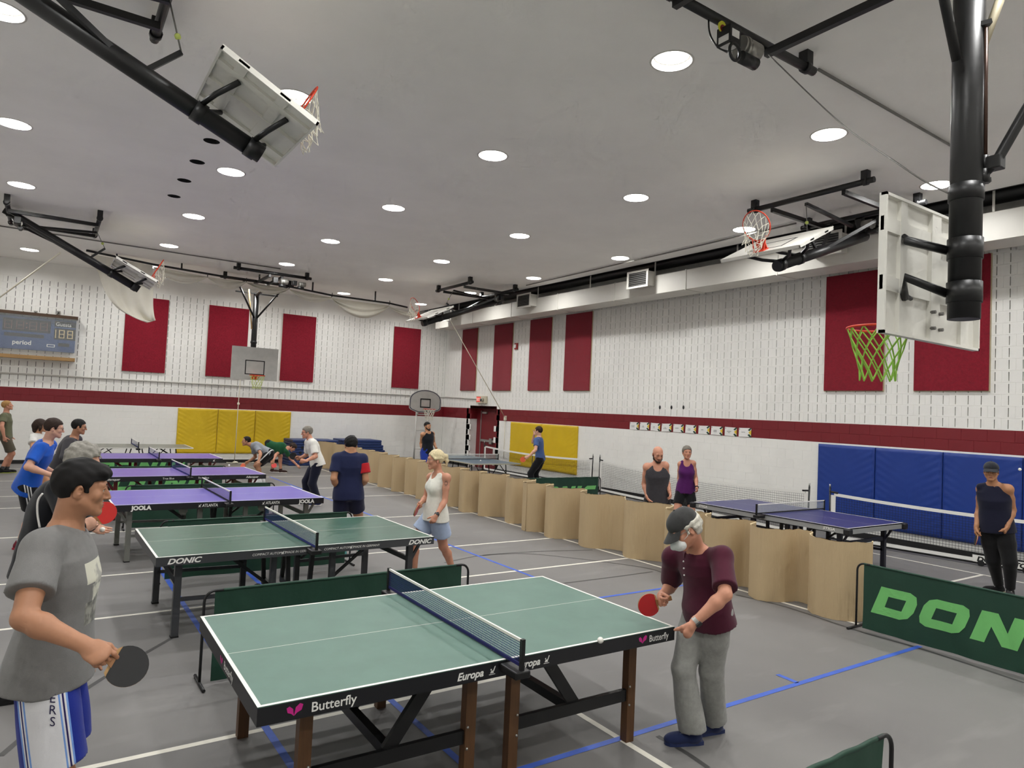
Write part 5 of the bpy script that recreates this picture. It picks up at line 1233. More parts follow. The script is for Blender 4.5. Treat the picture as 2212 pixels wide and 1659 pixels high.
# ---- materials of skin, hair and cloth
def skin(name, rgb):
    if name in MATS: return MATS[name]
    m = mat(name, rgb, 0.5, var=.08, vscale=14, spec=.4); b = m.node_tree.nodes['Principled BSDF']
    return m
def cloth(name, rgb, rough=.85, var=.07): return mat(name, rgb, rough, var=var, vscale=30, bump=.12, bscale=300, sheen=.15, spec=.2)
SK_A, SK_B, SK_C, SK_D, SK_E = skin('skin_tan', (178, 128, 98)), skin('skin_fair', (214, 164, 140)), skin('skin_rosy', (200, 142, 116)), skin('skin_olive', (190, 138, 104)), skin('skin_light_brown', (172, 122, 88))
M_EYEW = mat('eye_white', (228, 224, 216), .3); M_IRIS = mat('eye_iris', (44, 30, 22), .2); M_LIP = mat('lip', (170, 94, 84), .5); M_LIPD = mat('lip_dark', (140, 78, 68), .5)
HAIR = {n: mat('hair_' + n, c, .65, var=.35, vscale=60, stretch=(1, 1, 4), spec=.25) for n, c in dict(black=(20, 18, 18), brown=(52, 38, 30), grey=(150, 146, 138), white=(214, 210, 198), blond=(178, 136, 84), paleblond=(222, 206, 166), greyb=(128, 122, 112)).items()}
def spread(p0, axis, side, n): return None
def finger_chain(base, d, nrm, L, angs):
    """Three phalanges from base along d, bending towards nrm by the angles."""
    P = [base]; ang = 0
    for l, a in zip((.46 * L, .30 * L, .24 * L), angs):
        ang += math.radians(a); P.append(P[-1] + l * (d * math.cos(ang) + nrm * math.sin(ang)))
    return P
def add_hand(F, W, d, nrm, side, pose='relaxed', sc=1.0):
    """Palm and five separate fingers. W wrist, d towards the knuckles, nrm out of the palm, side +1/-1: where the thumb leaves."""
    d = _unit(d); nrm = _unit(nrm - d * (nrm @ d)); l = np.cross(d, nrm) * side
    A = np.array([d, l, nrm]); pc = W + d * .05 * sc
    F.ell(pc, V(.056, .042, .017) * sc, A, k=.012); F.ell(W + d * .078 * sc, V(.022, .041, .014) * sc, A, k=.012)
    F.cone(W - d * .02, W + d * .03 * sc, .026 * sc, .025 * sc, k=.015)
    cur = {'relaxed': (18, 28, 20), 'open': (6, 8, 6), 'grip': (58, 78, 48), 'fist': (75, 90, 60), 'point': (30, 40, 30)}[pose]
    for i, (o, L, r) in enumerate(((.030, .074, .0092), (.010, .082, .0095), (-.011, .076, .009), (-.030, .060, .0078))):
        base = W + d * (.088 - .004 * abs(i - 1)) * sc + l * o * sc; c = cur
        if pose == 'grip' and i == 0: c = (25, 45, 30)
        if pose in ('relaxed', 'open'): c = tuple(x + i * 4 for x in cur)
        dd = _unit(d + l * (.10 if pose != 'grip' else .02) * (o / .03))
        P = finger_chain(base - dd * .012, dd, nrm, L * sc, c); F.chain(P, [r * sc, r * .96 * sc, r * .88 * sc, r * .72 * sc], k=.004)
    tb = W + d * .026 * sc + l * .028 * sc + nrm * .006; ta = {'relaxed': .75, 'open': 1.0, 'grip': .35, 'fist': .35, 'point': .6}[pose]
    td = _unit(d * .8 + l * ta + nrm * (.35 if pose in ('grip', 'fist') else .25)); t1 = tb + td * .042 * sc; td2 = _unit(td + nrm * .35 - l * (.35 if pose in ('grip', 'fist') else .1)); t2 = t1 + td2 * .032 * sc; t3 = t2 + _unit(td2 + nrm * .15) * .024 * sc
    F.chain([tb, t1, t2, t3], [.0155 * sc, .0125 * sc, .0108 * sc, .0085 * sc], k=.008)
def make_head(F, c, f, u, sc, female=False):
    """Head with brow, eye sockets, nose, lips, chin and ears; c centre, f forward, u up."""
    f = _unit(f); u = _unit(u - f * (u @ f)); l = np.cross(u, f); A = np.array([l, f, u])
    q = lambda a, b, d: c + (l * a + f * b + u * d) * sc
    F.ell(q(0, -.012, .032), V(.076, .098, .086) * sc, A, k=.02)
    F.ell(q(0, .030, -.028), V(.060, .064, .086) * sc, A, k=.03)
    for s in (-1, 1):
        F.cone(q(s * .052, .005, -.052), q(s * .016, .074, -.098), .019 * sc, .017 * sc, k=.025)
        F.ell(q(s * .044, .062, -.022), V(.022, .02, .022) * sc, A, k=.02)
    F.ell(q(0, .078, -.100), V(.021, .017, .016) * sc, A, k=.02)
    F.cone(q(-.042, .078, .026), q(.042, .078, .026), .0115 * sc, .0115 * sc, k=.02)
    for s in (-1, 1): F.ell(q(s * .032, .100, .003), V(.021, .017, .013) * sc, A, k=.014, op='s')
    for s in (-1, 1):
        F.chain([q(s * .0175, .083, .0085), q(s * .031, .0885, .0115), q(s * .047, .080, .0075)], [.0045 * sc, .0052 * sc, .0045 * sc], k=.006); F.chain([q(s * .0175, .083, -.005), q(s * .031, .0865, -.0085), q(s * .046, .080, -.004)], [.004 * sc, .0042 * sc, .004 * sc], k=.006)
    F.chain([q(0, .086, .016), q(0, .103, -.012), q(0, .112, -.030)], [.0075 * sc, .0085 * sc, .0115 * sc], k=.01)
    for s in (-1, 1): F.ell(q(s * .0115, .099, -.034), V(.0085, .011, .0075) * sc, A, k=.006)
    F.cone(q(-.018, .088, -.062), q(.018, .088, -.062), .0075 * sc, .0075 * sc, k=.01); F.cone(q(-.016, .087, -.073), q(.016, .087, -.073), .008 * sc, .008 * sc, k=.01)
    F.cone(q(-.022, .097, -.0675), q(.022, .097, -.0675), .0022 * sc, .0022 * sc, k=.003, op='s')
    for s in (-1, 1):
        E = np.array([_unit(l * s + f * -.45), _unit(f + l * s * .45 + u * -.12), u]); F.ell(q(s * .079, -.012, -.008), V(.0075, .0195, .031) * sc, E, k=.006)
        F.ell(q(s * .086, -.004, -.004), V(.005, .009, .014) * sc, E, k=.004, op='s')
        F.ell(q(s * .074, -.004, -.034), V(.008, .009, .010) * sc, E, k=.006)
    return q, A
def face_parts(t, q, A, sc, hair_m, lipm, glasses=None, brows=True, eyes=True):
    l, f, u = A
    for s in (-1, 1):
        if eyes:
            e = MB().sphere((0, 0, 0), .0120 * sc, 12); e.v = [tuple(q(s * .0315, .0765, .003) + V(*p)) for p in e.v]; ob = e.build('eye', M_EYEW, t, world=True)
            ic = q(s * .0315, .0765, .002) + f * .0117 * sc
            MB().add([ic + (l * math.cos(x) + u * math.sin(x)) * .0058 * sc + f * .0006 for x in np.linspace(0, 2 * math.pi, 13)[:-1]], [tuple(range(12))]).build('iris', M_IRIS, ob, world=True)
            MB().tube([q(s * .0165, .086, .006), q(s * .025, .0905, .0115), q(s * .035, .0905, .0118), q(s * .047, .082, .0055)], [.002 * sc, .003 * sc, .003 * sc, .002 * sc], 6).build('eyelid', MATS.get('lash') or mat('lash', (70, 50, 42), .6), ob, world=True)
        if brows: MB().tube([q(s * .014, .0905, .026), q(s * .030, .0925, .0315), q(s * .047, .081, .027)], [.0032 * sc, .0036 * sc, .002 * sc], 6).build('eyebrow', hair_m, t, world=True)
    MB().tube([q(-.021, .090, -.066), q(-.010, .0965, -.0618), q(0, .0975, -.0632), q(.010, .0965, -.0618), q(.021, .090, -.066)], [.0012 * sc, .0042 * sc, .0042 * sc, .0042 * sc, .0012 * sc], 6).build('lip', lipm, t, world=True)
    MB().tube([q(-.019, .089, -.0685), q(-.008, .0955, -.0735), q(.008, .0955, -.0735), q(.019, .089, -.0685)], [.0012 * sc, .0052 * sc, .0052 * sc, .0012 * sc], 6).build('lip', lipm, t, world=True)
    if glasses:
        g = thing_part = MB()
        for s in (-1, 1):
            R_ = [q(s * .034 + .021 * math.cos(x), .104 - .010 * abs(math.cos(x)) * (1 if math.cos(x) * s > 0 else .2), .002 + .0155 * math.sin(x)) for x in np.linspace(0, 2 * math.pi, 17)[:-1]]
            g.tube(R_, .0016 * sc, 5, closed=True)
            g.tube([q(s * .055, .096, .006), q(s * .078, .05, .006), q(s * .084, -.01, .004)], .0018 * sc, 5)
        g.tube([q(-.013, .105, .006), q(.013, .105, .006)], .0016 * sc, 5)
        g.build('glasses', glasses, t, world=True)
def add_hair(t, q, A, sc, style, m, h, capz=None):
    """Hair as its own shape around the skull."""
    l, f, u = A; c = q(0, 0, 0); F = Field()
    def loc(X, Y, Z):
        dx, dy, dz = X - c[0], Y - c[1], Z - c[2]; return [(dx * a[0] + dy * a[1] + dz * a[2]) / sc for a in (l, f, u)]
    th = dict(short=.013, buzz=.005, thick=.015, receding=.009, fringe=.012, wild=.02, bob=.022, pony=.012, grey=.014).get(style, .012)
    F.ell(q(0, -.016, .034), V(.076 + th, .098 + th, .088 + th) * sc, A, k=.0)
    if style == 'thick': F.ell(q(0, .058, .080), V(.060, .044, .032) * sc, A, k=.03)
    if style in ('wild', 'grey', 'bob'):
        F.ell(q(0, -.06, .0), V(.085, .06, .085) * sc, A, k=.03)
    fl = dict(short=.062, buzz=.055, thick=.052, receding=.088, wild=.07, bob=.05, pony=.064, grey=.066, fringe=.2).get(style, .06)
    nape = dict(short=-.07, buzz=-.065, thick=-.072, bob=-.10, pony=-.06, grey=-.08, wild=-.085, fringe=-.085, receding=-.07).get(style, -.07)
    side = .030 if style in ('thick', 'bob', 'short') else .018
    def keep(X, Y, Z):
        a, b, d = loc(X, Y, Z); aa = np.abs(a)
        front = fl + .25 * np.maximum(0, aa - .03) * -1 - d + (.0 if style != 'thick' else 0)
        B_ = np.maximum(front, 0 * b - .5)
        sidecut = np.maximum(b - side - .35 * np.maximum(0, d - .01), -(d + np.where(b > -.035, .012, -nape)))
        return np.minimum(B_, sidecut) * sc
    F.keep(keep)
    if style == 'fringe': F.cut(q(0, 0, .045), u)
    if capz is not None: F.cut(q(0, 0, capz), u)
    if style != 'bob':
        for s in (-1, 1): F.ell(q(s * .092, -.010, -.016), V(.034, .026, .034) * sc, A, k=.006, op='s')
    if style == 'pony':
        F.chain([q(0, -.10, .05), q(0, -.135, .03), q(.005, -.145, -.03), q(.006, -.13, -.09)], [.022 * sc, .027 * sc, .022 * sc, .008 * sc], k=.02)
        for s in (-1, 1): F.chain([q(s * .06, .06, .07), q(s * .084, .02, .02), q(s * .07, -.06, .02)], [.012, .014, .014], k=.015)
    if style == 'bob':
        for s in (-1, 1): F.chain([q(s * .075, .02, .04), q(s * .09, .01, -.04), q(s * .075, .0, -.09)], [.02, .022, .012], k=.03)
        F.chain([q(0, -.09, .0), q(0, -.09, -.1)], [.06, .04], k=.03)
    amp = dict(wild=.006, grey=.005, thick=.0032, bob=.002).get(style, .0022)
    rng = np.random.RandomState(int(abs(c[0] * 100)) % 1000); K_ = rng.randn(10, 3) * 70; ph = rng.rand(10) * 6
    F.disp = lambda P: amp * .45 * np.sin(P @ K_.T + ph).sum(1) / 1.6
    v, qd = F.mesh(h); return mesh_obj('hair', v, qd, m, t)
def wrinkle(amp, seed, scale=16.0):
    rng = np.random.RandomState(seed); K_ = rng.randn(7, 3) * V(1, 1, .7) * scale; ph = rng.rand(7) * 6
    return lambda P: amp * .3 * np.sin(P @ K_.T + ph + 1.5 * np.sin(P @ (K_[::-1].T * .5))).sum(1)
def solve_joint(parent, px, py, L, sign):
    """Point on the pixel's sight line at bone length L from its parent joint (sign -1 nearer, +1 farther)."""
    d = ray(px, py); dn = d / np.linalg.norm(d); w = parent - CAM; tb = w @ dn; perp = np.linalg.norm(w - tb * dn)
    s = math.sqrt(max(0, L * L - perp * perp)); return CAM + dn * (tb + sign * s)
FR, FF = V(math.cos(YAW), -math.sin(YAW), 0), V(math.sin(YAW), math.cos(YAW), 0)
IMG_OFF = 0.0      # sight line of the person being built, relative to the middle of the photo
def img_dir(deg, up=0.0):
    """Direction in the room: 0 to the right of the photo, 90 away, 180 left, 270 towards the camera."""
    a = math.radians(deg + IMG_OFF); return _unit(FR * math.cos(a) + FF * math.sin(a) + V(0, 0, up))
def paddle(label, grip, d, n, front, back, sc=1.0):
    """Table tennis bat: grip point (middle of handle), d towards the blade, n out of its front face."""
    d = _unit(d); n = _unit(n - d * (n @ d)); w = np.cross(n, d)
    t = thing('table_tennis_bat', label, 'bat', grip, 0, 'table tennis bats')
    c = grip + d * .108
    def disc(r, n0, n1, name, m, cut=0.0):
        P = []
        for x in np.linspace(0, 2 * math.pi, 29)[:-1]:
            a, b = r * math.cos(x), r * 1.04 * math.sin(x); b = max(b, -.062 + cut); P.append((a, b))
        return MB().prism(P, c + n * n0, w, d, n, n1 - n0).build(name, m, t, world=True)
    disc(.0755, -.003, .003, 'blade', MATS.get('bat_wood') or mat('bat_wood', (190, 150, 96), .5))
    disc(.0752, .003, .0072, 'rubber', front, .012); disc(.0752, -.0072, -.003, 'rubber', back, .012)
    h = MB().prism([(-.015, -.055), (.015, -.055), (.0125, 0.0), (.0135, .035), (.024, .06), (-.024, .06), (-.0135, .035), (-.0125, 0.0)], grip - n * .011, w, d, n, .022)
    h.build('handle', MATS.get('bat_handle') or mat('bat_handle', (150, 104, 62), .5), t, world=True)
    return t
M_RRED = mat('rubber_red', (170, 30, 34), .4); M_RBLK = mat('rubber_black_bat', (22, 22, 24), .5); M_RORG = mat('rubber_orange', (206, 84, 44), .45); M_RBRT = mat('rubber_bright_red', (206, 42, 38), .4)
M_WATCH = mat('watch_black', (18, 18, 20), .35)
DEBUG = False
def at_height(px, z, D):
    """Point at depth D on the image column px whose height is z."""
    z0, z1 = gd(px, 900, D)[2], gd(px, 1000, D)[2]; return gd(px, 900 + 100 * (z - z0) / (z1 - z0), D)
def two_link(h, a, L1, L2, pole):
    """Knee of a leg from hip h to ankle a bending towards pole."""
    d = np.linalg.norm(a - h); ax = (a - h) / d
    if d > .995 * (L1 + L2): k = d / (.995 * (L1 + L2)); L1 *= k; L2 *= k
    x = (d * d + L1 * L1 - L2 * L2) / (2 * d); y = math.sqrt(max(0, L1 * L1 - x * x)); p = _unit(pole - ax * (pole @ ax)); return h + ax * x + p * y
def person(label, D, J, chest, S=1.75, face=None, pitch=0.0, bulk=1.0, female=False, skn=None, hair=('short', 'black'), shirt=None, bottom=None, shoe=None, sock=None, glasses=None, voxel=.010,
           hands=None, spine=0.0, lean=None, headsc=None, cap=None, beard=None, eyes=True, tilt=0.0, extra=None, lipm=None, belly=0.0):
    global IMG_OFF
    IMG_OFF = -math.degrees(math.atan((J['pv'][0] - W_PX / 2) / F_PX)); g = S / 1.75; skn = skn or SK_B; pv = at_height(J['pv'][0], J['pv'][1], D + J['pv'][2]); nb = gd(J['nb'][0], J['nb'][1], D + J['nb'][2])
    a = _unit(nb - pv); L = np.linalg.norm(nb - pv); cd = img_dir(chest); left = _unit(np.cross(a, cd)); front = np.cross(left, a)
    sw = (.178 if not female else .155) * g * (0.5 + .5 * bulk); hw = .088 * g
    jt = {}
    for s, k in ((1, 'L'), (-1, 'R')):
        sh = nb + left * s * sw - a * .045 * g
        if 's' + k in J: q_ = J['s' + k]; sh = gd(q_[0], q_[1], depth_of(sh) + (q_[2] if len(q_) > 2 else 0))
        jt['s' + k] = sh
        jt['h' + k] = pv + left * s * hw - a * .04
        e = J['e' + k]; jt['e' + k] = solve_joint(sh, e[0], e[1], .29 * g, e[2])
        w = J['w' + k]; jt['w' + k] = solve_joint(jt['e' + k], w[0], w[1], .25 * g, w[2])
        an = J['a' + k]; hp = jt['h' + k]
        if len(an) == 2: jt['a' + k] = gz(an[0], an[1], 0) + V(0, 0, .085)                       # sole seen at this pixel
        else: jt['a' + k] = V(hp[0], hp[1], .085) + img_dir(an[0]) * an[1]                       # hidden foot, planted below the hip
        jt['k' + k] = two_link(hp, jt['a' + k], .245 * S, .24 * S, img_dir(chest) + left * s * .15)
    if DEBUG: print('PERSON', label[:28], 'nb z %.2f pv z %.2f hd z %.2f L %.2f' % (nb[2], pv[2], gd(J['hd'][0], J['hd'][1], D + J['hd'][2])[2], L), 'pos', pv.round(2), 'knee z', jt['kL'][2].round(2), jt['kR'][2].round(2), 'thigh', np.linalg.norm(jt['kL'] - jt['hL']).round(2), np.linalg.norm(jt['kR'] - jt['hR']).round(2), 'shin', np.linalg.norm(jt['kL'] - jt['aL']).round(2), np.linalg.norm(jt['kR'] - jt['aR']).round(2), 'arm', [np.linalg.norm(jt[x + k] - jt[y + k]).round(2) for x, y in (('s', 'e'), ('e', 'w')) for k in 'LR'], 'ank z', jt['aL'][2].round(2), jt['aR'][2].round(2))
    t = thing('person', label, 'person', (pv[0], pv[1], 0)); 
    hs = (headsc or 1.0) * g ** .4; fc = img_dir(face if face is not None else chest, 0); fc = _unit(fc * math.cos(math.radians(pitch)) - V(0, 0, math.sin(math.radians(pitch))))
    lt = _unit(np.cross(V(0, 0, 1), fc)); upv = np.cross(fc, lt); upv = _unit(upv + lt * tilt)
    hc = gd(J['hd'][0], J['hd'][1], D + J['hd'][2])
    # ---------- body
    F = Field(); b = bulk; g2 = g * (.5 + .5 * b)
    hipw = (.165 if not female else .17) * g * b; wst = (.142 if not female else .128) * g * b; chs = (.168 if not female else .148) * g * (.4 + .6 * b)
    prof = [(-.20, .09 * g, .07 * g, 0), (-.10, .15 * g * b, .10 * g * b, -.01), (.02, hipw, .115 * g * b, 0), (.25, wst * 1.04, .105 * g * b, .008 + belly * .6), (.42, wst, .102 * g * b, .01 + belly), (.64, chs, .112 * g * b, .008), (.82, chs * 1.0, .10 * g, 0), (.93, .125 * g, .08 * g, -.005), (1.03, .065 * g, .058 * g, 0)]
    F.loft(pv, a, left, front, L, [(t_, rx - (.010 if t_ < .9 else 0), ry - (.010 if t_ < .9 else 0), of) for t_, rx, ry, of in prof], bulge=spine, k=.03)
    if female:
        for s in (-1, 1): F.ell(pv + a * L * .64 + left * s * .072 * g + front * .070 * g, V(.056, .052, .056) * g, None, k=.04)
    nbase = nb - a * .03; q, A = make_head(F, hc, fc, upv, hs, female)
    F.chain([nbase, q(0, -.022, -.055)], [(.062 if not female else .052) * g, (.056 if not female else .046) * g], k=.03)
    for s, k in ((1, 'L'), (-1, 'R')):
        sh, e, w = jt['s' + k], jt['e' + k], jt['w' + k]; fa = .88 if female else 1.0
        F.ell(sh, V(.06, .06, .06) * g2 * fa, None, k=.035); F.cone(nb - a * .02 + left * s * .05, sh, .048 * g, .052 * g2 * fa, k=.04)
        m1 = sh + (e - sh) * .45; m2 = e + (w - e) * .28
        F.chain([sh, m1, e], [.053 * g2 * fa, .050 * g2 * fa, .040 * g2 * fa], k=.02); F.chain([e, m2, w], [.040 * g2 * fa, .043 * g2 * fa, .027 * g * fa], k=.02)
        h_, kn, an = jt['h' + k], jt['k' + k], jt['a' + k]
        g3 = g2 * (.86 if bottom and bottom['kind'] == 'pants' else 1.0); F.chain([h_, h_ + (kn - h_) * .4, kn], [.088 * g3, .084 * g3, .058 * g3], k=.03)
        bk = _unit(np.cross(np.cross(kn - an, cd), kn - an)) * 0 - _unit(cd - _unit(kn - an) * (cd @ _unit(kn - an))) * .014
        F.chain([kn, kn + (an - kn) * .32 + bk, an], [.055 * g3, .056 * g3, .036 * g], k=.025); F.ell(kn, V(.053, .053, .055) * g3, None, k=.02)
    HD = hands or {}; fine = []
    for s, k in ((1, 'L'), (-1, 'R')):
        w, e = jt['w' + k], jt['e' + k]; hd_ = HD.get(k, {}); d = _unit(w - e)
        if 'to' in hd_: d = _unit(solve_joint(w, hd_['to'][0], hd_['to'][1], .09, hd_['to'][2]) - w)
        pn = hd_.get('n'); pn = img_dir(*pn) if pn is not None else _unit(-left * s + front * .2)
        th = hd_.get('thumb', None)
        side = 1.0
        lat = np.cross(d, _unit(pn - d * (pn @ d)))
        want = front if th is None else img_dir(*th)
        side = 1.0 if lat @ want > 0 else -1.0
        add_hand(F, w, d, pn, side, hd_.get('pose', 'relaxed'), g * (.9 if female else 1.0))
        jt['d' + k] = d; jt['n' + k] = _unit(pn - d * (pn @ d))
        c_ = w + d * .075; fine.append((c_ - .105, c_ + .105, .0045 if D < 6 else .006))
    hf = .0038 if D < 4 else (.005 if D < 9 else .0065)
    fine.insert(0, (hc - .145 * hs, hc + .145 * hs, hf))
    v, qd = F.mesh(voxel, fine); mesh_obj('body', v, qd, skn, t)
    hm = HAIR[hair[1]] if hair else HAIR['brown']
    face_parts(t, q, A, hs, HAIR.get(hair[1] if hair else 'brown'), lipm or M_LIPD, glasses, eyes=eyes)
    if hair and hair[0]: add_hair(t, q, A, hs, hair[0], hm, .005 if D < 6 else .0065, cap.get('z', .034) + .012 if cap else None)
    if beard:
        Bf = Field()
        for s in (-1, 1): Bf.chain([q(s * .070, .005, -.025), q(s * .058, .030, -.068), q(s * .02, .080, -.098)], [.010 * hs, .015 * hs, .020 * hs], k=.02)
        Bf.ell(q(0, .080, -.098), V(.028, .020, .022) * hs, A, k=.02); Bf.cone(q(-.028, .092, -.054), q(.028, .092, -.054), .006, .006, k=.006); Bf.ell(q(0, .094, -.067), V(.024, .014, .011) * hs, A, k=.006, op='s')
        v, qd = Bf.mesh(.005); mesh_obj('beard', v, qd, HAIR[beard], t)
    # ---------- shirt
    vs = max(voxel, .008)
    if shirt:
        lo_ = shirt.get('loose', .016); hem = shirt.get('hem', .10); kind = shirt['kind']; G = Field()
        pf = [(t_, rx + lo_, ry + lo_, of) for t_, rx, ry, of in prof]
        tb = -hem / L; fl_ = shirt.get('flare', .012)
        pf = [(tb - .02, hipw + lo_ + fl_, .118 * g * b + lo_ + fl_, belly * .3), (0, hipw + lo_ + fl_ * .5, .117 * g * b + lo_ + fl_ * .5, belly * .3), (.25, max(wst * 1.04, hipw * .90) + lo_, .107 * g * b + lo_, .008 + belly * .6)] + [r for r in pf if r[0] > .3]
        pf[-2] = (.93, .135 * g + lo_ * .7, .088 * g + lo_ * .6, -.005); pf[-1] = (1.0, .07 * g + .010, .066 * g + .008, 0)
        G.loft(pv, a, left, front, L, pf, bulge=spine, k=.03)
        if female:
            for s in (-1, 1): G.ell(pv + a * L * .64 + left * s * .072 * g + front * .075 * g, V(.062, .058, .062) * g + lo_ * .8, None, k=.05)
        if kind != 'tank':
            for s, k in ((1, 'L'), (-1, 'R')):
                sh, e, w = jt['s' + k], jt['e' + k], jt['w' + k]
                G.ell(sh, V(1, 1, 1) * (.056 * g2 + min(lo_, .014) * .7), None, k=.03); G.cone(nb - a * .02 + left * s * .05, sh, .052 * g, .052 * g2 + min(lo_, .014) * .7, k=.04)
                if kind == 'long': G.chain([sh, e, w], [.054 * g2 + lo_, .045 * g2 + lo_ * .9, .033 * g + lo_ * .5], k=.02)
                else:
                    fr = shirt.get('sleeve', .62); l2 = min(lo_, .015); G.sleeve(sh, sh + (e - sh) * fr, .054 * g2 + l2, .052 * g2 + l2 + shirt.get('sflare', .008), k=.03)
        else:
            for s, k in ((1, 'L'), (-1, 'R')):
                sh = jt['s' + k]
                st = shirt.get('strap', 0.0); G.cone(nb - a * .012 + left * s * .05, nb - a * (.03 + .1 * st) + left * s * (.115 + st) * g, .047 * g, (.038 + .3 * st) * g, k=.03)
                G.cone(sh + left * s * (.055 + .8 * st) + a * .02, sh + left * s * (.06 + .6 * st) - a * .075, .070 * g, .062 * g, k=.015, op='s')
        nk = shirt.get('neck', .066); G.cone(nb + a * .12, nb - a * .02 + front * .01, nk * g, nk * g * .92, k=.008, op='s')
        if shirt.get('scoop'): G.ell(nb + front * .085 - a * .02, V(.075, .06, shirt['scoop']) * g, np.array([left, front, a]), k=.008, op='s')
        G.cut(pv - a * hem, -a + front * shirt.get('hemtilt', 0))
        G.disp = wrinkle(shirt.get('wr', .0045), int(D * 10), shirt.get('wsc', 15))
        v, qd = G.mesh(vs); so = mesh_obj('shirt', v, qd, shirt['m'], t)
        if 'attr' in shirt:
            shirt['attr'](so, v, pv, a, left, front, L)
        if kind == 'polo' or shirt.get('collar'):
            cm = shirt.get('collar', shirt['m']); K_ = MB(); ring = []
            for r_, dz in ((.070, -.006), (.066, .026), (.084, .010), (.094, -.018)):
                ring.append([nb + a * (dz + .004 + (.0 if abs(x) > .6 else 0)) + (left * math.sin(x) * r_ + front * (math.cos(x) * r_ * .95 + .006)) * g - a * .022 * (math.cos(x) > .2) * math.cos(x) for x in np.linspace(.22, 2 * math.pi - .22, 26)])
            K_.sheet(ring, .003).build('collar', cm, t, world=True)
            for kx in (0, 1, 2): MB().sphere(nb - a * (.045 + .045 * kx) + front * (.098 * g + lo_ + kx * .008), .006, 8).build('button', M_LABEL, so, world=True)
        if 'trim' in shirt:
            pass
    # ---------- trousers or shorts
    if bottom:
        lo_ = bottom.get('loose', .02); G = Field(); fr = bottom.get('len', .75); kind = bottom['kind']
        G.loft(pv, a, left, front, L, [(-.22, .10 * g, .08 * g, 0), (-.10, .155 * g * b + lo_, .105 * g * b + lo_, -.008), (.02, hipw + lo_ * .8, .116 * g * b + lo_ * .7, 0), (.16, wst * 1.06 + .012, .107 * g * b + .012, .005), (.2, wst * 1.05 + .01, .105 * g * b + .01, .005)], bulge=spine, k=.03)
        for s, k in ((1, 'L'), (-1, 'R')):
            h_, kn, an = jt['h' + k], jt['k' + k], jt['a' + k]
            if kind == 'shorts': G.sleeve(h_, h_ + (kn - h_) * fr, .092 * g2 + lo_ * .8, bottom.get('open', .084) * g2 + lo_, k=.025)
            else:
                pe = kn + (an - kn) * bottom.get('end', .96); op_ = bottom.get('open', .062)
                G.chain([h_, h_ + (kn - h_) * .45, kn], [.090 * g2 + lo_ * .7, .082 * g2 + lo_ * .8, .060 * g2 + lo_ * bottom.get('kl', 1)], k=.025); G.sleeve(kn, pe, .060 * g2 + lo_ * bottom.get('kl', 1), op_ * g2, k=.025)
        G.disp = wrinkle(bottom.get('wr', .004), int(D * 10) + 3, bottom.get('wsc', 14))
        v, qd = G.mesh(vs); bo = mesh_obj('shorts' if kind == 'shorts' else 'trousers', v, qd, bottom['m'], t)
        jt['bo'] = bo; jt['bv'] = (v, qd)
        if 'attr' in bottom: bottom['attr'](bo, v, jt, left, front)
    # ---------- shoes and socks
    for s, k in ((1, 'L'), (-1, 'R')):
        an, kn = jt['a' + k], jt['k' + k]; td = img_dir(*J['t' + k]) if 't' + k in J else img_dir(chest); td = _unit(V(td[0], td[1], 0)); sd = np.cross(V(0, 0, 1), td)
        if sock:
            G = Field(); G.chain([an + (kn - an) * sock.get('h', .22), an], [.045 * g, .042 * g], k=.01); v, qd = G.mesh(max(vs, .008)); mesh_obj('sock', v, qd, sock['m'], t)
        if shoe:
            G = Field(); b0 = V(an[0], an[1], max(an[2] - .085, 0)); A3 = np.array([td, sd, V(0, 0, 1)])
            G.ell(b0 + td * .075 * g + V(0, 0, .038), V(.125, .046, .045) * g, A3, k=.02); G.ell(b0 - td * .015 * g + V(0, 0, .045), V(.055, .040, .055) * g, A3, k=.03); G.cone(b0 + V(0, 0, .05), b0 + V(0, 0, .10), .040 * g, .043 * g, k=.03)
            G.ell(b0 + td * .13 * g + V(0, 0, .032), V(.07, .047, .036) * g, A3, k=.02)
            G.cut(b0 + V(0, 0, .012), (0, 0, -1)); v, qd = G.mesh(max(vs, .007) if D < 12 else .009); sh_o = mesh_obj('shoe', v, qd, shoe['m'], t)
            P = [(-.072, -.030), (-.075, 0), (-.072, .030), (-.03, .038), (.06, .042), (.13, .047), (.175, .038), (.198, .012), (.198, -.012), (.175, -.038), (.13, -.047), (.06, -.042), (-.03, -.038)]
            MB().prism([(x * g, y * g) for x, y in P], b0, td, sd, V(0, 0, 1), .024).build('sole', shoe.get('sole', shoe['m']), sh_o, world=True)
            MB().tube([b0 + td * x * g + sd * y * g + V(0, 0, z) for x, y, z in ((.05, -.022, .082), (.06, .022, .082), (.085, -.022, .074), (.095, .022, .074), (.115, -.02, .067))], .003, 5).build('lace', shoe.get('lace', M_LABEL), sh_o, world=True)
    # ---------- cap
    if cap:
        G = Field(); G.ell(q(0, -.014, .045), V(.090, .112, .092) * hs, A, k=0); cz = q(0, 0, cap.get('z', .034))
        G.cut(cz, -A[2]); G.disp = wrinkle(.003, 5, 30); v, qd = G.mesh(.0055); co = mesh_obj('cap', v, qd, cap['m'], t)
        br = []
        for rr in (0, .35, .7, 1.0): br.append([q(math.sin(x) * (.083 + .004 * rr), .088 * math.cos(x) * (1 - .02) + .01 + rr * .072 * math.cos(x) ** .6, cap.get('z', .034) + .004 - .030 * rr - .012 * abs(math.sin(x)) * rr) for x in np.linspace(-1.15, 1.15, 15)])
        MB().sheet(br, .004).build('brim', cap['m'], co, world=True)
        MB().sphere(q(0, -.014, .137), .008 * hs, 8).build('cap_button', cap['m'], co, world=True)
    jt.update(t=t, q=q, A=A, hs=hs, a=a, left=left, front=front, pv=pv, nb=nb, L=L, g=g, hc=hc)
    return jt
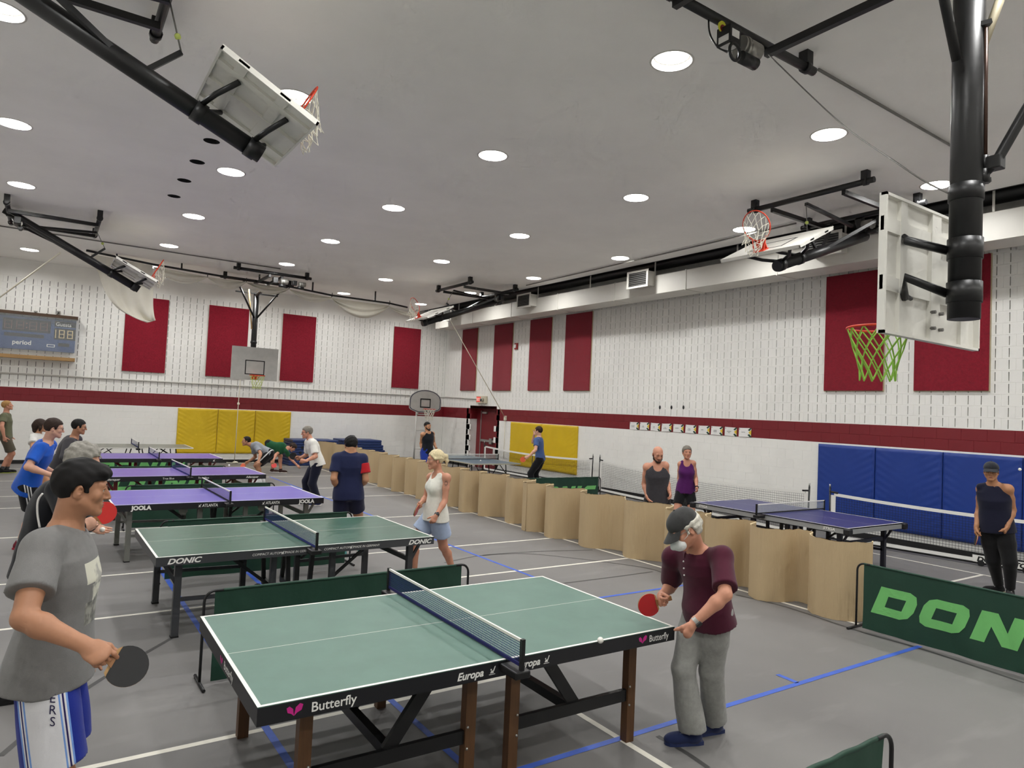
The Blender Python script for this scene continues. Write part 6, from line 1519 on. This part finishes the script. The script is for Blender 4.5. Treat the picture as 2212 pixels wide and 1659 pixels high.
def wrist_band(P, k, m, name='watch', face=True, w=.024):
    """Watch on the wrist of side k."""
    e, ww = P['e' + k], P['w' + k]; d = _unit(ww - e); c = ww - d * .018; u, v_, _ = frame_for(d); g = P['g']
    ring = [[c + d * x + (u * math.cos(a) + v_ * math.sin(a)) * .0315 * g for a in np.linspace(0, 2 * math.pi, 22)] for x in (-w / 2, w / 2)]
    o = MB().sheet(ring, .003).build(name + '_strap', m, P['t'], world=True)
    if face:
        out = _unit(-P['n' + k]); out = _unit(out - d * (out @ d)); sd = np.cross(d, out)
        MB().prism([(-.017, -.014), (.017, -.014), (.02, 0), (.017, .014), (-.017, .014), (-.02, 0)], c + out * .028 * g, d, sd, out, .010).build(name + '_face', M_WATCH, o, world=True)
def held_bat(P, k, label, to, n, front, back):
    """Bat in hand k; 'to' pixel (and depth sign) of the blade centre, n = image direction of its front face."""
    w, d = P['w' + k], P['d' + k]; grip = w + d * .062 * P['g'] + P['n' + k] * .022 * P['g']
    bl_ = solve_joint(grip, to[0], to[1], .108, to[2]); return paddle(label, grip, bl_ - grip, img_dir(*n), front, back)
# ---------------------------------------------------------------- garments with printed patterns (bands follow the cloth)
def band_material(name, base, stops, attr, rough=.8):
    """Cloth whose colour changes at fixed places along a mesh attribute."""
    m = cloth(name, base); nt = m.node_tree; b = nt.nodes['Principled BSDF']
    at_ = nt.nodes.new('ShaderNodeAttribute'); at_.attribute_name = attr; r = nt.nodes.new('ShaderNodeValToRGB'); r.color_ramp.interpolation = 'CONSTANT'
    e = r.color_ramp.elements
    while len(e) > 1: e.remove(e[-1])
    e[0].position = 0; e[0].color = (*lin(stops[0][1]), 1)
    for p, c in stops[1:]: x = e.new(p); x.color = (*lin(c), 1)
    for lk in list(b.inputs['Base Color'].links): nt.links.remove(lk)
    nt.links.new(at_.outputs['Fac'], r.inputs['Fac']); nt.links.new(r.outputs[0], b.inputs['Base Color']); return m
def side_attr(side, scale=.30):
    """Attribute 'band': position around the leg, 0.5 at the outer side seam."""
    def f(o, v, jt, left, front):
        s = 1 if side == 'L' else -1; h_, kn = jt['h' + side], jt['k' + side]; ax = _unit(kn - h_); d = v - h_; lat = left * s; lat = _unit(lat - ax * (lat @ ax)); fr = np.cross(ax, lat); fr = fr if fr @ front > 0 else -fr
        x = d @ lat; y = d @ fr; val = np.where(x > .0, .5 + y / scale, np.where(y > 0, .99, .01)); add_attr(o, 'band', np.clip(val, .01, .99))
    return f
def project_letters(o, letters, name, m, parent):
    """Drop flat letters onto a garment: letters = list of (mesh builder, direction)."""
    from mathutils.bvhtree import BVHTree
    me = o.data; M = world_matrix(o); bvh = BVHTree.FromPolygons([M @ v.co for v in me.vertices], [tuple(p.vertices) for p in me.polygons])
    for mb, d in letters:
        bm = bmesh.new(); vs = [bm.verts.new(p) for p in mb.v]
        for f in mb.f:
            try: bm.faces.new([vs[i] for i in f])
            except ValueError: pass
        bmesh.ops.triangulate(bm, faces=bm.faces[:]); bmesh.ops.subdivide_edges(bm, edges=[e for e in bm.edges if e.calc_length() > .02], cuts=1); bmesh.ops.triangulate(bm, faces=bm.faces[:])
        ok = True
        for v in bm.verts:
            hit = bvh.ray_cast(v.co - Vector(d) * .4, Vector(d), 1.0)
            if hit[0] is None: ok = False; break
            v.co = hit[0] - Vector(d) * .0025
        if ok:
            bm.verts.ensure_lookup_table(); MB().add([v.co[:] for v in bm.verts], [[v.index for v in f.verts] for f in bm.faces]).build(name, m, parent, world=True)
        bm.free()
# ================================================================ the players
# man in grey T-shirt, foreground left
def tee_attr(o, v, pv, a, left, front, L):
    d = v - pv; add_attr(o, 'pu', (d @ left)); add_attr(o, 'pv', (d @ a) / L); add_attr(o, 'pf', d @ front)
def print_tee():
    m = cloth('tee_grey_print', (126, 125, 124)); nt = m.node_tree; b = nt.nodes['Principled BSDF']; src = b.inputs['Base Color'].links[0].from_socket
    def at_(n): x = nt.nodes.new('ShaderNodeAttribute'); x.attribute_name = n; return x.outputs['Fac']
    def mth(op, a, c):
        x = nt.nodes.new('ShaderNodeMath'); x.operation = op
        for i, q_ in enumerate((a, c)):
            if isinstance(q_, (int, float)): x.inputs[i].default_value = q_
            else: nt.links.new(q_, x.inputs[i])
        return x.outputs[0]
    u, v, f = at_('pu'), at_('pv'), at_('pf'); cur = src
    def box(u0, u1, v0, v1, rgb, cur, rgb2=None):
        k = mth('MULTIPLY', mth('MULTIPLY', mth('GREATER_THAN', u, u0), mth('LESS_THAN', u, u1)), mth('MULTIPLY', mth('MULTIPLY', mth('GREATER_THAN', v, v0), mth('LESS_THAN', v, v1)), mth('GREATER_THAN', f, .02)))
        mx = nt.nodes.new('ShaderNodeMixRGB'); nt.links.new(k, mx.inputs['Fac']); nt.links.new(cur, mx.inputs['Color1']); mx.inputs['Color2'].default_value = (*lin(rgb), 1)
        if rgb2:
            n = nt.nodes.new('ShaderNodeTexNoise'); n.inputs['Scale'].default_value = 14; r = nt.nodes.new('ShaderNodeValToRGB'); r.color_ramp.elements[0].position = .42; r.color_ramp.elements[1].position = .58
            r.color_ramp.elements[0].color = (*lin(rgb), 1); r.color_ramp.elements[1].color = (*lin(rgb2), 1); nt.links.new(n.outputs['Fac'], r.inputs['Fac']); nt.links.new(r.outputs[0], mx.inputs['Color2'])
        return mx.outputs[0]
    cur = box(-.125, .02, .62, .78, (214, 212, 196), cur); cur = box(-.07, .125, .60, .76, (170, 168, 160), cur, (214, 212, 196)); cur = box(-.10, .125, .47, .605, (120, 119, 116), cur, (206, 204, 190)); cur = box(-.115, .12, .30, .475, (92, 91, 88), cur, (150, 149, 140))
    for lk in list(b.inputs['Base Color'].links): nt.links.remove(lk)
    nt.links.new(cur, b.inputs['Base Color']); return m
RB, LB, NV, WH = (18, 40, 140), (120, 160, 226), (40, 30, 90), (226, 226, 230)
jersey = band_material('shorts_blue_white', WH, [(0, RB), (.20, LB), (.225, WH), (.245, NV), (.262, WH), (.282, LB), (.305, WH), (.70, LB), (.722, WH), (.742, NV), (.76, WH), (.78, LB), (.80, RB)], 'band')
P1 = person('young man with short black hair in printed grey T-shirt holding a black bat, foreground left', 3.02,
    dict(hd=(177, 1054, 0), nb=(141, 1140, 0), pv=(108, 1.0, 0), sR=(92, 1186), sL=(150, 1180), eR=(52, 1335, -1), wR=(184, 1394, -1), eL=(110, 1330, 1), wL=(175, 1400, 1), aR=(180, .0, 'f'), aL=(0, .02, 'f')),
    -10, 1.82, face=-3, pitch=8, bulk=1.08, skn=SK_A, hair=('thick', 'black'), shirt=dict(kind='tee', m=print_tee(), loose=.026, hem=.10, sleeve=.66, sflare=.016, flare=.022, wr=.006, wsc=13, attr=tee_attr, neck=.072),
    bottom=dict(kind='shorts', m=jersey, len=.86, loose=.024, open=.092, wr=.004, attr=side_attr('R')), shoe=dict(m=cloth('shoe_white', (214, 214, 214))), sock=dict(m=cloth('sock_white', (222, 222, 218))), voxel=.009, headsc=.96,
    hands={'R': dict(pose='grip', to=(222, 1418, -1), n=(90, -.6), thumb=(20, .3)), 'L': dict(pose='relaxed')}, lipm=M_LIP)
held_bat(P1, 'R', 'black-faced bat held by the young man in the grey T-shirt', (254, 1432, 0), (255, .55), M_RBLK, M_RRED)
_lr = img_dir(270); _L = []
for k_, ch in enumerate('KERS'):
    c0 = gd(113, 1492 + k_ * 25.5, 2.7); mb = MB(); lettering(mb, ch, .038, c0, FR, V(0, 0, 1), bold=.0, align='CENTER', xscale=1.0); _L.append((mb, _unit(ray(113, 1500 + k_ * 24))))
project_letters(P1['bo'], _L, 'lettering', mat('print_navy', (34, 30, 72), .6), P1['bo'])
# man in maroon polo with grey cap and mask
P2 = person('older man in grey cap, white mask and maroon polo shirt at the nearest green table', 4.62,
    dict(hd=(1478, 1142, -.14), nb=(1503, 1186, -.03), pv=(1527, .93, 0), sR=(1453, 1204), sL=(1557, 1204), eR=(1452, 1262, 1), wR=(1428, 1288, -1), eL=(1567, 1284, -1), wL=(1499, 1346, -1), aR=(1495, 1606), aL=(1542, 1582), tR=(205,), tL=(215,)),
    222, 1.72, face=205, pitch=38, bulk=1.0, skn=SK_C, hair=('wild', 'white'), shirt=dict(kind='polo', m=cloth('polo_maroon', (74, 22, 42)), loose=.024, hem=.13, sleeve=.84, sflare=.012, flare=.016, wr=.006),
    bottom=dict(kind='pants', m=cloth('trousers_grey', (150, 150, 146), var=.16), loose=.016, open=.088, end=.98, wr=.006, kl=1.3), shoe=dict(m=cloth('shoe_navy', (30, 40, 76)), sole=cloth('sole_navy', (36, 48, 90))), voxel=.0095, spine=.03,
    hands={'R': dict(pose='grip', to=(1426, 1300, -1), n=(0, .1), thumb=(180, .6)), 'L': dict(pose='fist', to=(1482, 1374, -1), n=(150, -.2), thumb=(200, 0))}, cap=dict(m=cloth('cap_charcoal', (62, 62, 62), var=.2), z=.030), eyes=True, glasses=None)
held_bat(P2, 'R', 'red-faced bat held low by the man in maroon', (1410, 1304, -.3), (300, .05), M_RRED, M_RBLK)
q, hs, A = P2['q'], P2['hs'], P2['A']
G = Field(); G.ell(q(0, .085, -.055), V(.064, .052, .052) * hs, A, k=.0); G.cone(q(0, .112, -.02), q(0, .138, -.055), .014, .014, k=.02); G.cut(q(0, .058, -.05), -A[1]); v, qd = G.mesh(.004)
mk = mesh_obj('face_mask', v, qd, cloth('mask_white', (226, 228, 226)), P2['t'])
for s in (-1, 1): MB().tube([q(s * .05, .085, -.04), q(s * .08, .03, -.02), q(s * .085, -.02, .02)], .0022, 5).build('mask_strap', M_LABEL, mk, world=True)
MB().tube([q(-.058, .098, .012), q(-.02, .112, .008), q(.02, .112, .008), q(.058, .098, .012)], .002, 5).tube([q(.058, .098, .012), q(.084, -.01, .006)], .002, 5).tube([q(-.058, .098, .012), q(-.084, -.01, .006)], .002, 5).build('glasses', M_STEEL, P2['t'], world=True)
wrist_band(P2, 'L', M_STEEL)
# grey-haired man in black jacket behind the young man
P3 = person('grey-haired man in black jacket leaning forward behind the young man in grey', 4.9,
    dict(hd=(180, 995, -.02), nb=(140, 1040, 0), pv=(84, .93, 0), sR=(126, 1058), sL=(150, 1052), eR=(150, 1124, -1), wR=(170, 1138, 0), eL=(168, 1110, 1), wL=(196, 1136, 1), aR=(180, .12, 'f'), aL=(0, .15, 'f')),
    2, 1.74, face=10, pitch=25, bulk=1.05, skn=SK_B, hair=('grey', 'grey'), shirt=dict(kind='long', m=cloth('jacket_black', (16, 18, 24)), loose=.03, hem=.10, wr=.006), bottom=dict(kind='pants', m=cloth('trousers_black', (18, 18, 22)), loose=.02), shoe=dict(m=cloth('shoe_black', (22, 22, 24))), voxel=.011, spine=.04,
    hands={'R': dict(pose='grip', to=(188, 1132, 0), n=(90, 0)), 'L': dict(pose='open', to=(222, 1146, -.3), n=(270, .8), thumb=(60, .5))})
held_bat(P3, 'R', 'red bat held by the grey-haired man, seen past the young man', (222, 1110, 0), (270, .1), M_RBRT, M_RBLK)
MB().tube(catmull([gd(92, 1066, 4.66), gd(82, 1082, 4.66), gd(81, 1110, 4.66), gd(86, 1140, 4.66)], 5), .007, 6).build('white_piping', M_LABEL, P3['t'], world=True)
pb_ = gd(221, 1148, depth_of(P3['wL'] + P3['dL'] * .12) - .03); ball(pb_ + V(0, 0, .015), 'white ball resting in the open hand of the grey-haired man')
# man in blue polo
stripes = band_material('shorts_black_stripes', (22, 22, 26), [(0, (22, 22, 26)), (.36, (224, 224, 224)), (.41, (22, 22, 26)), (.46, (224, 224, 224)), (.51, (22, 22, 26)), (.56, (224, 224, 224)), (.61, (22, 22, 26))], 'band')
P4 = person('man in blue polo shirt and glasses with black striped shorts', 9.1,
    dict(hd=(117, 925, 0), nb=(103, 955, 0), pv=(62, .95, .05), sR=(88, 968), sL=(108, 962), eR=(60, 1009, -1), wR=(110, 1026, -1), eL=(84, 1005, 1), wL=(116, 1020, 1), aR=(41, 1186), aL=(92, 1180), tR=(350,), tL=(0,)),
    5, 1.83, face=358, pitch=8, bulk=1.02, skn=SK_B, hair=('short', 'brown'), shirt=dict(kind='polo', m=cloth('polo_blue', (34, 92, 196)), loose=.022, hem=.14, sleeve=.72, sflare=.010, wr=.005), glasses=M_BLACK,
    bottom=dict(kind='shorts', m=stripes, len=.72, loose=.024, attr=side_attr('R')), shoe=dict(m=cloth('shoe_red_black', (112, 30, 44)), sole=mat('sole_red', (170, 40, 60), .6)), sock=dict(m=cloth('sock_white', (222, 222, 218)), h=.3), voxel=.0115,
    hands={'R': dict(pose='fist', n=(90, 0)), 'L': dict(pose='grip')}, spine=.02)
# man in charcoal sweatshirt
P5 = person('black-haired man in charcoal sweatshirt leaning forward beside the violet table', 11.6,
    dict(hd=(171, 922, 0), nb=(161, 945, 0), pv=(128, .88, .05), sR=(150, 955), sL=(165, 950), eR=(140, 988, -1), wR=(168, 990, 0), eL=(160, 980, 1), wL=(182, 985, 1), aR=(180, .12, 'f'), aL=(0, .12, 'f')),
    2, 1.76, face=358, pitch=8, skn=SK_A, hair=('short', 'black'), shirt=dict(kind='long', m=cloth('sweatshirt_charcoal', (66, 64, 68)), loose=.032, hem=.12, wr=.006), bottom=dict(kind='pants', m=cloth('trousers_grey2', (70, 68, 66)), loose=.02), shoe=dict(m=cloth('shoe_black', (22, 22, 24))), voxel=.013, spine=.03, glasses=M_BLACK,
    hands={'R': dict(pose='grip', to=(176, 985, 0)), 'L': dict(pose='relaxed')})
held_bat(P5, 'R', 'dark red bat held up by the man in charcoal', (199, 971, 0), (275, 0), M_RRED, M_RBLK)
# person in white behind the blue polo
P6 = person('dark-haired person in white T-shirt standing half hidden behind the blue polo', 13.2,
    dict(hd=(88, 920, 0), nb=(82, 937, 0), pv=(78, .84, 0), sR=(72, 944), sL=(92, 942), eR=(70, 966, -1), wR=(74, 988, -1), eL=(94, 964, 1), wL=(98, 985, 1), aR=(0, 0, 'f'), aL=(0, 0, 'f')),
    0, 1.66, face=350, female=True, skn=SK_D, hair=('bob', 'brown'), shirt=dict(kind='tee', m=cloth('tee_white', (214, 213, 208)), loose=.02, hem=.1), bottom=dict(kind='shorts', m=cloth('shorts_dark', (30, 30, 34)), len=.7), shoe=dict(m=cloth('shoe_white', (214, 214, 214))), voxel=.016)
# blond man in olive at far left
P7 = person('blond man in olive T-shirt and shorts looking up at the far left', 17.6,
    dict(hd=(16, 876, 0), nb=(13, 892, 0), pv=(12, .95, 0), sR=(8, 899), sL=(17, 898), eR=(4, 921, -1), wR=(9, 944, -1), eL=(20, 920, 1), wL=(22, 942, 1), aR=(14, 1021), aL=(2, 1022)),
    355, 1.84, face=0, pitch=-12, bulk=1.04, skn=SK_C, hair=('short', 'blond'), shirt=dict(kind='tee', m=cloth('tee_olive', (104, 106, 82)), loose=.014, hem=.05), bottom=dict(kind='shorts', m=cloth('shorts_olive', (92, 86, 72)), len=.85), shoe=dict(m=cloth('shoe_black', (22, 22, 24)), sole=mat('sole_yellow', (150, 160, 60), .6)), sock=dict(m=cloth('sock_grey', (70, 70, 72)), h=.18), voxel=.015)
# crouching man in grey T-shirt
side_w = band_material('shorts_black_side', (20, 20, 22), [(0, (20, 20, 22)), (.46, (206, 206, 204)), (.56, (20, 20, 22))], 'band')
P8 = person('man in grey T-shirt and black shorts crouching ready behind the violet table', 18.0,
    dict(hd=(532, 953, -.02), nb=(544, 962, 0), pv=(580, .76, 0), sL=(556, 968), sR=(547, 966), eL=(563, 980, -1), wL=(559, 995, -1), eR=(552, 987, 1), wR=(537, 997, 0), aL=(560, 1044), aR=(567, 1042), tL=(185,), tR=(180,)),
    182, 1.70, face=182, pitch=5, skn=SK_A, hair=('receding', 'black'), shirt=dict(kind='tee', m=cloth('tee_light_grey', (140, 144, 150)), loose=.022, hem=.08), bottom=dict(kind='shorts', m=side_w, len=.8, loose=.026, attr=side_attr('L')), shoe=dict(m=cloth('shoe_white', (214, 214, 214))), sock=dict(m=cloth('sock_white', (222, 222, 218))), voxel=.014, spine=.03,
    hands={'L': dict(pose='open', n=(90, -.5)), 'R': dict(pose='grip')})
held_bat(P8, 'R', 'orange bat held low over the violet table by the crouching man', (525, 1006, -.3), (230, .5), M_RORG, M_RBLK)
# man in green bending down
P9 = person('man in green T-shirt bending down to reach the floor before the yellow pads', 20.6,
    dict(hd=(632, 966, .05), nb=(618, 969, 0), pv=(582, .80, 0), sR=(609, 972), sL=(618, 974), eR=(596, 982, -1), wR=(591, 994, -1), eL=(627, 990, 1), wL=(641, 1004, -1), aR=(606, 1021), aL=(588, 1020), tR=(340,), tL=(350,)),
    0, 1.76, face=345, pitch=50, skn=SK_C, hair=('thick', 'brown'), shirt=dict(kind='tee', m=cloth('tee_green', (30, 84, 52)), loose=.02, hem=.06), bottom=dict(kind='shorts', m=cloth('shorts_black', (20, 20, 22)), len=.75), shoe=dict(m=cloth('shoe_black_orange', (60, 40, 36)), sole=mat('sole_white', (224, 220, 214), .6)), voxel=.015, spine=.04,
    hands={'R': dict(pose='grip', to=(590, 998, 0)), 'L': dict(pose='open')})
held_bat(P9, 'R', 'red bat hanging from the hand of the man in green', (591, 1003, -.3), (280, 0), M_RBRT, M_RRED)
# man in white polo
P10 = person('grey-haired man in white polo shirt and navy trousers behind the purple table', 14.35,
    dict(hd=(663, 934, -.02), nb=(670, 950, 0), pv=(684, .94, .03), sL=(676, 957), sR=(666, 956), eL=(682, 986, -1), wL=(660, 996, -1), eR=(664, 982, 1), wR=(650, 988, 0), aL=(686, 1092), aR=(664, 1090), tL=(195,), tR=(185,)),
    186, 1.80, face=186, pitch=8, skn=SK_C, hair=('short', 'greyb'), shirt=dict(kind='polo', m=cloth('polo_white', (228, 226, 218)), loose=.024, hem=.1, sleeve=.8, sflare=.010, hemtilt=.08), bottom=dict(kind='pants', m=cloth('trousers_navy', (26, 28, 48)), loose=.024, open=.08, end=.97), shoe=dict(m=cloth('shoe_navy', (30, 40, 76)), sole=mat('sole_white', (224, 220, 214), .6)), voxel=.0125, spine=.02, glasses=M_BLACK,
    hands={'L': dict(pose='grip', to=(652, 995, 0)), 'R': dict(pose='grip', to=(644, 990, 0))})
held_bat(P10, 'R', 'black and red bat held before the man in the white polo', (643, 990, 0), (240, .2), M_RBLK, M_RRED)
# man in navy seen from behind
P11 = person('man in navy T-shirt and shorts with one red sleeve, seen from behind', 9.75,
    dict(hd=(758, 962, .03), nb=(757, 978, 0), pv=(753, .92, 0), sL=(729, 990), sR=(783, 992), eL=(721, 1034, -1), wL=(731, 1060, 1), eR=(790, 1036, -1), wR=(777, 1052, 1), aL=(741, 1203), aR=(780, 1196)),
    92, 1.78, face=95, pitch=25, bulk=1.15, skn=SK_D, hair=('thick', 'black'), shirt=dict(kind='tee', m=cloth('tee_navy', (30, 36, 70)), loose=.02, hem=.10, sleeve=.68), bottom=dict(kind='shorts', m=cloth('shorts_navy', (26, 28, 56)), len=.62, loose=.022), shoe=dict(m=cloth('shoe_teal', (70, 130, 130)), sole=mat('sole_white', (224, 220, 214), .6)), voxel=.0115, headsc=1.03)
sh, e = P11['sR'], P11['eR']; G = Field(); G.chain([sh + (e - sh) * .18, sh + (e - sh) * .70], [.084, .088], k=.0); pe = sh + (e - sh) * .69; G.cut(pe, _unit(e - sh)); G.cut(sh + (e - sh) * .22, -_unit(e - sh) ); v, qd = G.mesh(.008); mesh_obj('red_sleeve', v, qd, cloth('sleeve_red', (176, 28, 36)), P11['t'])
_c = gd(758, 978, 9.2); _mb = MB().add([_c + FR * x + V(0, 0, z) for x, z in ((-.022, 0), (.022, 0), (0, .04))], [(0, 1, 2)])
project_letters([o for o in P11['t'].children if o.name.startswith('shirt')][0], [(_mb, _unit(ray(758, 980)))], 'printed_mark', M_LABEL, P11['t'])
# woman in white sleeveless top
P12 = person('blonde woman with ponytail in white sleeveless top and pale blue shorts', 8.6,
    dict(hd=(941, 993, -.03), nb=(948, 1022, 0), pv=(942, .86, 0), sL=(965, 1032), sR=(931, 1031), eL=(961, 1082, -1), wL=(942, 1114, -1), eR=(919, 1076, 1), wR=(908, 1088, -1), aR=(894, 1252), aL=(977, 1246), tR=(190,), tL=(215,)),
    205, 1.68, face=190, pitch=6, female=True, bulk=1.02, skn=SK_C, hair=('pony', 'paleblond'), shirt=dict(kind='tank', m=cloth('top_white', (230, 228, 218)), loose=.018, hem=.09, scoop=.07, neck=.07, wr=.005, flare=.034, strap=.012), bottom=dict(kind='shorts', m=cloth('shorts_pale_blue', (172, 188, 216)), len=.62, loose=.03, open=.10, wr=.006), shoe=dict(m=cloth('shoe_white', (214, 214, 214))), sock=dict(m=cloth('sock_white', (222, 222, 218)), h=.12), voxel=.011, glasses=M_STEEL, lipm=M_LIP,
    hands={'L': dict(pose='relaxed', to=(934, 1128, -.3), n=(90, 0)), 'R': dict(pose='grip', to=(905, 1092, -.5))})
held_bat(P12, 'R', 'wooden-edged bat held by the blonde woman', (903, 1098, -.5), (170, .3), M_RBLK, M_RRED)
wrist_band(P12, 'L', M_WATCH)
_c = gd(963.5, 1044, 8.0); _mk = []
for k_ in range(11):
    a_ = 2 * math.pi * k_ / 11; _mk.append((MB().add([_c + FR * (.012 * math.cos(a_ + x)) + V(0, 0, .016 * math.sin(a_ + x)) for x in (-.25, .25)] + [_c + FR * .032 * math.cos(a_ + .1) + V(0, 0, .055 * math.sin(a_ + .1))], [(0, 1, 2)]), _unit(ray(963, 1044))))
project_letters([o for o in P12['t'].children if o.name.startswith('body')][0], _mk, 'tattoo_mark', mat('tattoo_ink', (70, 62, 60), .6), P12['t'])
# bearded man at the back
P13 = person('bearded man in black sleeveless shirt and blue shorts by the portable hoop', 19.5,
    dict(hd=(923.5, 920.5, 0), nb=(924.5, 934, 0), pv=(922.5, .93, 0), sR=(913, 938.5), sL=(934, 937), eR=(909.5, 958, 1), wR=(913, 976, -1), eL=(937, 956, 1), wL=(942, 968, -1), aR=(180, .06, 'f'), aL=(0, .02, 'f')),
    300, 1.80, face=318, pitch=3, bulk=1.05, skn=SK_D, hair=('buzz', 'black'), beard='black', shirt=dict(kind='tank', m=cloth('tank_black', (22, 24, 32)), loose=.012, hem=.06, strap=.03), bottom=dict(kind='shorts', m=cloth('shorts_blue', (28, 52, 140)), len=.8), shoe=dict(m=cloth('shoe_black', (22, 22, 24))), voxel=.015,
    hands={'R': dict(pose='grip', to=(915, 981, 0))})
held_bat(P13, 'R', 'dark red bat held by the bearded man at the back', (919, 987, -.3), (275, .1), M_RRED, M_RBLK)
# man in blue T-shirt
P14 = person('man in blue T-shirt and black trousers with one hand at his face', 18.7,
    dict(hd=(1163, 931, 0), nb=(1164, 945, 0), pv=(1167, .93, 0), sL=(1159, 951), sR=(1165, 951), eL=(1157, 972, -1), wL=(1142, 986, -1), eR=(1151, 955, 1), wR=(1154, 938, -1), aL=(180, .14, 'f'), aR=(180, .0, 'f')),
    165, 1.80, face=155, skn=SK_B, hair=('short', 'brown'), shirt=dict(kind='tee', m=cloth('tee_blue', (72, 96, 146)), loose=.014, hem=.07), bottom=dict(kind='pants', m=cloth('trousers_black', (18, 18, 22)), loose=.022, open=.07), shoe=dict(m=cloth('shoe_black', (22, 22, 24))), voxel=.014,
    hands={'L': dict(pose='grip', to=(1137, 989, 0)), 'R': dict(pose='relaxed', to=(1157, 933, 0))})
held_bat(P14, 'L', 'orange-faced bat held out by the man in the blue T-shirt', (1132.5, 991, 0), (265, .1), M_RORG, M_RBLK)
# bald man
P15 = person('bald bearded man in dark grey tank top beyond the cardboard barrier', 10.8,
    dict(hd=(1421, 981, -.04), nb=(1420, 1003, 0), pv=(1420, .90, 0), sR=(1398, 1009), sL=(1436, 1006), eR=(1392, 1045, 1), wR=(1399, 1075, -1), eL=(1440, 1040, 1), wL=(1446, 1060, -1), aR=(180, .05, 'f'), aL=(0, .05, 'f')),
    276, 1.76, face=290, pitch=22, bulk=1.12, skn=SK_C, hair=None, beard='brown', shirt=dict(kind='tank', m=cloth('tank_dark_grey', (58, 56, 60), var=.2), loose=.014, hem=.08, scoop=.085, neck=.078), bottom=dict(kind='shorts', m=cloth('shorts_black', (20, 20, 22)), len=.8), shoe=dict(m=cloth('shoe_black', (22, 22, 24))), voxel=.0115,
    hands={'R': dict(pose='grip', to=(1403, 1083, 0)), 'L': dict(pose='relaxed', to=(1448, 1069, 0))})
held_bat(P15, 'R', 'bright red bat held by the bald man above the cardboard', (1417, 1086, -.2), (275, .4), M_RBRT, M_RBLK)
# woman in purple
P16 = person('grey-haired woman in purple tank top and black shorts smiling', 12.6,
    dict(hd=(1484, 977.5, -.02), nb=(1484, 997, 0), pv=(1481, .86, 0), sR=(1470, 1003), sL=(1497, 1001), eR=(1467, 1033, 1), wR=(1470, 1058, -1), eL=(1503, 1033, 1), wL=(1505, 1054, -1), aR=(180, .10, 'f'), aL=(0, .03, 'f')),
    272, 1.66, face=283, pitch=0, female=True, bulk=1.02, skn=SK_C, hair=('short', 'greyb'), shirt=dict(kind='tank', m=cloth('tank_purple', (82, 26, 92)), loose=.010, hem=.05, scoop=.07, neck=.07), bottom=dict(kind='shorts', m=cloth('shorts_black', (20, 20, 22)), len=.58, loose=.012, open=.086), shoe=dict(m=cloth('shoe_white', (214, 214, 214))), voxel=.012, lipm=M_LIP,
    hands={'R': dict(pose='grip', to=(1472, 1065, 0), n=(0, 0)), 'L': dict(pose='relaxed')})
held_bat(P16, 'R', 'black bat held down by the woman in purple', (1480, 1077, 0), (275, 0), M_RBLK, M_RRED)
wrist_band(P16, 'L', M_WATCH)
# man with cap at right
P17 = person('muscular man in dark cap, navy sleeveless shirt and black trousers at far right', 9.2,
    dict(hd=(2141, 1019, -.02), nb=(2146, 1047, 0), pv=(2152, .93, .0), sR=(2121, 1057), sL=(2177, 1057), eR=(2116, 1102, 1), wR=(2109, 1138, -1), eL=(2187, 1102, 1), wL=(2176, 1137, -1), aR=(2158, 1280), aL=(2182, 1289), tR=(205,), tL=(265,)),
    270, 1.78, face=268, pitch=2, bulk=1.18, skn=SK_E, hair=('buzz', 'black'), shirt=dict(kind='tank', m=cloth('tank_navy', (22, 24, 44)), loose=.014, hem=.08, neck=.066, strap=.035), bottom=dict(kind='pants', m=cloth('trousers_jet', (16, 16, 18)), loose=.018, open=.054, end=.93), shoe=dict(m=cloth('shoe_black', (22, 22, 24)), sole=mat('sole_cream', (196, 188, 160), .6)), sock=dict(m=cloth('sock_grey', (70, 70, 72)), h=.12), voxel=.011, cap=dict(m=cloth('cap_black', (40, 42, 48), var=.2), z=.04),
    hands={'R': dict(pose='grip', to=(2108, 1148, 0), n=(0, 0)), 'L': dict(pose='fist', to=(2171, 1150, -.3), n=(180, 0))})
held_bat(P17, 'R', 'red bat held edge-on by the man in the cap', (2109, 1162, 0), (10, 0), M_RRED, M_RBLK)
wrist_band(P17, 'L', M_WATCH, face=False, w=.018)
_c = gd(2154, 1059, 9.5); _sh = [o for o in P17['t'].children if o.name.startswith('shirt')][0]
project_letters(_sh, [(MB().add([_c + FR * x + V(0, 0, z) for x, z in ((-.03, sg_ * .022), (-.012, sg_ * .006), (.012, sg_ * .006), (.03, sg_ * .022), (.014, sg_ * -.004), (-.014, sg_ * -.004))], [tuple(range(6))]), _unit(ray(2154, 1059))) for sg_ in (-1, 1)], 'printed_mark', M_LABEL, _sh)

IMG_OFF = 0.0
